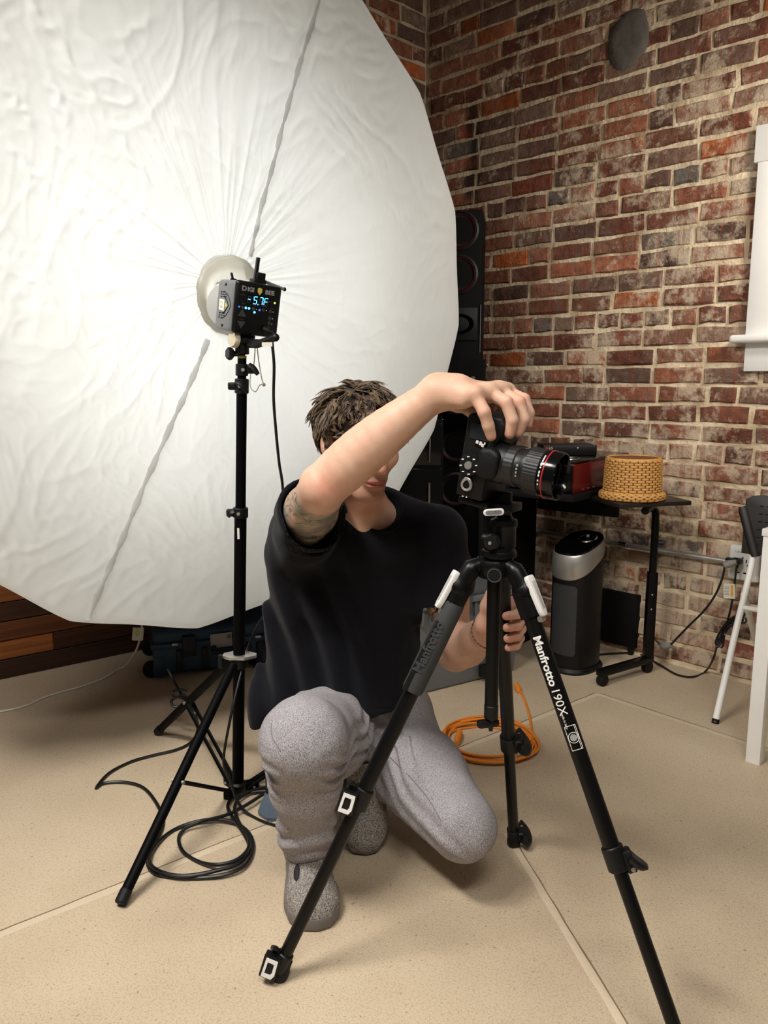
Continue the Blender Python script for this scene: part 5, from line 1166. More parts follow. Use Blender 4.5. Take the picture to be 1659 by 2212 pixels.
for k in range(4): bb = MB(); bb.box((0.002, 0.001, 0.02 - 0.002 * k), KM @ T(lab_.x + 0.038 - 0.005 * k, -0.0135, lab_.z + 0.014), 0); bb.build('printed_line', M['seg_off'], cl_, 0)
bb = MB(); bb.box((0.012, 0.001, 0.003), KM @ T(lab_.x - 0.032, -0.0135, lab_.z - 0.022), 0); bb.build('printed_line', M['seg_off'], cl_, 0)

def on_floor(pts, r):
    for p in pts: p.z = max(p.z, r)
    return pts
# white card tag hanging on a white cable from the umbrella rim
tg2 = thing('white_charger', 'white charger block with a pale yellow dot under the umbrella', 'charger', at(300, 1385, 2.98))
TM_ = frame(at(298, 1369, 2.98), (0.87, 0.40, -0.28), Vector((0.35, -0.93, 0.1)))
b = MB(); b.box((0.041, 0.050, 0.022), TM_ @ RZ(8), 0.003); tgb = b.build('block', M['white_plastic'], tg2)
b = MB(); b.lathe([(0, 0.0012), (0.012, 0.001), (0.012, 0)], 24, TM_ @ T(-0.004, 0.004, 0.011)); b.build('dot_sticker', mat('pale_yellow', (214, 220, 140), 0.7), tgb)
M['white_cord'] = mat('white_cord', (238, 234, 224), 0.5)
b = MB(); b.tube(on_floor(catmull([at(306, 1346, 2.96), at(306, 1362, 2.95), at(301, 1385, 2.96), at(290, 1412, 3.05), gd(266, 1442, .004), gd(225, 1465, .004), gd(180, 1482, .004), gd(130, 1496, .004), gd(92, 1508, .004), gd(55, 1525, .004), gd(0, 1537, .004), gd(-80, 1545, .004)], 8), 0.0042), 0.0040, 8); b.build('cord', M['white_cord'], tg2)

# ------------------------------------------------------------------ grey storage tote behind the man
M['tote'] = mat('grey_tote', (110, 114, 116), 0.5, 0, 0.06, 12, 0.1, 200)
M['tote_dark'] = mat('dark_tote_lid', (84, 88, 90), 0.5, 0, 0.06, 12)
C1, C2 = gd(938, 1500), gd(1128, 1452); dC = (C2 - C1).normalized(); nC = Vector((dC.y, -dC.x, 0))
if nC.dot(CAM - C1) < 0: nC = -nC
QM = Matrix((dC, -nC, Z)).transposed().to_4x4(); QM.translation = C1
Lq = (C2 - C1).length; hQ = at(1035, 1262, C1.y + 0.1).z
tote = thing('storage_tote', 'grey plastic storage tote on the floor behind the tripod', 'tote', C1)
def tapered(x0, x1, y0, y1, z0, z1, t):
    return [(x0 + t, y0 + t, z0), (x1 - t, y0 + t, z0), (x1 - t, y1 - t, z0), (x0 + t, y1 - t, z0), (x0, y0, z1), (x1, y0, z1), (x1, y1, z1), (x0, y1, z1)]
BF = [(3, 2, 1, 0), (4, 5, 6, 7), (0, 1, 5, 4), (1, 2, 6, 5), (2, 3, 7, 6), (3, 0, 4, 7)]
b = MB(); b.raw(tapered(-0.14, Lq, 0, 0.28, 0, hQ - 0.05, 0.022), BF, QM); bmesh.ops.bevel(b.bm, geom=list(b.bm.edges), offset=0.014, segments=3, profile=.5, affect='EDGES'); b.build('tub', M['tote'], tote)
b = MB(); b.box((Lq + 0.18, 0.32, 0.024), QM @ T((Lq - 0.14) / 2, 0.14, hQ - 0.052), 0.006); b.build('tub_lip', M['tote'], tote)
b = MB(); b.box((Lq + 0.165, 0.305, 0.034), QM @ T((Lq - 0.14) / 2, 0.14, hQ - 0.024), 0.010); tl = b.build('lid', M['tote_dark'], tote)
for k in range(14): bb = MB(); bb.box((0.008, 0.012, 0.06), QM @ T(-0.06 + k * 0.035, -0.006, hQ - 0.095), 0.002); bb.build('rib', M['tote'], tote)
b = MB(); b.box((0.12, 0.02, 0.05), QM @ T(Lq * .62, -0.006, 0.052), 0.006); b.build('foot_latch', M['black_plastic'], tote)
b = MB(); b.box((0.05, 0.03, 0.09), QM @ T(Lq * .30, -0.012, hQ - 0.05), 0.006); b.build('latch', M['tote_dark'], tote)

# small upright unit behind the bent leg
hb_ = gd(583, 1766)
unit = thing('upright_unit', 'slim black upright unit with flared blue grey base beside the knee', 'device', hb_)
M['slate'] = mat('slate_blue_plastic', (92, 106, 122), 0.4, 0, 0.05, 10)
UM = T(hb_.x + 0.02, hb_.y + 0.03, 0) @ RZ(20)
b = MB(); b.lathe([(0, 0), (0.056, 0), (0.058, 0.012), (0.050, 0.028), (0.040, 0.055), (0.036, 0.062), (0, 0.062)], 8, UM); b.build('flared_base', M['slate'], unit, 25)
b = MB(); b.lathe([(0.0, 0.06), (0.035, 0.06), (0.034, 0.20), (0.030, 0.215), (0, 0.217)], 8, UM); b.build('body', M['black_plastic'], unit, 25)

# ------------------------------------------------------------------ cords on the floor
def floor_path(pix, r, closed=False, n=8, lift=None):
    pts = [gd(x, y, r + (lift[i] if lift else 0.0)) for i, (x, y) in enumerate(pix)]
    return catmull(pts, n, closed)
coil = thing('black_extension_cord', 'black extension cord coiled on the floor before the light stand', 'cord', gd(430, 1840))
b = MB(); R_ = 0.0048
b.tube(catmull([at(362, 1445, 2.62), at(375, 1470, 2.60), at(392, 1500, 2.55), at(408, 1520, 2.5), at(424, 1548, 2.45), gd(426, 1580, R_), gd(412, 1604, R_), gd(380, 1620, R_), gd(330, 1632, R_), gd(282, 1646, R_), gd(236, 1670, R_), gd(208, 1702, R_), gd(225, 1692, R_), gd(270, 1690, R_), gd(310, 1702, R_), gd(338, 1735, R_), gd(352, 1770, R_), gd(346, 1800, R_), gd(330, 1828, R_)] +
    [gd(x, y, R_ + h) for x, y, h in ((318, 1856, 0), (330, 1884, 0), (372, 1895, 0), (430, 1896, 0.002), (490, 1888, 0.006), (530, 1868, 0.006), (546, 1830, 0.004), (538, 1800, 0), (510, 1778, 0.006), (470, 1770, 0.008), (420, 1776, 0.004), (370, 1796, 0), (332, 1830, 0.006), (322, 1862, 0.009), (350, 1884, 0.009), (400, 1892, 0.010), (470, 1880, 0.010), (520, 1862, 0.009), (538, 1830, 0.010), (524, 1796, 0.009), (502, 1765, 0.006), (492, 1740, 0.006), (506, 1722, 0.004), (540, 1712, 0.004), (600, 1706, 0.004), (660, 1700, 0))], 8), R_, 8); b.build('cord', M['cord'], coil)
b = MB(); b.tube(catmull([gd(x, y, R_ + h) for x, y, h in ((620, 1690, 0.004), (575, 1712, 0.012), (530, 1740, 0.014), (490, 1760, 0.014), (440, 1774, 0.014), (400, 1790, 0.006), (386, 1812, 0), (396, 1840, 0), (430, 1862, 0), (470, 1868, 0.012), (510, 1858, 0.015), (535, 1835, 0.016), (536, 1810, 0.014), (515, 1775, 0.014), (507, 1745, 0.010), (520, 1722, 0.008), (560, 1704, 0.006), (640, 1696, 0.004))], 8), R_, 8); b.build('cord', M['cord'], coil)
b = MB(); b.tube(catmull([at(404, 1492, 2.53), at(385, 1490, 2.52), at(372, 1497, 2.5), at(380, 1506, 2.5), at(398, 1502, 2.5), at(404, 1512, 2.5), at(384, 1505, 2.49), at(370, 1515, 2.49), at(376, 1526, 2.48), at(392, 1526, 2.48), at(400, 1514, 2.48)], 6), 0.0046, 8); b.build('knot', M['cord'], coil)

M['orange'] = mat('orange_cord', (228, 132, 36), 0.45, 0, 0.08, 30)
oc_ = thing('orange_extension_cord', 'orange extension cord coiled on the floor behind the knee', 'cord', gd(1055, 1605))
b = MB(); pts_ = []; ro = 0.0042
cen = gd(1052, 1606); rx_, ry_ = 0.150, 0.150
rnd = random.Random(4)
path = []
for L_i in range(6):
    sx_ = 1 + rnd.uniform(-.09, .09); sy_ = 1 + rnd.uniform(-.12, .08); ox, oy = rnd.uniform(-.014, .014), rnd.uniform(-.02, .015)
    for k in range(10):
        a = 2 * math.pi * k / 10 + 0.3
        path.append(Vector((cen.x + ox + rx_ * sx_ * math.cos(a), cen.y + oy + ry_ * sy_ * math.sin(a), ro + 0.004 * L_i + 0.003 * math.sin(3 * a + L_i))))
path += [gd(1138, 1640, ro), gd(1147, 1605, ro), gd(1146, 1560, ro), gd(1136, 1520, ro), gd(1124, 1492, ro), gd(1117, 1482, ro + .01)]
b.tube(catmull(path, 6), ro, 8); b.build('cord', M['orange'], oc_)
b = MB(); b.tube([gd(1116, 1480, .012), gd(1119, 1488, .010), gd(1122, 1496, .006)], [0.011, 0.012, 0.006], 8); b.build('socket_end', M['orange'], oc_)
b = MB(); b.tube([gd(993, 1581, .012), gd(990, 1592, .012), gd(987, 1606, .010)], [0.010, 0.012, 0.008], 8); b.build('plug_end', M['orange'], oc_)
# ------------------------------------------------------------------ signed distance modelling for the figure
class Field:
    def __init__(s, lo, hi, h):
        s.lo = np.array(lo, dtype=np.float64); s.h = h; s.n = np.ceil((np.array(hi) - s.lo) / h).astype(int) + 1
        s.d = np.full(s.n, 0.5, dtype=np.float32)
    def _box(s, lo, hi):
        a = np.maximum(0, np.floor((np.array(lo) - s.lo) / s.h).astype(int)); b = np.minimum(s.n, np.ceil((np.array(hi) - s.lo) / s.h).astype(int) + 1)
        if np.any(b <= a): return None
        sl = tuple(slice(i, j) for i, j in zip(a, b))
        g = [ (s.lo[i] + s.h * np.arange(a[i], b[i])).astype(np.float32) for i in range(3)]
        return sl, g[0][:, None, None], g[1][None, :, None], g[2][None, None, :]
    def _mix(s, sl, e, k, op):
        D = s.d[sl]
        if op == 'cut': e = -e; hh = np.maximum(k - np.abs(D - e), 0) / max(k, 1e-6); s.d[sl] = np.maximum(D, e) + hh * hh * k * 0.25
        else: hh = np.maximum(k - np.abs(D - e), 0) / max(k, 1e-6); s.d[sl] = np.minimum(D, e) - hh * hh * k * 0.25
    def cap(s, p, q, r0, r1=None, k=0.01, op='add', flat=None):
        p, q = np.array(p, dtype=float), np.array(q, dtype=float); r1 = r0 if r1 is None else r1; m = max(r0, r1) + k + 0.02
        B = s._box(np.minimum(p, q) - m, np.maximum(p, q) + m)
        if B is None: return s
        sl, x, y, z = B; ba = q - p; L2 = float(ba @ ba) + 1e-12
        t = np.clip(((x - p[0]) * ba[0] + (y - p[1]) * ba[1] + (z - p[2]) * ba[2]) / L2, 0, 1)
        dx, dy, dz = x - p[0] - ba[0] * t, y - p[1] - ba[1] * t, z - p[2] - ba[2] * t
        dd = dx * dx + dy * dy + dz * dz
        if flat is not None:      # flatten along one direction: (vector, factor > 1)
            v, f = flat; c = dx * v[0] + dy * v[1] + dz * v[2]; dd = dd + (f * f - 1) * c * c
        s._mix(sl, np.sqrt(dd) - (r0 + (r1 - r0) * t), k, op); return s
    def chain(s, pts, rs, k=0.01, **kw):
        for i in range(len(pts) - 1): s.cap(pts[i], pts[i + 1], rs[i], rs[i + 1], k, **kw)
        return s
    def ell(s, c, r, R=None, k=0.01, op='add'):
        c = np.array(c, dtype=float); r = np.array(r, dtype=float); m = r.max() + k + 0.02
        B = s._box(c - m, c + m)
        if B is None: return s
        sl, x, y, z = B; R = np.eye(3) if R is None else np.array(R)
        dx, dy, dz = x - c[0], y - c[1], z - c[2]
        u = [(R[i][0] * dx + R[i][1] * dy + R[i][2] * dz) for i in range(3)]
        k0 = np.sqrt(sum((u[i] / r[i]) ** 2 for i in range(3))); k1 = np.sqrt(sum((u[i] / r[i] ** 2) ** 2 for i in range(3))) + 1e-9
        s._mix(sl, (k0 * (k0 - 1) / k1).astype(np.float32), k, op); return s
    def half(s, p, n, k=0.004):          # keep the side against n
        B = s._box(s.lo, s.lo + s.h * s.n); sl, x, y, z = B
        e = (x - p[0]) * n[0] + (y - p[1]) * n[1] + (z - p[2]) * n[2]
        s.d = np.maximum(s.d, e.astype(np.float32)); return s
    def warp(s, fn):                     # add fn(x, y, z) near the surface
        idx = np.nonzero(np.abs(s.d) < 0.03); P = [s.lo[i] + s.h * idx[i] for i in range(3)]
        s.d[idx] += fn(*P).astype(np.float32); return s
    def mesh(s):
        d = s.d; sg = d < 0
        c = np.zeros(np.array(d.shape) - 1, dtype=np.int8)
        for i in (0, 1):
            for j in (0, 1):
                for k in (0, 1): c += sg[i:i + c.shape[0], j:j + c.shape[1], k:k + c.shape[2]]
        act = (c > 0) & (c < 8); I = np.argwhere(act); idx = np.full(act.shape, -1, dtype=np.int64); idx[act] = np.arange(len(I))
        cor = [(i, j, k) for i in (0, 1) for j in (0, 1) for k in (0, 1)]
        val = {q: d[I[:, 0] + q[0], I[:, 1] + q[1], I[:, 2] + q[2]] for q in cor}
        acc = np.zeros((len(I), 3)); cnt = np.zeros(len(I))
        for q in cor:
            for a in range(3):
                if q[a] == 0:
                    e = list(q); e[a] = 1; v0, v1 = val[q], val[tuple(e)]; m = (v0 < 0) != (v1 < 0)
                    t = v0[m] / (v0[m] - v1[m]); pt = np.tile(np.array(q, dtype=float), (m.sum(), 1)); pt[:, a] = t
                    acc[m] += pt; cnt[m] += 1
        V = s.lo + s.h * (I + acc / cnt[:, None])
        F = []
        for a in range(3):
            b, c_ = (a + 1) % 3, (a + 2) % 3
            sl0 = [slice(1, -1)] * 3; sl1 = [slice(1, -1)] * 3; sl0[a] = slice(0, -1); sl1[a] = slice(1, None)
            x0 = sg[tuple(sl0)]; x1 = sg[tuple(sl1)]; E = np.argwhere(x0 != x1)
            inside = x0[tuple(E.T)]
            E = E.copy(); E[:, b] += 1; E[:, c_] += 1
            def cell(db, dc):
                q = E.copy(); q[:, b] += db; q[:, c_] += dc; return idx[q[:, 0], q[:, 1], q[:, 2]]
            quad = np.stack([cell(-1, -1), cell(0, -1), cell(0, 0), cell(-1, 0)], 1)
            quad[~inside] = quad[~inside][:, ::-1]; F.append(quad)
        F = np.concatenate(F); F = F[(F >= 0).all(1)]
        return V, F
def relax(V, F, n=1, w=0.5):
    for _ in range(n):
        acc = np.zeros_like(V); cnt = np.zeros(len(V))
        for i in range(4):
            a, b = F[:, i], F[:, (i + 1) % 4]
            np.add.at(acc, a, V[b]); np.add.at(cnt, a, 1); np.add.at(acc, b, V[a]); np.add.at(cnt, b, 1)
        V = V * (1 - w) + acc / np.maximum(cnt, 1)[:, None] * w
    return V
def fast_mesh(name, V, F, mt, parent, attrs=None):
    me = bpy.data.meshes.new(name); me.vertices.add(len(V)); me.vertices.foreach_set('co', V.astype(np.float32).ravel())
    me.loops.add(F.size); me.loops.foreach_set('vertex_index', F.astype(np.int32).ravel())
    me.polygons.add(len(F)); me.polygons.foreach_set('loop_start', np.arange(0, F.size, 4, dtype=np.int32))
    me.update(calc_edges=True); me.validate()
    for nm, arr in (attrs or {}).items():
        if arr.ndim == 2:
            ca = me.color_attributes.new(nm, 'FLOAT_COLOR', 'POINT'); ca.data.foreach_set('color', np.concatenate([arr, np.ones((len(arr), 1))], 1).astype(np.float32).ravel())
        else:
            ca = me.attributes.new(nm, 'FLOAT', 'POINT'); ca.data.foreach_set('value', arr.astype(np.float32))
    return link_mesh(name, me, mt, parent, 180)
def A3(v): return np.array(v, dtype=float)
def segdist(V, p, q):
    p, q = A3(p), A3(q); ba = q - p; t = np.clip(((V - p) @ ba) / (ba @ ba), 0, 1); return np.linalg.norm(V - p - t[:, None] * ba, axis=1), t

# ------------------------------------------------------------------ joints of the squatting photographer
HEADC = at(778, 950, 1.76)
hf = Vector((0.50, -0.85, -0.20)).normalized(); hu = Vector((0.10, -0.06, 1.0)); hu = (hu - hf * hu.dot(hf)).normalized(); hr = hf.cross(hu)
HM = Matrix((hr, hf, hu)).transposed().to_4x4(); HM.translation = HEADC           # x to his right, y forward, z up
def hd(x, y, z): return HM @ Vector((x, y, z))
NECK = at(800, 1128, 1.83)
S_R, E_R, W_R = at(648, 1148, 1.84), at(700, 1050, 1.535), at(944, 848, 1.50)
S_L, E_L, W_L = at(944, 1150, 1.88), at(984, 1408, 1.88), at(1054, 1366, 1.665)
H_R, K_R, AN_R = at(735, 1575, 2.03), at(655, 1600, 1.605), at(664, 1835, 1.735)
H_L, K_L = at(850, 1585, 2.04), at(1000, 1785, 1.665)
AN_L = Vector((-0.045, 2.01, 0.165))
person = thing('person', 'squatting person in black shirt and grey trousers adjusting the camera', 'person', gd(760, 1870))

# ---- body: head, neck, trunk, arms, hands and legs as one surface
f = Field((-0.36, 1.36, 0.04), (0.36, 2.20, 1.20), 0.003)
HR = [list(hr), list(hf), list(hu)]
f.chain([A3(NECK) + [0, 0.035, -0.03], A3(at(760, 1300, 1.97)), A3(at(775, 1540, 2.05))], [0.062, 0.09, 0.10], 0.03)
f.cap(A3(S_R), A3(S_L), 0.055, 0.055, 0.05)
f.cap(H_R, H_L, 0.085, 0.085, 0.04).chain([H_R, K_R, AN_R], [0.07, 0.052, 0.036], 0.03).chain([H_L, K_L, AN_L], [0.07, 0.05, 0.036], 0.03)
f.cap(AN_R, AN_R + Vector((0.01, -0.10, -0.055)), 0.034, 0.03, 0.02).cap(AN_L, AN_L + Vector((0, -0.08, -0.09)), 0.034, 0.03, 0.02)
# head
f.ell(hd(0, -0.014, 0.026), (0.075, 0.093, 0.082), HR, 0.02)
f.ell(hd(0, 0.032, -0.030), (0.060, 0.060, 0.086), HR, 0.025)
for sx in (-1, 1):
    f.chain([hd(sx * 0.056, -0.004, -0.030), hd(sx * 0.052, 0.012, -0.068), hd(sx * 0.020, 0.064, -0.100)], [0.018, 0.018, 0.018], 0.02)
    f.ell(hd(sx * 0.044, 0.058, -0.022), (0.021, 0.022, 0.020), HR, 0.02)
f.ell(hd(0, 0.074, -0.101), (0.023, 0.018, 0.016), HR, 0.022)
f.cap(hd(-0.034, 0.080, 0.024), hd(0.034, 0.080, 0.024), 0.012, 0.012, 0.016)
for sx in (-1, 1): f.ell(hd(sx * 0.031, 0.096, 0.006), (0.017, 0.014, 0.010), HR, 0.012, 'cut'); f.ell(hd(sx * 0.031, 0.079, 0.006), (0.0125, 0.0125, 0.0125), HR, 0.003)
f.chain([hd(0, 0.090, 0.014), hd(0, 0.103, -0.014), hd(0, 0.110, -0.034)], [0.0085, 0.0095, 0.0115], 0.012)
for sx in (-1, 1): f.ell(hd(sx * 0.0125, 0.098, -0.038), (0.009, 0.011, 0.008), HR, 0.008)
f.ell(hd(0, 0.0875, -0.064), (0.030, 0.014, 0.022), HR, 0.014)
f.ell(hd(0, 0.0985, -0.0655), (0.0235, 0.0075, 0.0050), HR, 0.004); f.ell(hd(0, 0.0970, -0.0765), (0.0205, 0.0085, 0.0062), HR, 0.005)
f.chain([hd(-0.025, 0.092, -0.0715), hd(0, 0.108, -0.0705), hd(0.025, 0.092, -0.0715)], [0.0016, 0.0022, 0.0016], 0.003, op='cut')
f.cap(hd(-0.012, 0.099, -0.0885), hd(0.012, 0.099, -0.0885), 0.004, 0.004, 0.012, 'cut')
for sx in (-1, 1):
    f.ell(hd(sx * 0.077, -0.014, -0.006), (0.009, 0.019, 0.031), HR, 0.008); f.ell(hd(sx * 0.086, -0.010, -0.002), (0.006, 0.011, 0.019), HR, 0.004, 'cut')
f.chain([hd(0, -0.022, -0.045), hd(0, -0.020, -0.10), A3(NECK) + [0, 0.012, 0.0]], [0.060, 0.056, 0.062], 0.03)
f.cap(hd(0.030, 0.02, -0.085), A3(NECK) + [-0.005, -0.045, -0.035], 0.014, 0.012, 0.03)      # front neck cord
# right arm, raised over to the camera
f.chain([S_R, S_R.lerp(E_R, 0.5), E_R], [0.056, 0.055, 0.045], 0.02)
ua = (E_R - S_R).normalized(); fa = (W_R - E_R).normalized()
f.ell(A3(E_R) + A3(ua) * 0.006 - A3(fa) * 0.006, (0.034, 0.034, 0.034), None, 0.03)
fpt = [E_R.lerp(W_R, k / 12) + Vector((0, 0, 0.006)) * math.sin(math.pi * k / 12) for k in range(13)]
f.chain(fpt, [0.0440, 0.0462, 0.0478, 0.0484, 0.0480, 0.0468, 0.0450, 0.0426, 0.0398, 0.0370, 0.0342, 0.0318, 0.0300], 0.003)
def hand(f, wrist, mcps, fingers, thumb, r, kp=0.018):
    for m in mcps: f.cap(wrist, m, 0.022, 0.0125, kp)
    f.chain(mcps, [0.0125] * len(mcps), kp)
    for m, fi, s_ in zip(mcps, fingers, (1.0, 1.03, 1.0, 0.88)):
        pts = [m] + list(fi); rr = [r * 1.05, r, r * 0.93, r * 0.84][:len(pts)]
        f.chain(pts, [x * s_ for x in rr], 0.004)
    rr = [r * 1.75, r * 1.3, r * 1.1, r * 0.92][:len(thumb)]
    f.chain(thumb, rr, 0.010)
mR = [at(1026, 851, 1.447), at(1055, 848, 1.470), at(1078, 845, 1.492), at(1096, 845, 1.512)]
fR = [[at(1046, 890, 1.432), at(1055, 920, 1.436), at(1061, 942, 1.441)], [at(1094, 869, 1.446), at(1107, 908, 1.442), at(1101, 937, 1.447)], [at(1122, 868, 1.466), at(1132, 906, 1.460), at(1120, 935, 1.462)], [at(1133, 862, 1.488), at(1144, 892, 1.482), at(1141, 918, 1.482)]]
tR = [W_R + Vector((0.02, 0.02, -0.012)), at(990, 872, 1.52), at(1012, 880, 1.535), at(1030, 905, 1.54)]
hand(f, W_R + fa * 0.004, mR, fR, tR, 0.0116)
f.cap(W_R, at(988, 838, 1.485), 0.028, 0.024, 0.02); f.cap(at(960, 858, 1.49), at(1000, 866, 1.46), 0.018, 0.014, 0.02)
# left arm, hand closed round the far tripod leg
f.chain([S_L, S_L.lerp(E_L, 0.5), E_L], [0.052, 0.050, 0.043], 0.03)
f.chain([E_L, E_L.lerp(W_L, 0.35), E_L.lerp(W_L, 0.75), W_L], [0.046, 0.047, 0.036, 0.030], 0.02)
tp1, fo1 = LEGS[1][0], LEGS[1][1]
def legp(py): return at_row(tp1, fo1, py)
mL, fL = [], []
for k, py in enumerate((1318, 1343, 1366, 1386)):
    c = legp(py); mL.append(c + Vector((0.026 - 0.002 * k, 0.034, 0.0)))
    fL.append([c + Vector((0.046 - 0.003 * k, 0.006, 0.006)), c + Vector((0.030 - 0.002 * k, -0.026, 0.000)), c + Vector((0.006, -0.0285, -0.004))])
c = legp(1335)
tL = [W_L + Vector((0.008, -0.006, 0.01)), c + Vector((-0.036, 0.0, -0.005)), c + Vector((-0.034, -0.010, 0.030)), c + Vector((-0.028, -0.016, 0.058))]
palm = legp(1362) + Vector((-0.012, 0.036, 0))
for m in mL: f.cap(palm, m, 0.020, 0.0125, 0.018)
hand(f, W_L.lerp(palm, 0.5), mL, fL, tL, 0.0108)
f.cap(W_L, palm, 0.029, 0.024, 0.02); f.cap(W_L, c + Vector((-0.034, 0.006, -0.02)), 0.027, 0.020, 0.02)
V, F = f.mesh(); V = relax(V, F, 1, 0.35)
# skin tones painted as skin: flushed elbow, knuckles, ear and lips; shaved beard; ink
tone = np.tile(np.array(lin(212, 173, 149)[:3]), (len(V), 1))
def paint(w, rgb): global tone; w = np.clip(w, 0, 1)[:, None]; tone = tone * (1 - w) + np.array(lin(*rgb)[:3]) * w
paint(0.5 * np.exp(-(np.linalg.norm(V - (A3(E_R) + [0.006, -0.040, 0.002]), axis=1) / 0.026) ** 2), (212, 130, 112))
loc = (V - A3(HEADC)) @ np.array([list(hr), list(hf), list(hu)]).T
headm = (np.linalg.norm(V - A3(HEADC), axis=1) < 0.17) & (V[:, 1] > 1.60)
paint(headm * 0.45, (214, 148, 124))
jaw = headm * np.clip((-loc[:, 2] - 0.038) / 0.02, 0, 1) * np.clip((loc[:, 1] + 0.03) / 0.03, 0, 1) * np.clip((0.135 + loc[:, 2]) / 0.02, 0, 1)
lip = np.exp(-((loc[:, 0] / 0.024) ** 4 + ((loc[:, 2] + 0.071) / 0.0085) ** 4)) * (loc[:, 1] > 0.084) * headm
paint(jaw * 0.42, (122, 94, 78)); paint(lip * 0.85, (176, 92, 84))
paint(headm * np.exp(-((np.abs(loc[:, 0]) - 0.031) / 0.018) ** 2 - ((loc[:, 2] - 0.030) / 0.006) ** 2) * (loc[:, 1] > 0.07), (92, 72, 56))
eye = [np.linalg.norm(loc - np.array([sx * 0.031, 0.079, 0.006]), axis=1) for sx in (-1, 1)]
paint(headm * ((np.minimum(*eye) < 0.0132)) * 1.0, (228, 222, 214)); paint(headm * (np.minimum(*[np.linalg.norm(loc - np.array([sx * 0.031, 0.0915, 0.006]), axis=1) for sx in (-1, 1)]) < 0.0055), (60, 56, 50))
for k_, fi in enumerate(fR + fL):
    for p_ in fi[:1]: paint(0.5 * np.exp(-(np.linalg.norm(V - A3(p_), axis=1) / 0.012) ** 2), (214, 136, 116))
    paint(0.55 * np.exp(-(np.linalg.norm(V - A3(fi[-1]), axis=1) / 0.012) ** 2), (216, 140, 124))
paint(0.5 * np.exp(-(np.linalg.norm(V - A3(legp(1350)), axis=1) / 0.07) ** 2), (216, 150, 130))
dR, tR_ = segdist(V, S_R, E_R); dF, _ = segdist(V, E_R, W_R)
inkR = (dR < 0.075) * np.clip((0.90 - tR_) / 0.06, 0, 1) * (dF > 0.052)
dL, tL_ = segdist(V, S_L, E_L); inkL = (dL < 0.075) * np.clip((0.90 - tL_) / 0.04, 0, 1) * (V[:, 0] < S_L.x + 0.03)
ink = np.clip(inkR, 0, 1) + 0.0; ink2 = np.clip(inkL, 0, 1)
def skin_mat():
    m, nt, P, N, L = new_mat('skin')
    a = N('ShaderNodeAttribute'); a.attribute_name = 'tone'; i = N('ShaderNodeAttribute'); i.attribute_name = 'ink'; i2 = N('ShaderNodeAttribute'); i2.attribute_name = 'ink2'
    tc = N('ShaderNodeTexCoord'); V_ = tc.outputs['Object']
    n = N('ShaderNodeTexNoise'); n.inputs['Scale'].default_value = 35; n.inputs['Detail'].default_value = 3; L(V_, n.inputs['Vector'])
    mx = N('ShaderNodeMix'); mx.data_type = 'RGBA'; mx.blend_type = 'MULTIPLY'; mx.inputs['Factor'].default_value = 0.35
    r = N('ShaderNodeValToRGB'); r.color_ramp.elements[0].position = 0.35; r.color_ramp.elements[0].color = (0.86, 0.66, 0.58, 1); r.color_ramp.elements[1].position = 0.6; r.color_ramp.elements[1].color = (1, 1, 1, 1)
    L(n.outputs['Fac'], r.inputs['Fac']); L(a.outputs['Color'], mx.inputs['A']); L(r.outputs['Color'], mx.inputs['B'])
    # tattoo: curling outlines over grey green shading
    w = N('ShaderNodeTexWave'); w.wave_type = 'RINGS'; w.inputs['Scale'].default_value = 14; w.inputs['Distortion'].default_value = 11; w.inputs['Detail'].default_value = 2; w.inputs['Detail Scale'].default_value = 2.2; L(V_, w.inputs['Vector'])
    lr = N('ShaderNodeValToRGB'); lr.color_ramp.elements[0].position = 0.02; lr.color_ramp.elements[0].color = (1, 1, 1, 1); lr.color_ramp.elements[1].position = 0.16; lr.color_ramp.elements[1].color = (0.15, 0.15, 0.15, 1); L(w.outputs['Fac'], lr.inputs['Fac'])
    n2 = N('ShaderNodeTexNoise'); n2.inputs['Scale'].default_value = 22; n2.inputs['Detail'].default_value = 2; L(V_, n2.inputs['Vector'])
    sh = N('ShaderNodeValToRGB'); e = sh.color_ramp.elements; e[0].position = 0.38; e[0].color = lin(112, 112, 112); e[1].position = 0.66; e[1].color = lin(214, 172, 148); q = e.new(0.52); q.color = lin(150, 150, 128)
    L(n2.outputs['Fac'], sh.inputs['Fac'])
    m2 = N('ShaderNodeMix'); m2.data_type = 'RGBA'; L(lr.outputs['Color'], m2.inputs['Factor']); L(sh.outputs['Color'], m2.inputs['A']); m2.inputs['B'].default_value = lin(74, 76, 80)
    fm = N('ShaderNodeMath'); fm.operation = 'MULTIPLY'; fm.inputs[1].default_value = 0.85; L(i.outputs['Fac'], fm.inputs[0])
    m3 = N('ShaderNodeMix'); m3.data_type = 'RGBA'; L(fm.outputs[0], m3.inputs['Factor']); L(mx.outputs['Result'], m3.inputs['A']); L(m2.outputs['Result'], m3.inputs['B'])
    vo = N('ShaderNodeTexVoronoi'); vo.feature = 'DISTANCE_TO_EDGE'; vo.inputs['Scale'].default_value = 55; L(V_, vo.inputs['Vector'])
    cmp_ = N('ShaderNodeMath'); cmp_.operation = 'LESS_THAN'; cmp_.inputs[1].default_value = 0.055; L(vo.outputs['Distance'], cmp_.inputs[0])
    mm = N('ShaderNodeMath'); mm.operation = 'MULTIPLY'; L(cmp_.outputs[0], mm.inputs[0]); L(i2.outputs['Fac'], mm.inputs[1])
    m4 = N('ShaderNodeMix'); m4.data_type = 'RGBA'; L(mm.outputs[0], m4.inputs['Factor']); L(m3.outputs['Result'], m4.inputs['A']); m4.inputs['B'].default_value = lin(40, 34, 34)
    L(m4.outputs['Result'], P.inputs['Base Color']); P.inputs['Roughness'].default_value = 0.52; P.inputs['Specular IOR Level'].default_value = 0.35
    P.inputs['Subsurface Weight'].default_value = 0.0
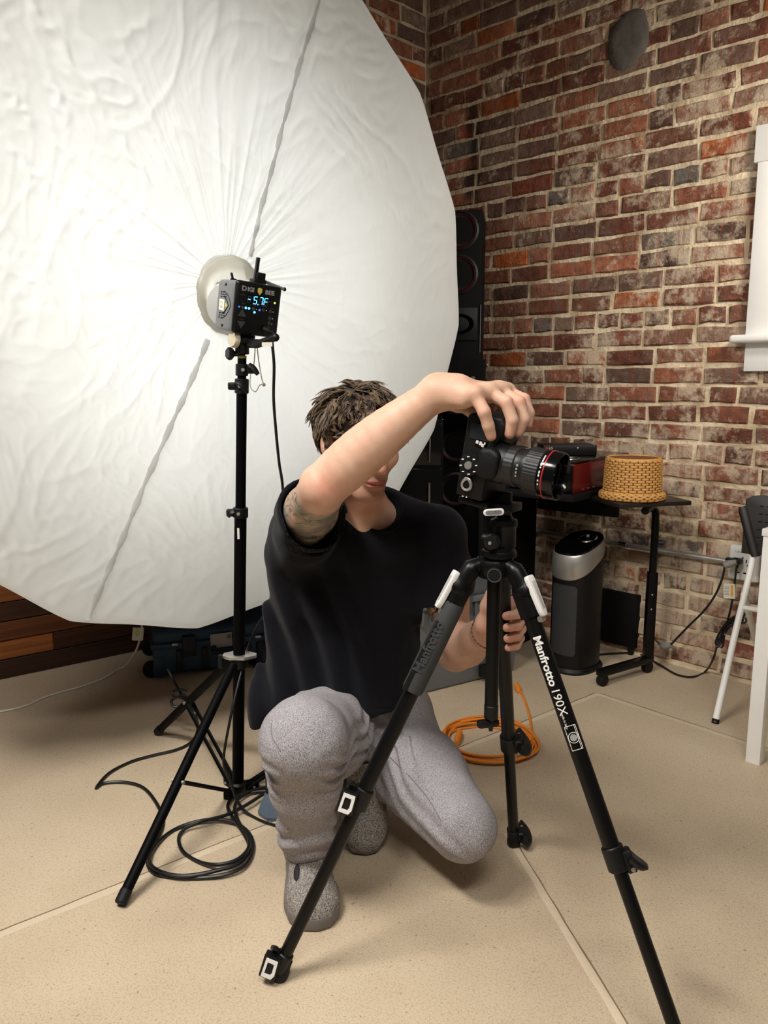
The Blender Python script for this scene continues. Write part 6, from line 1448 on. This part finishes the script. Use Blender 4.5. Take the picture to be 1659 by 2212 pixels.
    b = N('ShaderNodeBump'); b.inputs['Strength'].default_value = 0.12; b.inputs['Distance'].default_value = 0.002
    n3 = N('ShaderNodeTexNoise'); n3.inputs['Scale'].default_value = 260; n3.inputs['Detail'].default_value = 1; L(V_, n3.inputs['Vector']); L(n3.outputs['Fac'], b.inputs['Height']); L(b.outputs['Normal'], P.inputs['Normal'])
    return m
body_o = fast_mesh('body', V, F, skin_mat(), person, {'tone': tone, 'ink': ink, 'ink2': ink2})
print('BODY', len(V))

# ---- shirt
def wav(x, y, z, s, sd):
    return (np.sin(x * s + 1.7 * np.sin(y * s * .6 + sd) + sd) + np.sin(y * s * 1.1 + 1.3 * np.sin(z * s * .7 + 2 * sd)) + np.sin(z * s * .9 + 1.5 * np.sin(x * s * .8 + 3 * sd))) / 3
g = Field((-0.40, 1.50, 0.20), (0.34, 2.28, 1.02), 0.0045)
cA, cB, cC = A3(at(797, 1215, 1.905)), A3(at(757, 1390, 1.955)), A3(at(735, 1530, 1.975))
g.ell(cA, (0.165, 0.115, 0.19), None, 0.06).ell(cB, (0.178, 0.135, 0.19), None, 0.08).ell(cC, (0.200, 0.165, 0.13), None, 0.08)
g.ell(A3(at(806, 1165, 1.87)), (0.125, 0.105, 0.085), None, 0.05)
g.chain([S_R + Vector((-0.005, 0.01, -0.005)), A3(NECK) + [0.0, 0.03, -0.02], S_L + Vector((0.005, 0.01, -0.005))], [0.066, 0.074, 0.066], 0.05)
slR, slL = S_R.lerp(E_R, 0.52), S_L.lerp(E_L, 0.54)
g.chain([S_R, S_R.lerp(E_R, 0.35), slR], [0.068, 0.069, 0.071], 0.02)
g.chain([S_R.lerp(E_R, 0.2) + Vector((0, 0, -0.02)), slR + Vector((0.004, 0, -0.026))], [0.062, 0.068], 0.02)
g.chain([A3(S_R) + [-0.012, 0.03, -0.07], A3(at(652, 1290, 1.90)), A3(at(650, 1400, 1.93)), A3(at(632, 1500, 1.93))], [0.072, 0.075, 0.08, 0.085], 0.05)
g.cap(S_R + Vector((0, 0.02, -0.06)), S_R.lerp(E_R, 0.30) + Vector((-0.005, 0.01, -0.05)), 0.055, 0.05, 0.04)
g.chain([S_L, S_L.lerp(E_L, 0.35), slL + Vector((-0.012, 0, 0))], [0.064, 0.068, 0.074], 0.03)
# hem corner hanging over the near thigh
g.chain([A3(at(640, 1440, 1.92)), A3(at(580, 1530, 1.86)), A3(at(560, 1570, 1.84))], [0.07, 0.045, 0.022], 0.04)
folds = lambda x, y, z: (0.013 * np.sin((x * 1.0 + 0.25 * (z - 0.6)) * 88 + 1.2 * np.sin(z * 9)) * np.clip((0.80 - z) / 0.2, 0, 1) * np.clip((-0.02 - x) / 0.06, 0, 1)
         + 0.0035 * wav(x, y, z, 34, 0.7) + 0.0014 * wav(x, y, z, 88, 2.1))
g.warp(folds)
# openings: neck, sleeve ends, hem
nk0, nk1 = A3(at(812, 1078, 1.785)), A3(hd(0, -0.02, -0.04))
g.cap(nk0, nk1, 0.070, 0.075, 0.006, 'cut'); g.cap(nk0 + [0, -0.09, 0.055], nk0, 0.060, 0.066, 0.008, 'cut')
uaN = (E_R - S_R).normalized(); g.cap(slR - uaN * 0.045, slR + uaN * 0.12, 0.0635, 0.069, 0.004, 'cut'); g.cap(slR - uaN * 0.04 + Vector((0.004, 0, -0.026)), slR + uaN * 0.12 + Vector((0.004, 0, -0.026)), 0.062, 0.066, 0.004, 'cut')
ulN = (E_L - S_L).normalized(); g.cap(slL - ulN * 0.045, slL + ulN * 0.12, 0.062, 0.070, 0.004, 'cut')
B_ = g._box(A3(slR) - 0.16, A3(slR) + 0.16); sl_, x, y, z = B_; e = ((x - slR.x) * uaN.x + (y - slR.y) * uaN.y + (z - slR.z) * uaN.z) - 0.012; near = np.sqrt((x - slR.x) ** 2 + (y - slR.y) ** 2 + (z - slR.z) ** 2) < 0.135
g.d[sl_] = np.where(near, np.maximum(g.d[sl_], e), g.d[sl_])
B_ = g._box(A3(slL) - 0.14, A3(slL) + 0.14); sl_, x, y, z = B_; e = ((x - slL.x) * ulN.x + (y - slL.y) * ulN.y + (z - slL.z) * ulN.z); near = (x > slL.x - 0.062)
g.d[sl_] = np.where(near & (e < 0.12), np.maximum(g.d[sl_], e), g.d[sl_])
hz = A3(at(800, 1520, 1.90)); g.half(hz, (0.06, 0.10, -0.99))
V, F = g.mesh(); V = relax(V, F, 1, 0.4)
M['tee'] = mat('navy_black_jersey', (17, 17, 23), 0.92, 0, 0.15, 20, 0.0, 420, spec=0.15, sheen=0.05)
shirt = fast_mesh('t_shirt', V, F, M['tee'], person)
from mathutils.bvhtree import BVHTree
def stitched(name, Vx, Fx, pix, r, mt, parent, lift=0.0006, n=6, sx=1.0):
    bv = BVHTree.FromPolygons([tuple(v) for v in Vx], [tuple(int(i) for i in q_) for q_ in Fx]); pts = []
    for a in catmull([Vector((x, y, 0)) for x, y in pix], n):
        d_ = ray(a.x, a.y).normalized(); h_, nn, _, dist = bv.ray_cast(CAM, d_)
        if h_ is not None: pts.append(h_ - d_ * lift)
    if len(pts) > 2:
        for _ in range(3): pts = [pts[0]] + [(pts[i - 1] + pts[i] * 2 + pts[i + 1]) / 4 for i in range(1, len(pts) - 1)] + [pts[-1]]
        b = MB(); b.tube(pts, r, 8, sx=sx, up=(0, -1, 0.2)); return b.build(name, mt, parent)
shirt_VF = (V, F)
stitched('collar_rib', V, F, [(741, 1090), (752, 1110), (782, 1136), (818, 1149), (850, 1143), (868, 1118), (873, 1092)], 0.0062, M['tee'], shirt, 0.001, 6, 0.6)
stitched('hem_stitch', V, F, [(600, 1500), (680, 1512), (760, 1521), (840, 1527), (905, 1526)], 0.0012, M['tee'], shirt)
print('SHIRT', len(V))

# ---- trousers
t = Field((-0.36, 1.44, 0.03), (0.36, 2.26, 0.62), 0.0045)
t.ell(A3(H_R.lerp(H_L, 0.5)) + [0, 0.0, 0.0], (0.175, 0.13, 0.125), None, 0.05)
t.ell(A3(H_R.lerp(H_L, 0.5)) + [0.01, -0.01, 0.08], (0.165, 0.12, 0.09), None, 0.03)
t.chain([H_R, H_R.lerp(K_R, 0.5), K_R], [0.108, 0.105, 0.090], 0.04)
cuffR = AN_R.lerp(K_R, 0.10)
t.chain([K_R, K_R.lerp(AN_R, 0.4), K_R.lerp(AN_R, 0.75), cuffR], [0.086, 0.073, 0.060, 0.063], 0.03)
t.chain([H_L, H_L.lerp(K_L, 0.5), K_L], [0.108, 0.098, 0.075], 0.04)
cuffL = AN_L.lerp(K_L, 0.16)
t.chain([K_L, K_L.lerp(AN_L, 0.5), cuffL], [0.074, 0.066, 0.058], 0.012)
kR, kL = A3(K_R), A3(K_L)
def tf_(x, y, z):
    r1 = np.sqrt((x - kR[0]) ** 2 + (z - kR[2] + 0.10) ** 2 + (y - kR[1] - 0.06) ** 2)
    side = np.exp(-(((z - (kR[2] - 0.075)) / 0.05) ** 2)) * np.clip((np.abs(x - kR[0]) - 0.03) / 0.04, 0, 1) * (y < 1.85)
    r = 0.0075 * side * np.sin(z * 190 + x * 60 + 2 * np.sin(y * 40))
    cu = np.exp(-(((z - cuffR.z - 0.03) / 0.045) ** 2)) * (y < 1.85) * (x < 0)
    r += 0.006 * cu * np.sin(z * 130 + 2.5 * np.sin(np.arctan2(y - cuffR.y, x - cuffR.x) * 2 + 1))
    cr = np.exp(-(((x - 0.02) / 0.07) ** 2 + ((z - 0.27) / 0.08) ** 2))
    r += 0.005 * cr * np.sin((x * 0.8 + z) * 120 + 2 * np.sin(y * 30))
    pop = np.exp(-(((x - 0.10) / 0.08) ** 2 + ((z - 0.17) / 0.05) ** 2)) * (x > 0.0)
    r += 0.0035 * pop * np.sin((z * 1.0 + x * 0.35) * 120 + 2.5 * np.sin(x * 33 + y * 20))
    return r + 0.0022 * wav(x, y, z, 42, 1.1) + 0.0012 * wav(x, y, z, 110, .4)
t.warp(tf_)
cd = (AN_R - K_R).normalized(); t.cap(cuffR - cd * 0.02, cuffR + cd * 0.10, 0.048, 0.056, 0.003, 'cut')
B_ = t._box(A3(cuffR) - 0.12, A3(cuffR) + 0.12); sl_, x, y, z = B_; e = ((x - cuffR.x) * cd.x + (y - cuffR.y) * cd.y + (z - cuffR.z) * cd.z) - 0.01 - 0.006 * np.sin(np.arctan2(y - cuffR.y, x - cuffR.x) * 3); t.d[sl_] = np.maximum(t.d[sl_], e)
V, F = t.mesh(); V = relax(V, F, 1, 0.4)
def heather():
    m, nt, P, N, L = new_mat('heather_grey_twill')
    tc = N('ShaderNodeTexCoord'); mp = N('ShaderNodeMapping'); mp.inputs['Scale'].default_value = (1, 1, 0.35); L(tc.outputs['Object'], mp.inputs['Vector'])
    n = N('ShaderNodeTexNoise'); n.inputs['Scale'].default_value = 800; n.inputs['Detail'].default_value = 2; n.inputs['Roughness'].default_value = 0.7; L(mp.outputs['Vector'], n.inputs['Vector'])
    r = N('ShaderNodeValToRGB'); r.color_ramp.elements[0].position = 0.34; r.color_ramp.elements[0].color = lin(90, 86, 90); r.color_ramp.elements[1].position = 0.64; r.color_ramp.elements[1].color = lin(190, 186, 189)
    L(n.outputs['Fac'], r.inputs['Fac']); L(r.outputs['Color'], P.inputs['Base Color']); P.inputs['Roughness'].default_value = 0.9; P.inputs['Specular IOR Level'].default_value = 0.15
    b = N('ShaderNodeBump'); b.inputs['Strength'].default_value = 0.25; b.inputs['Distance'].default_value = 0.002; L(n.outputs['Fac'], b.inputs['Height']); L(b.outputs['Normal'], P.inputs['Normal'])
    return m
M['heather'] = heather()
trs = fast_mesh('trousers', V, F, M['heather'], person)
M['thread'] = mat('grey_thread', (120, 116, 120), 0.9, 0, 0.1, 60)
for pth in ([(780, 1545), (793, 1575), (798, 1610), (786, 1638), (764, 1668)], [(838, 1632), (880, 1672), (925, 1725), (952, 1772)], [(586, 1562), (588, 1592), (606, 1622)]):
    stitched('seam', V, F, pth, 0.0013, M['thread'], trs)
print('TROUSERS', len(V))

# ---- shoes, modelled toe along +y, sole on z = 0
def knit():
    m, nt, P, N, L = new_mat('speckled_knit')
    tc = N('ShaderNodeTexCoord'); n = N('ShaderNodeTexVoronoi'); n.inputs['Scale'].default_value = 700; L(tc.outputs['Object'], n.inputs['Vector'])
    r = N('ShaderNodeValToRGB'); e = r.color_ramp.elements; e[0].position = 0.15; e[0].color = lin(84, 80, 80); e[1].position = 0.85; e[1].color = lin(186, 178, 168)
    sp = N('ShaderNodeSeparateColor'); L(n.outputs['Color'], sp.inputs[0]); L(sp.outputs[0], r.inputs['Fac']); L(r.outputs['Color'], P.inputs['Base Color']); P.inputs['Roughness'].default_value = 0.95
    b = N('ShaderNodeBump'); b.inputs['Strength'].default_value = 0.6; b.inputs['Distance'].default_value = 0.003; L(n.outputs['Distance'], b.inputs['Height']); L(b.outputs['Normal'], P.inputs['Normal'])
    return m
M['knit'] = knit(); M['sole'] = mat('grey_rubber_sole', (112, 106, 102), 0.6, 0, 0.06, 20); M['elastic'] = mat('dark_elastic', (28, 24, 30), 0.8)
SOLE = [(0.0, 0.285), (0.030, 0.276), (0.049, 0.245), (0.054, 0.200), (0.048, 0.15), (0.040, 0.10), (0.038, 0.05), (0.030, 0.012), (0.0, 0.0), (-0.030, 0.012), (-0.040, 0.05), (-0.041, 0.10), (-0.046, 0.15), (-0.050, 0.20), (-0.043, 0.25), (-0.024, 0.278)]
shf = Field((-0.08, -0.02, 0.005), (0.08, 0.31, 0.16), 0.0035)
shf.ell((0.001, 0.205, 0.024), (0.050, 0.078, 0.040), None, 0.02).ell((0, 0.06, 0.04), (0.039, 0.062, 0.05), None, 0.03).chain([(0, 0.15, 0.048), (0, 0.10, 0.075)], [0.036, 0.034], 0.03)
shf.chain([(0, 0.065, 0.07), (0, 0.055, 0.105)], [0.040, 0.042], 0.02); shf.cap((0, 0.058, 0.10), (0, 0.05, 0.2), 0.036, 0.04, 0.003, 'cut'); shf.half((0, 0.05, 0.112), (0, -0.15, 0.99)); shf.half((0, 0, 0.018), (0, 0, -1))
shf.warp(lambda x, y, z: 0.0012 * np.sin(y * 160 + 30 * x))
SV, SF = shf.mesh(); SV = relax(SV, SF, 1, 0.4)
def shoe(nm, m4, toe_bend=None):
    b = MB(); b.prism(SOLE, 0.026, m4 @ T(0, 0, 0.013), 0.005, 2); so = b.build('sole', M['sole'], None)
    Vw = (np.array(m4)[:3, :3] @ SV.T).T + np.array(m4)[:3, 3]
    up = fast_mesh('shoe', Vw, SF, M['knit'], person); 
    so.parent = up; so.data.transform(Matrix.Translation(-origin_of(up)))
    for sx in ():
        bb = MB(); bb.ball((0, 0, 0), 1.0, 12, scale=(0.010, 0.012, 0.022)); me_ = bb.bm; me_.transform(m4 @ T(sx * 0.029, 0.118, 0.084) @ RX(-30) @ RY(sx * 25)); bb.build('elastic_gore', M['elastic'], up)
    return up
tR0 = gd(688, 2016); hR0 = gd(652, 1842); dS = (tR0 - hR0); dS.z = 0; dS.normalize()
sm1 = Matrix((Vector((dS.y, -dS.x, 0)), dS, Z)).transposed().to_4x4(); sm1.translation = tR0 - dS * 0.295 + Z * 0.001
sm1 = sm1 @ Matrix.Diagonal((1.22, 1.03, 1.12, 1))
front_shoe = shoe('shoe', sm1)
_vs = [front_shoe.matrix_world @ v.co + origin_of(front_shoe) for v in front_shoe.data.vertices]
_bv = BVHTree.FromPolygons(_vs, [tuple(p_.vertices) for p_ in front_shoe.data.polygons]); _h, _n, _, _ = _bv.ray_cast(CAM, ray(641, 1884).normalized())
if _h is not None:
    bb = MB(); bb.ball((0, 0, 0), 1.0, 14, scale=(0.0085, 0.021, 0.004)); bb.bm.transform(frame(_h, (1, 0, 0.15), _n)); bb.build('elastic_gore', M['elastic'], front_shoe)
tL0 = gd(789, 1836); dS2 = Vector((0.10, -1, 0)).normalized()
pitchd = (dS2 * math.cos(math.radians(48)) + Z * -math.sin(math.radians(48)))
sm2 = Matrix((Vector((dS2.y, -dS2.x, 0)), pitchd, Vector((dS2.y, -dS2.x, 0)).cross(pitchd))).transposed().to_4x4(); sm2.translation = tL0 + Z * 0.010 - pitchd * 0.270
sm2 = sm2 @ Matrix.Diagonal((1.20, 1.03, 1.12, 1))
shoe('shoe', sm2)

# ---- braided bracelet on the left wrist
bw = W_L.lerp(palm, 0.18); ad = (palm - E_L).normalized()
b = MB(); mfr = frame(bw, Vector((0, 0, 1)), ad)
for ph in (0, math.pi):
    b.tube([mfr @ Vector(((0.0375 + 0.0016 * math.cos(a * 14 + ph)) * math.cos(a), (0.0375 + 0.0016 * math.cos(a * 14 + ph)) * math.sin(a), 0.0022 * math.sin(a * 14 + ph))) for a in [2 * math.pi * i / 120 for i in range(120)]], 0.0016, 5, closed=True)
b.build('braided_bracelet', mat('leather_braid', (60, 54, 44), 0.7), person)

# ---- hair: a close cap with wavy locks laid over it
q = Field(tuple(A3(HEADC) - 0.16), tuple(A3(HEADC) + 0.17), 0.004)
q.ell(hd(0, -0.016, 0.026), (0.081, 0.099, 0.084), HR, 0.02)
q.cap(hd(-0.09, 0.092, -0.01), hd(0.09, 0.092, -0.01), 0.062, 0.062, 0.012, 'cut'); 
q.cap(hd(-0.12, 0.03, -0.075), hd(0.12, 0.03, -0.075), 0.074, 0.074, 0.010, 'cut'); q.cap(hd(-0.12, -0.05, -0.125), hd(0.12, -0.05, -0.125), 0.082, 0.082, 0.01, 'cut')
q.warp(lambda x, y, z: 0.004 * wav(x, y, z, 120, .3) + 0.002 * wav(x, y, z, 260, 1.3))
V, F = q.mesh()
def hair_mat():
    m, nt, P, N, L = new_mat('brown_hair')
    a = N('ShaderNodeTexCoord'); n = N('ShaderNodeTexNoise'); n.inputs['Scale'].default_value = 60; n.inputs['Detail'].default_value = 2; L(a.outputs['Object'], n.inputs['Vector'])
    r = N('ShaderNodeValToRGB'); r.color_ramp.elements[0].position = 0.36; r.color_ramp.elements[0].color = lin(46, 36, 28); r.color_ramp.elements[1].position = 0.66; r.color_ramp.elements[1].color = lin(124, 103, 80)
    L(n.outputs['Fac'], r.inputs['Fac']); L(r.outputs['Color'], P.inputs['Base Color']); P.inputs['Roughness'].default_value = 0.5; P.inputs['Specular IOR Level'].default_value = 0.35
    return m
M['hair'] = hair_mat(); M['hair_root'] = mat('hair_roots', (58, 46, 38), 0.7, 0, 0.2, 80)
hair = fast_mesh('hair', V, F, M['hair_root'], person)
rnd = random.Random(12); hb2 = MB()
ec = Vector((0, -0.016, 0.026)); er = Vector((0.082, 0.100, 0.084))
for i in range(780):
    while True:
        v = Vector((rnd.gauss(0, 1), rnd.gauss(0, 1), rnd.gauss(0, 1))).normalized()
        y_, z_ = v.y, v.z
        if z_ < -0.55 + 0.25 * (y_ > -0.2) + 0.5 * max(0, y_): continue
        if y_ > 0.55 and z_ < 0.46: continue
        if z_ < -0.05 and y_ > 0.30: continue
        break
    root = Vector((ec.x + v.x * er.x, ec.y + v.y * er.y, ec.z + v.z * er.z))
    sw = mnoise.noise_vector(v * 2.2)
    flow = Vector((v.x * 0.5 + sw.x * 1.2 + rnd.uniform(-.2, .2), 0.45 * (v.y > 0) - 0.25 * (v.y < 0) + sw.y * 1.2, -0.75 + sw.z * 0.8)); flow = (flow - v * flow.dot(v)).normalized()
    L_ = rnd.uniform(0.035, 0.062) * (1.2 if v.z > 0.4 else 0.8); sidev = v.cross(flow); ph, amp = rnd.uniform(0, 6.28), rnd.uniform(0.004, 0.009)
    if v.y > 0.35: L_ *= 0.55
    lift = rnd.uniform(0.005, 0.013)
    for st_i in range(7):
        ox, oh, dl = rnd.gauss(0, 0.0028), rnd.uniform(-0.001, 0.0022), rnd.uniform(0.8, 1.08); pts = []
        for k in range(8):
            s_ = k / 7; pinch = 1 - 0.55 * s_
            p = root + flow * (L_ * dl * s_) + sidev * (amp * math.sin(ph + s_ * 5.5) + ox * pinch) + v * (0.003 + oh + lift * math.sin(s_ * 2.7))
            d_ = Vector(((p.x - ec.x) / er.x, (p.y - ec.y) / er.y, (p.z - ec.z) / er.z)); l_ = d_.length
            if l_ < 1.0: p = ec + Vector((d_.x * er.x, d_.y * er.y, d_.z * er.z)) * (1.012 / l_)
            pts.append(hd(*p))
        w_ = rnd.uniform(0.0008, 0.0015)
        hb2.tube(pts, [w_ * 0.9, w_, w_, w_, w_, w_ * .9, w_ * 0.7, w_ * 0.25], 4, cap=False)
locks = hb2.build('hair_locks', M['hair'], hair, 180); locks['kind'] = 'stuff'
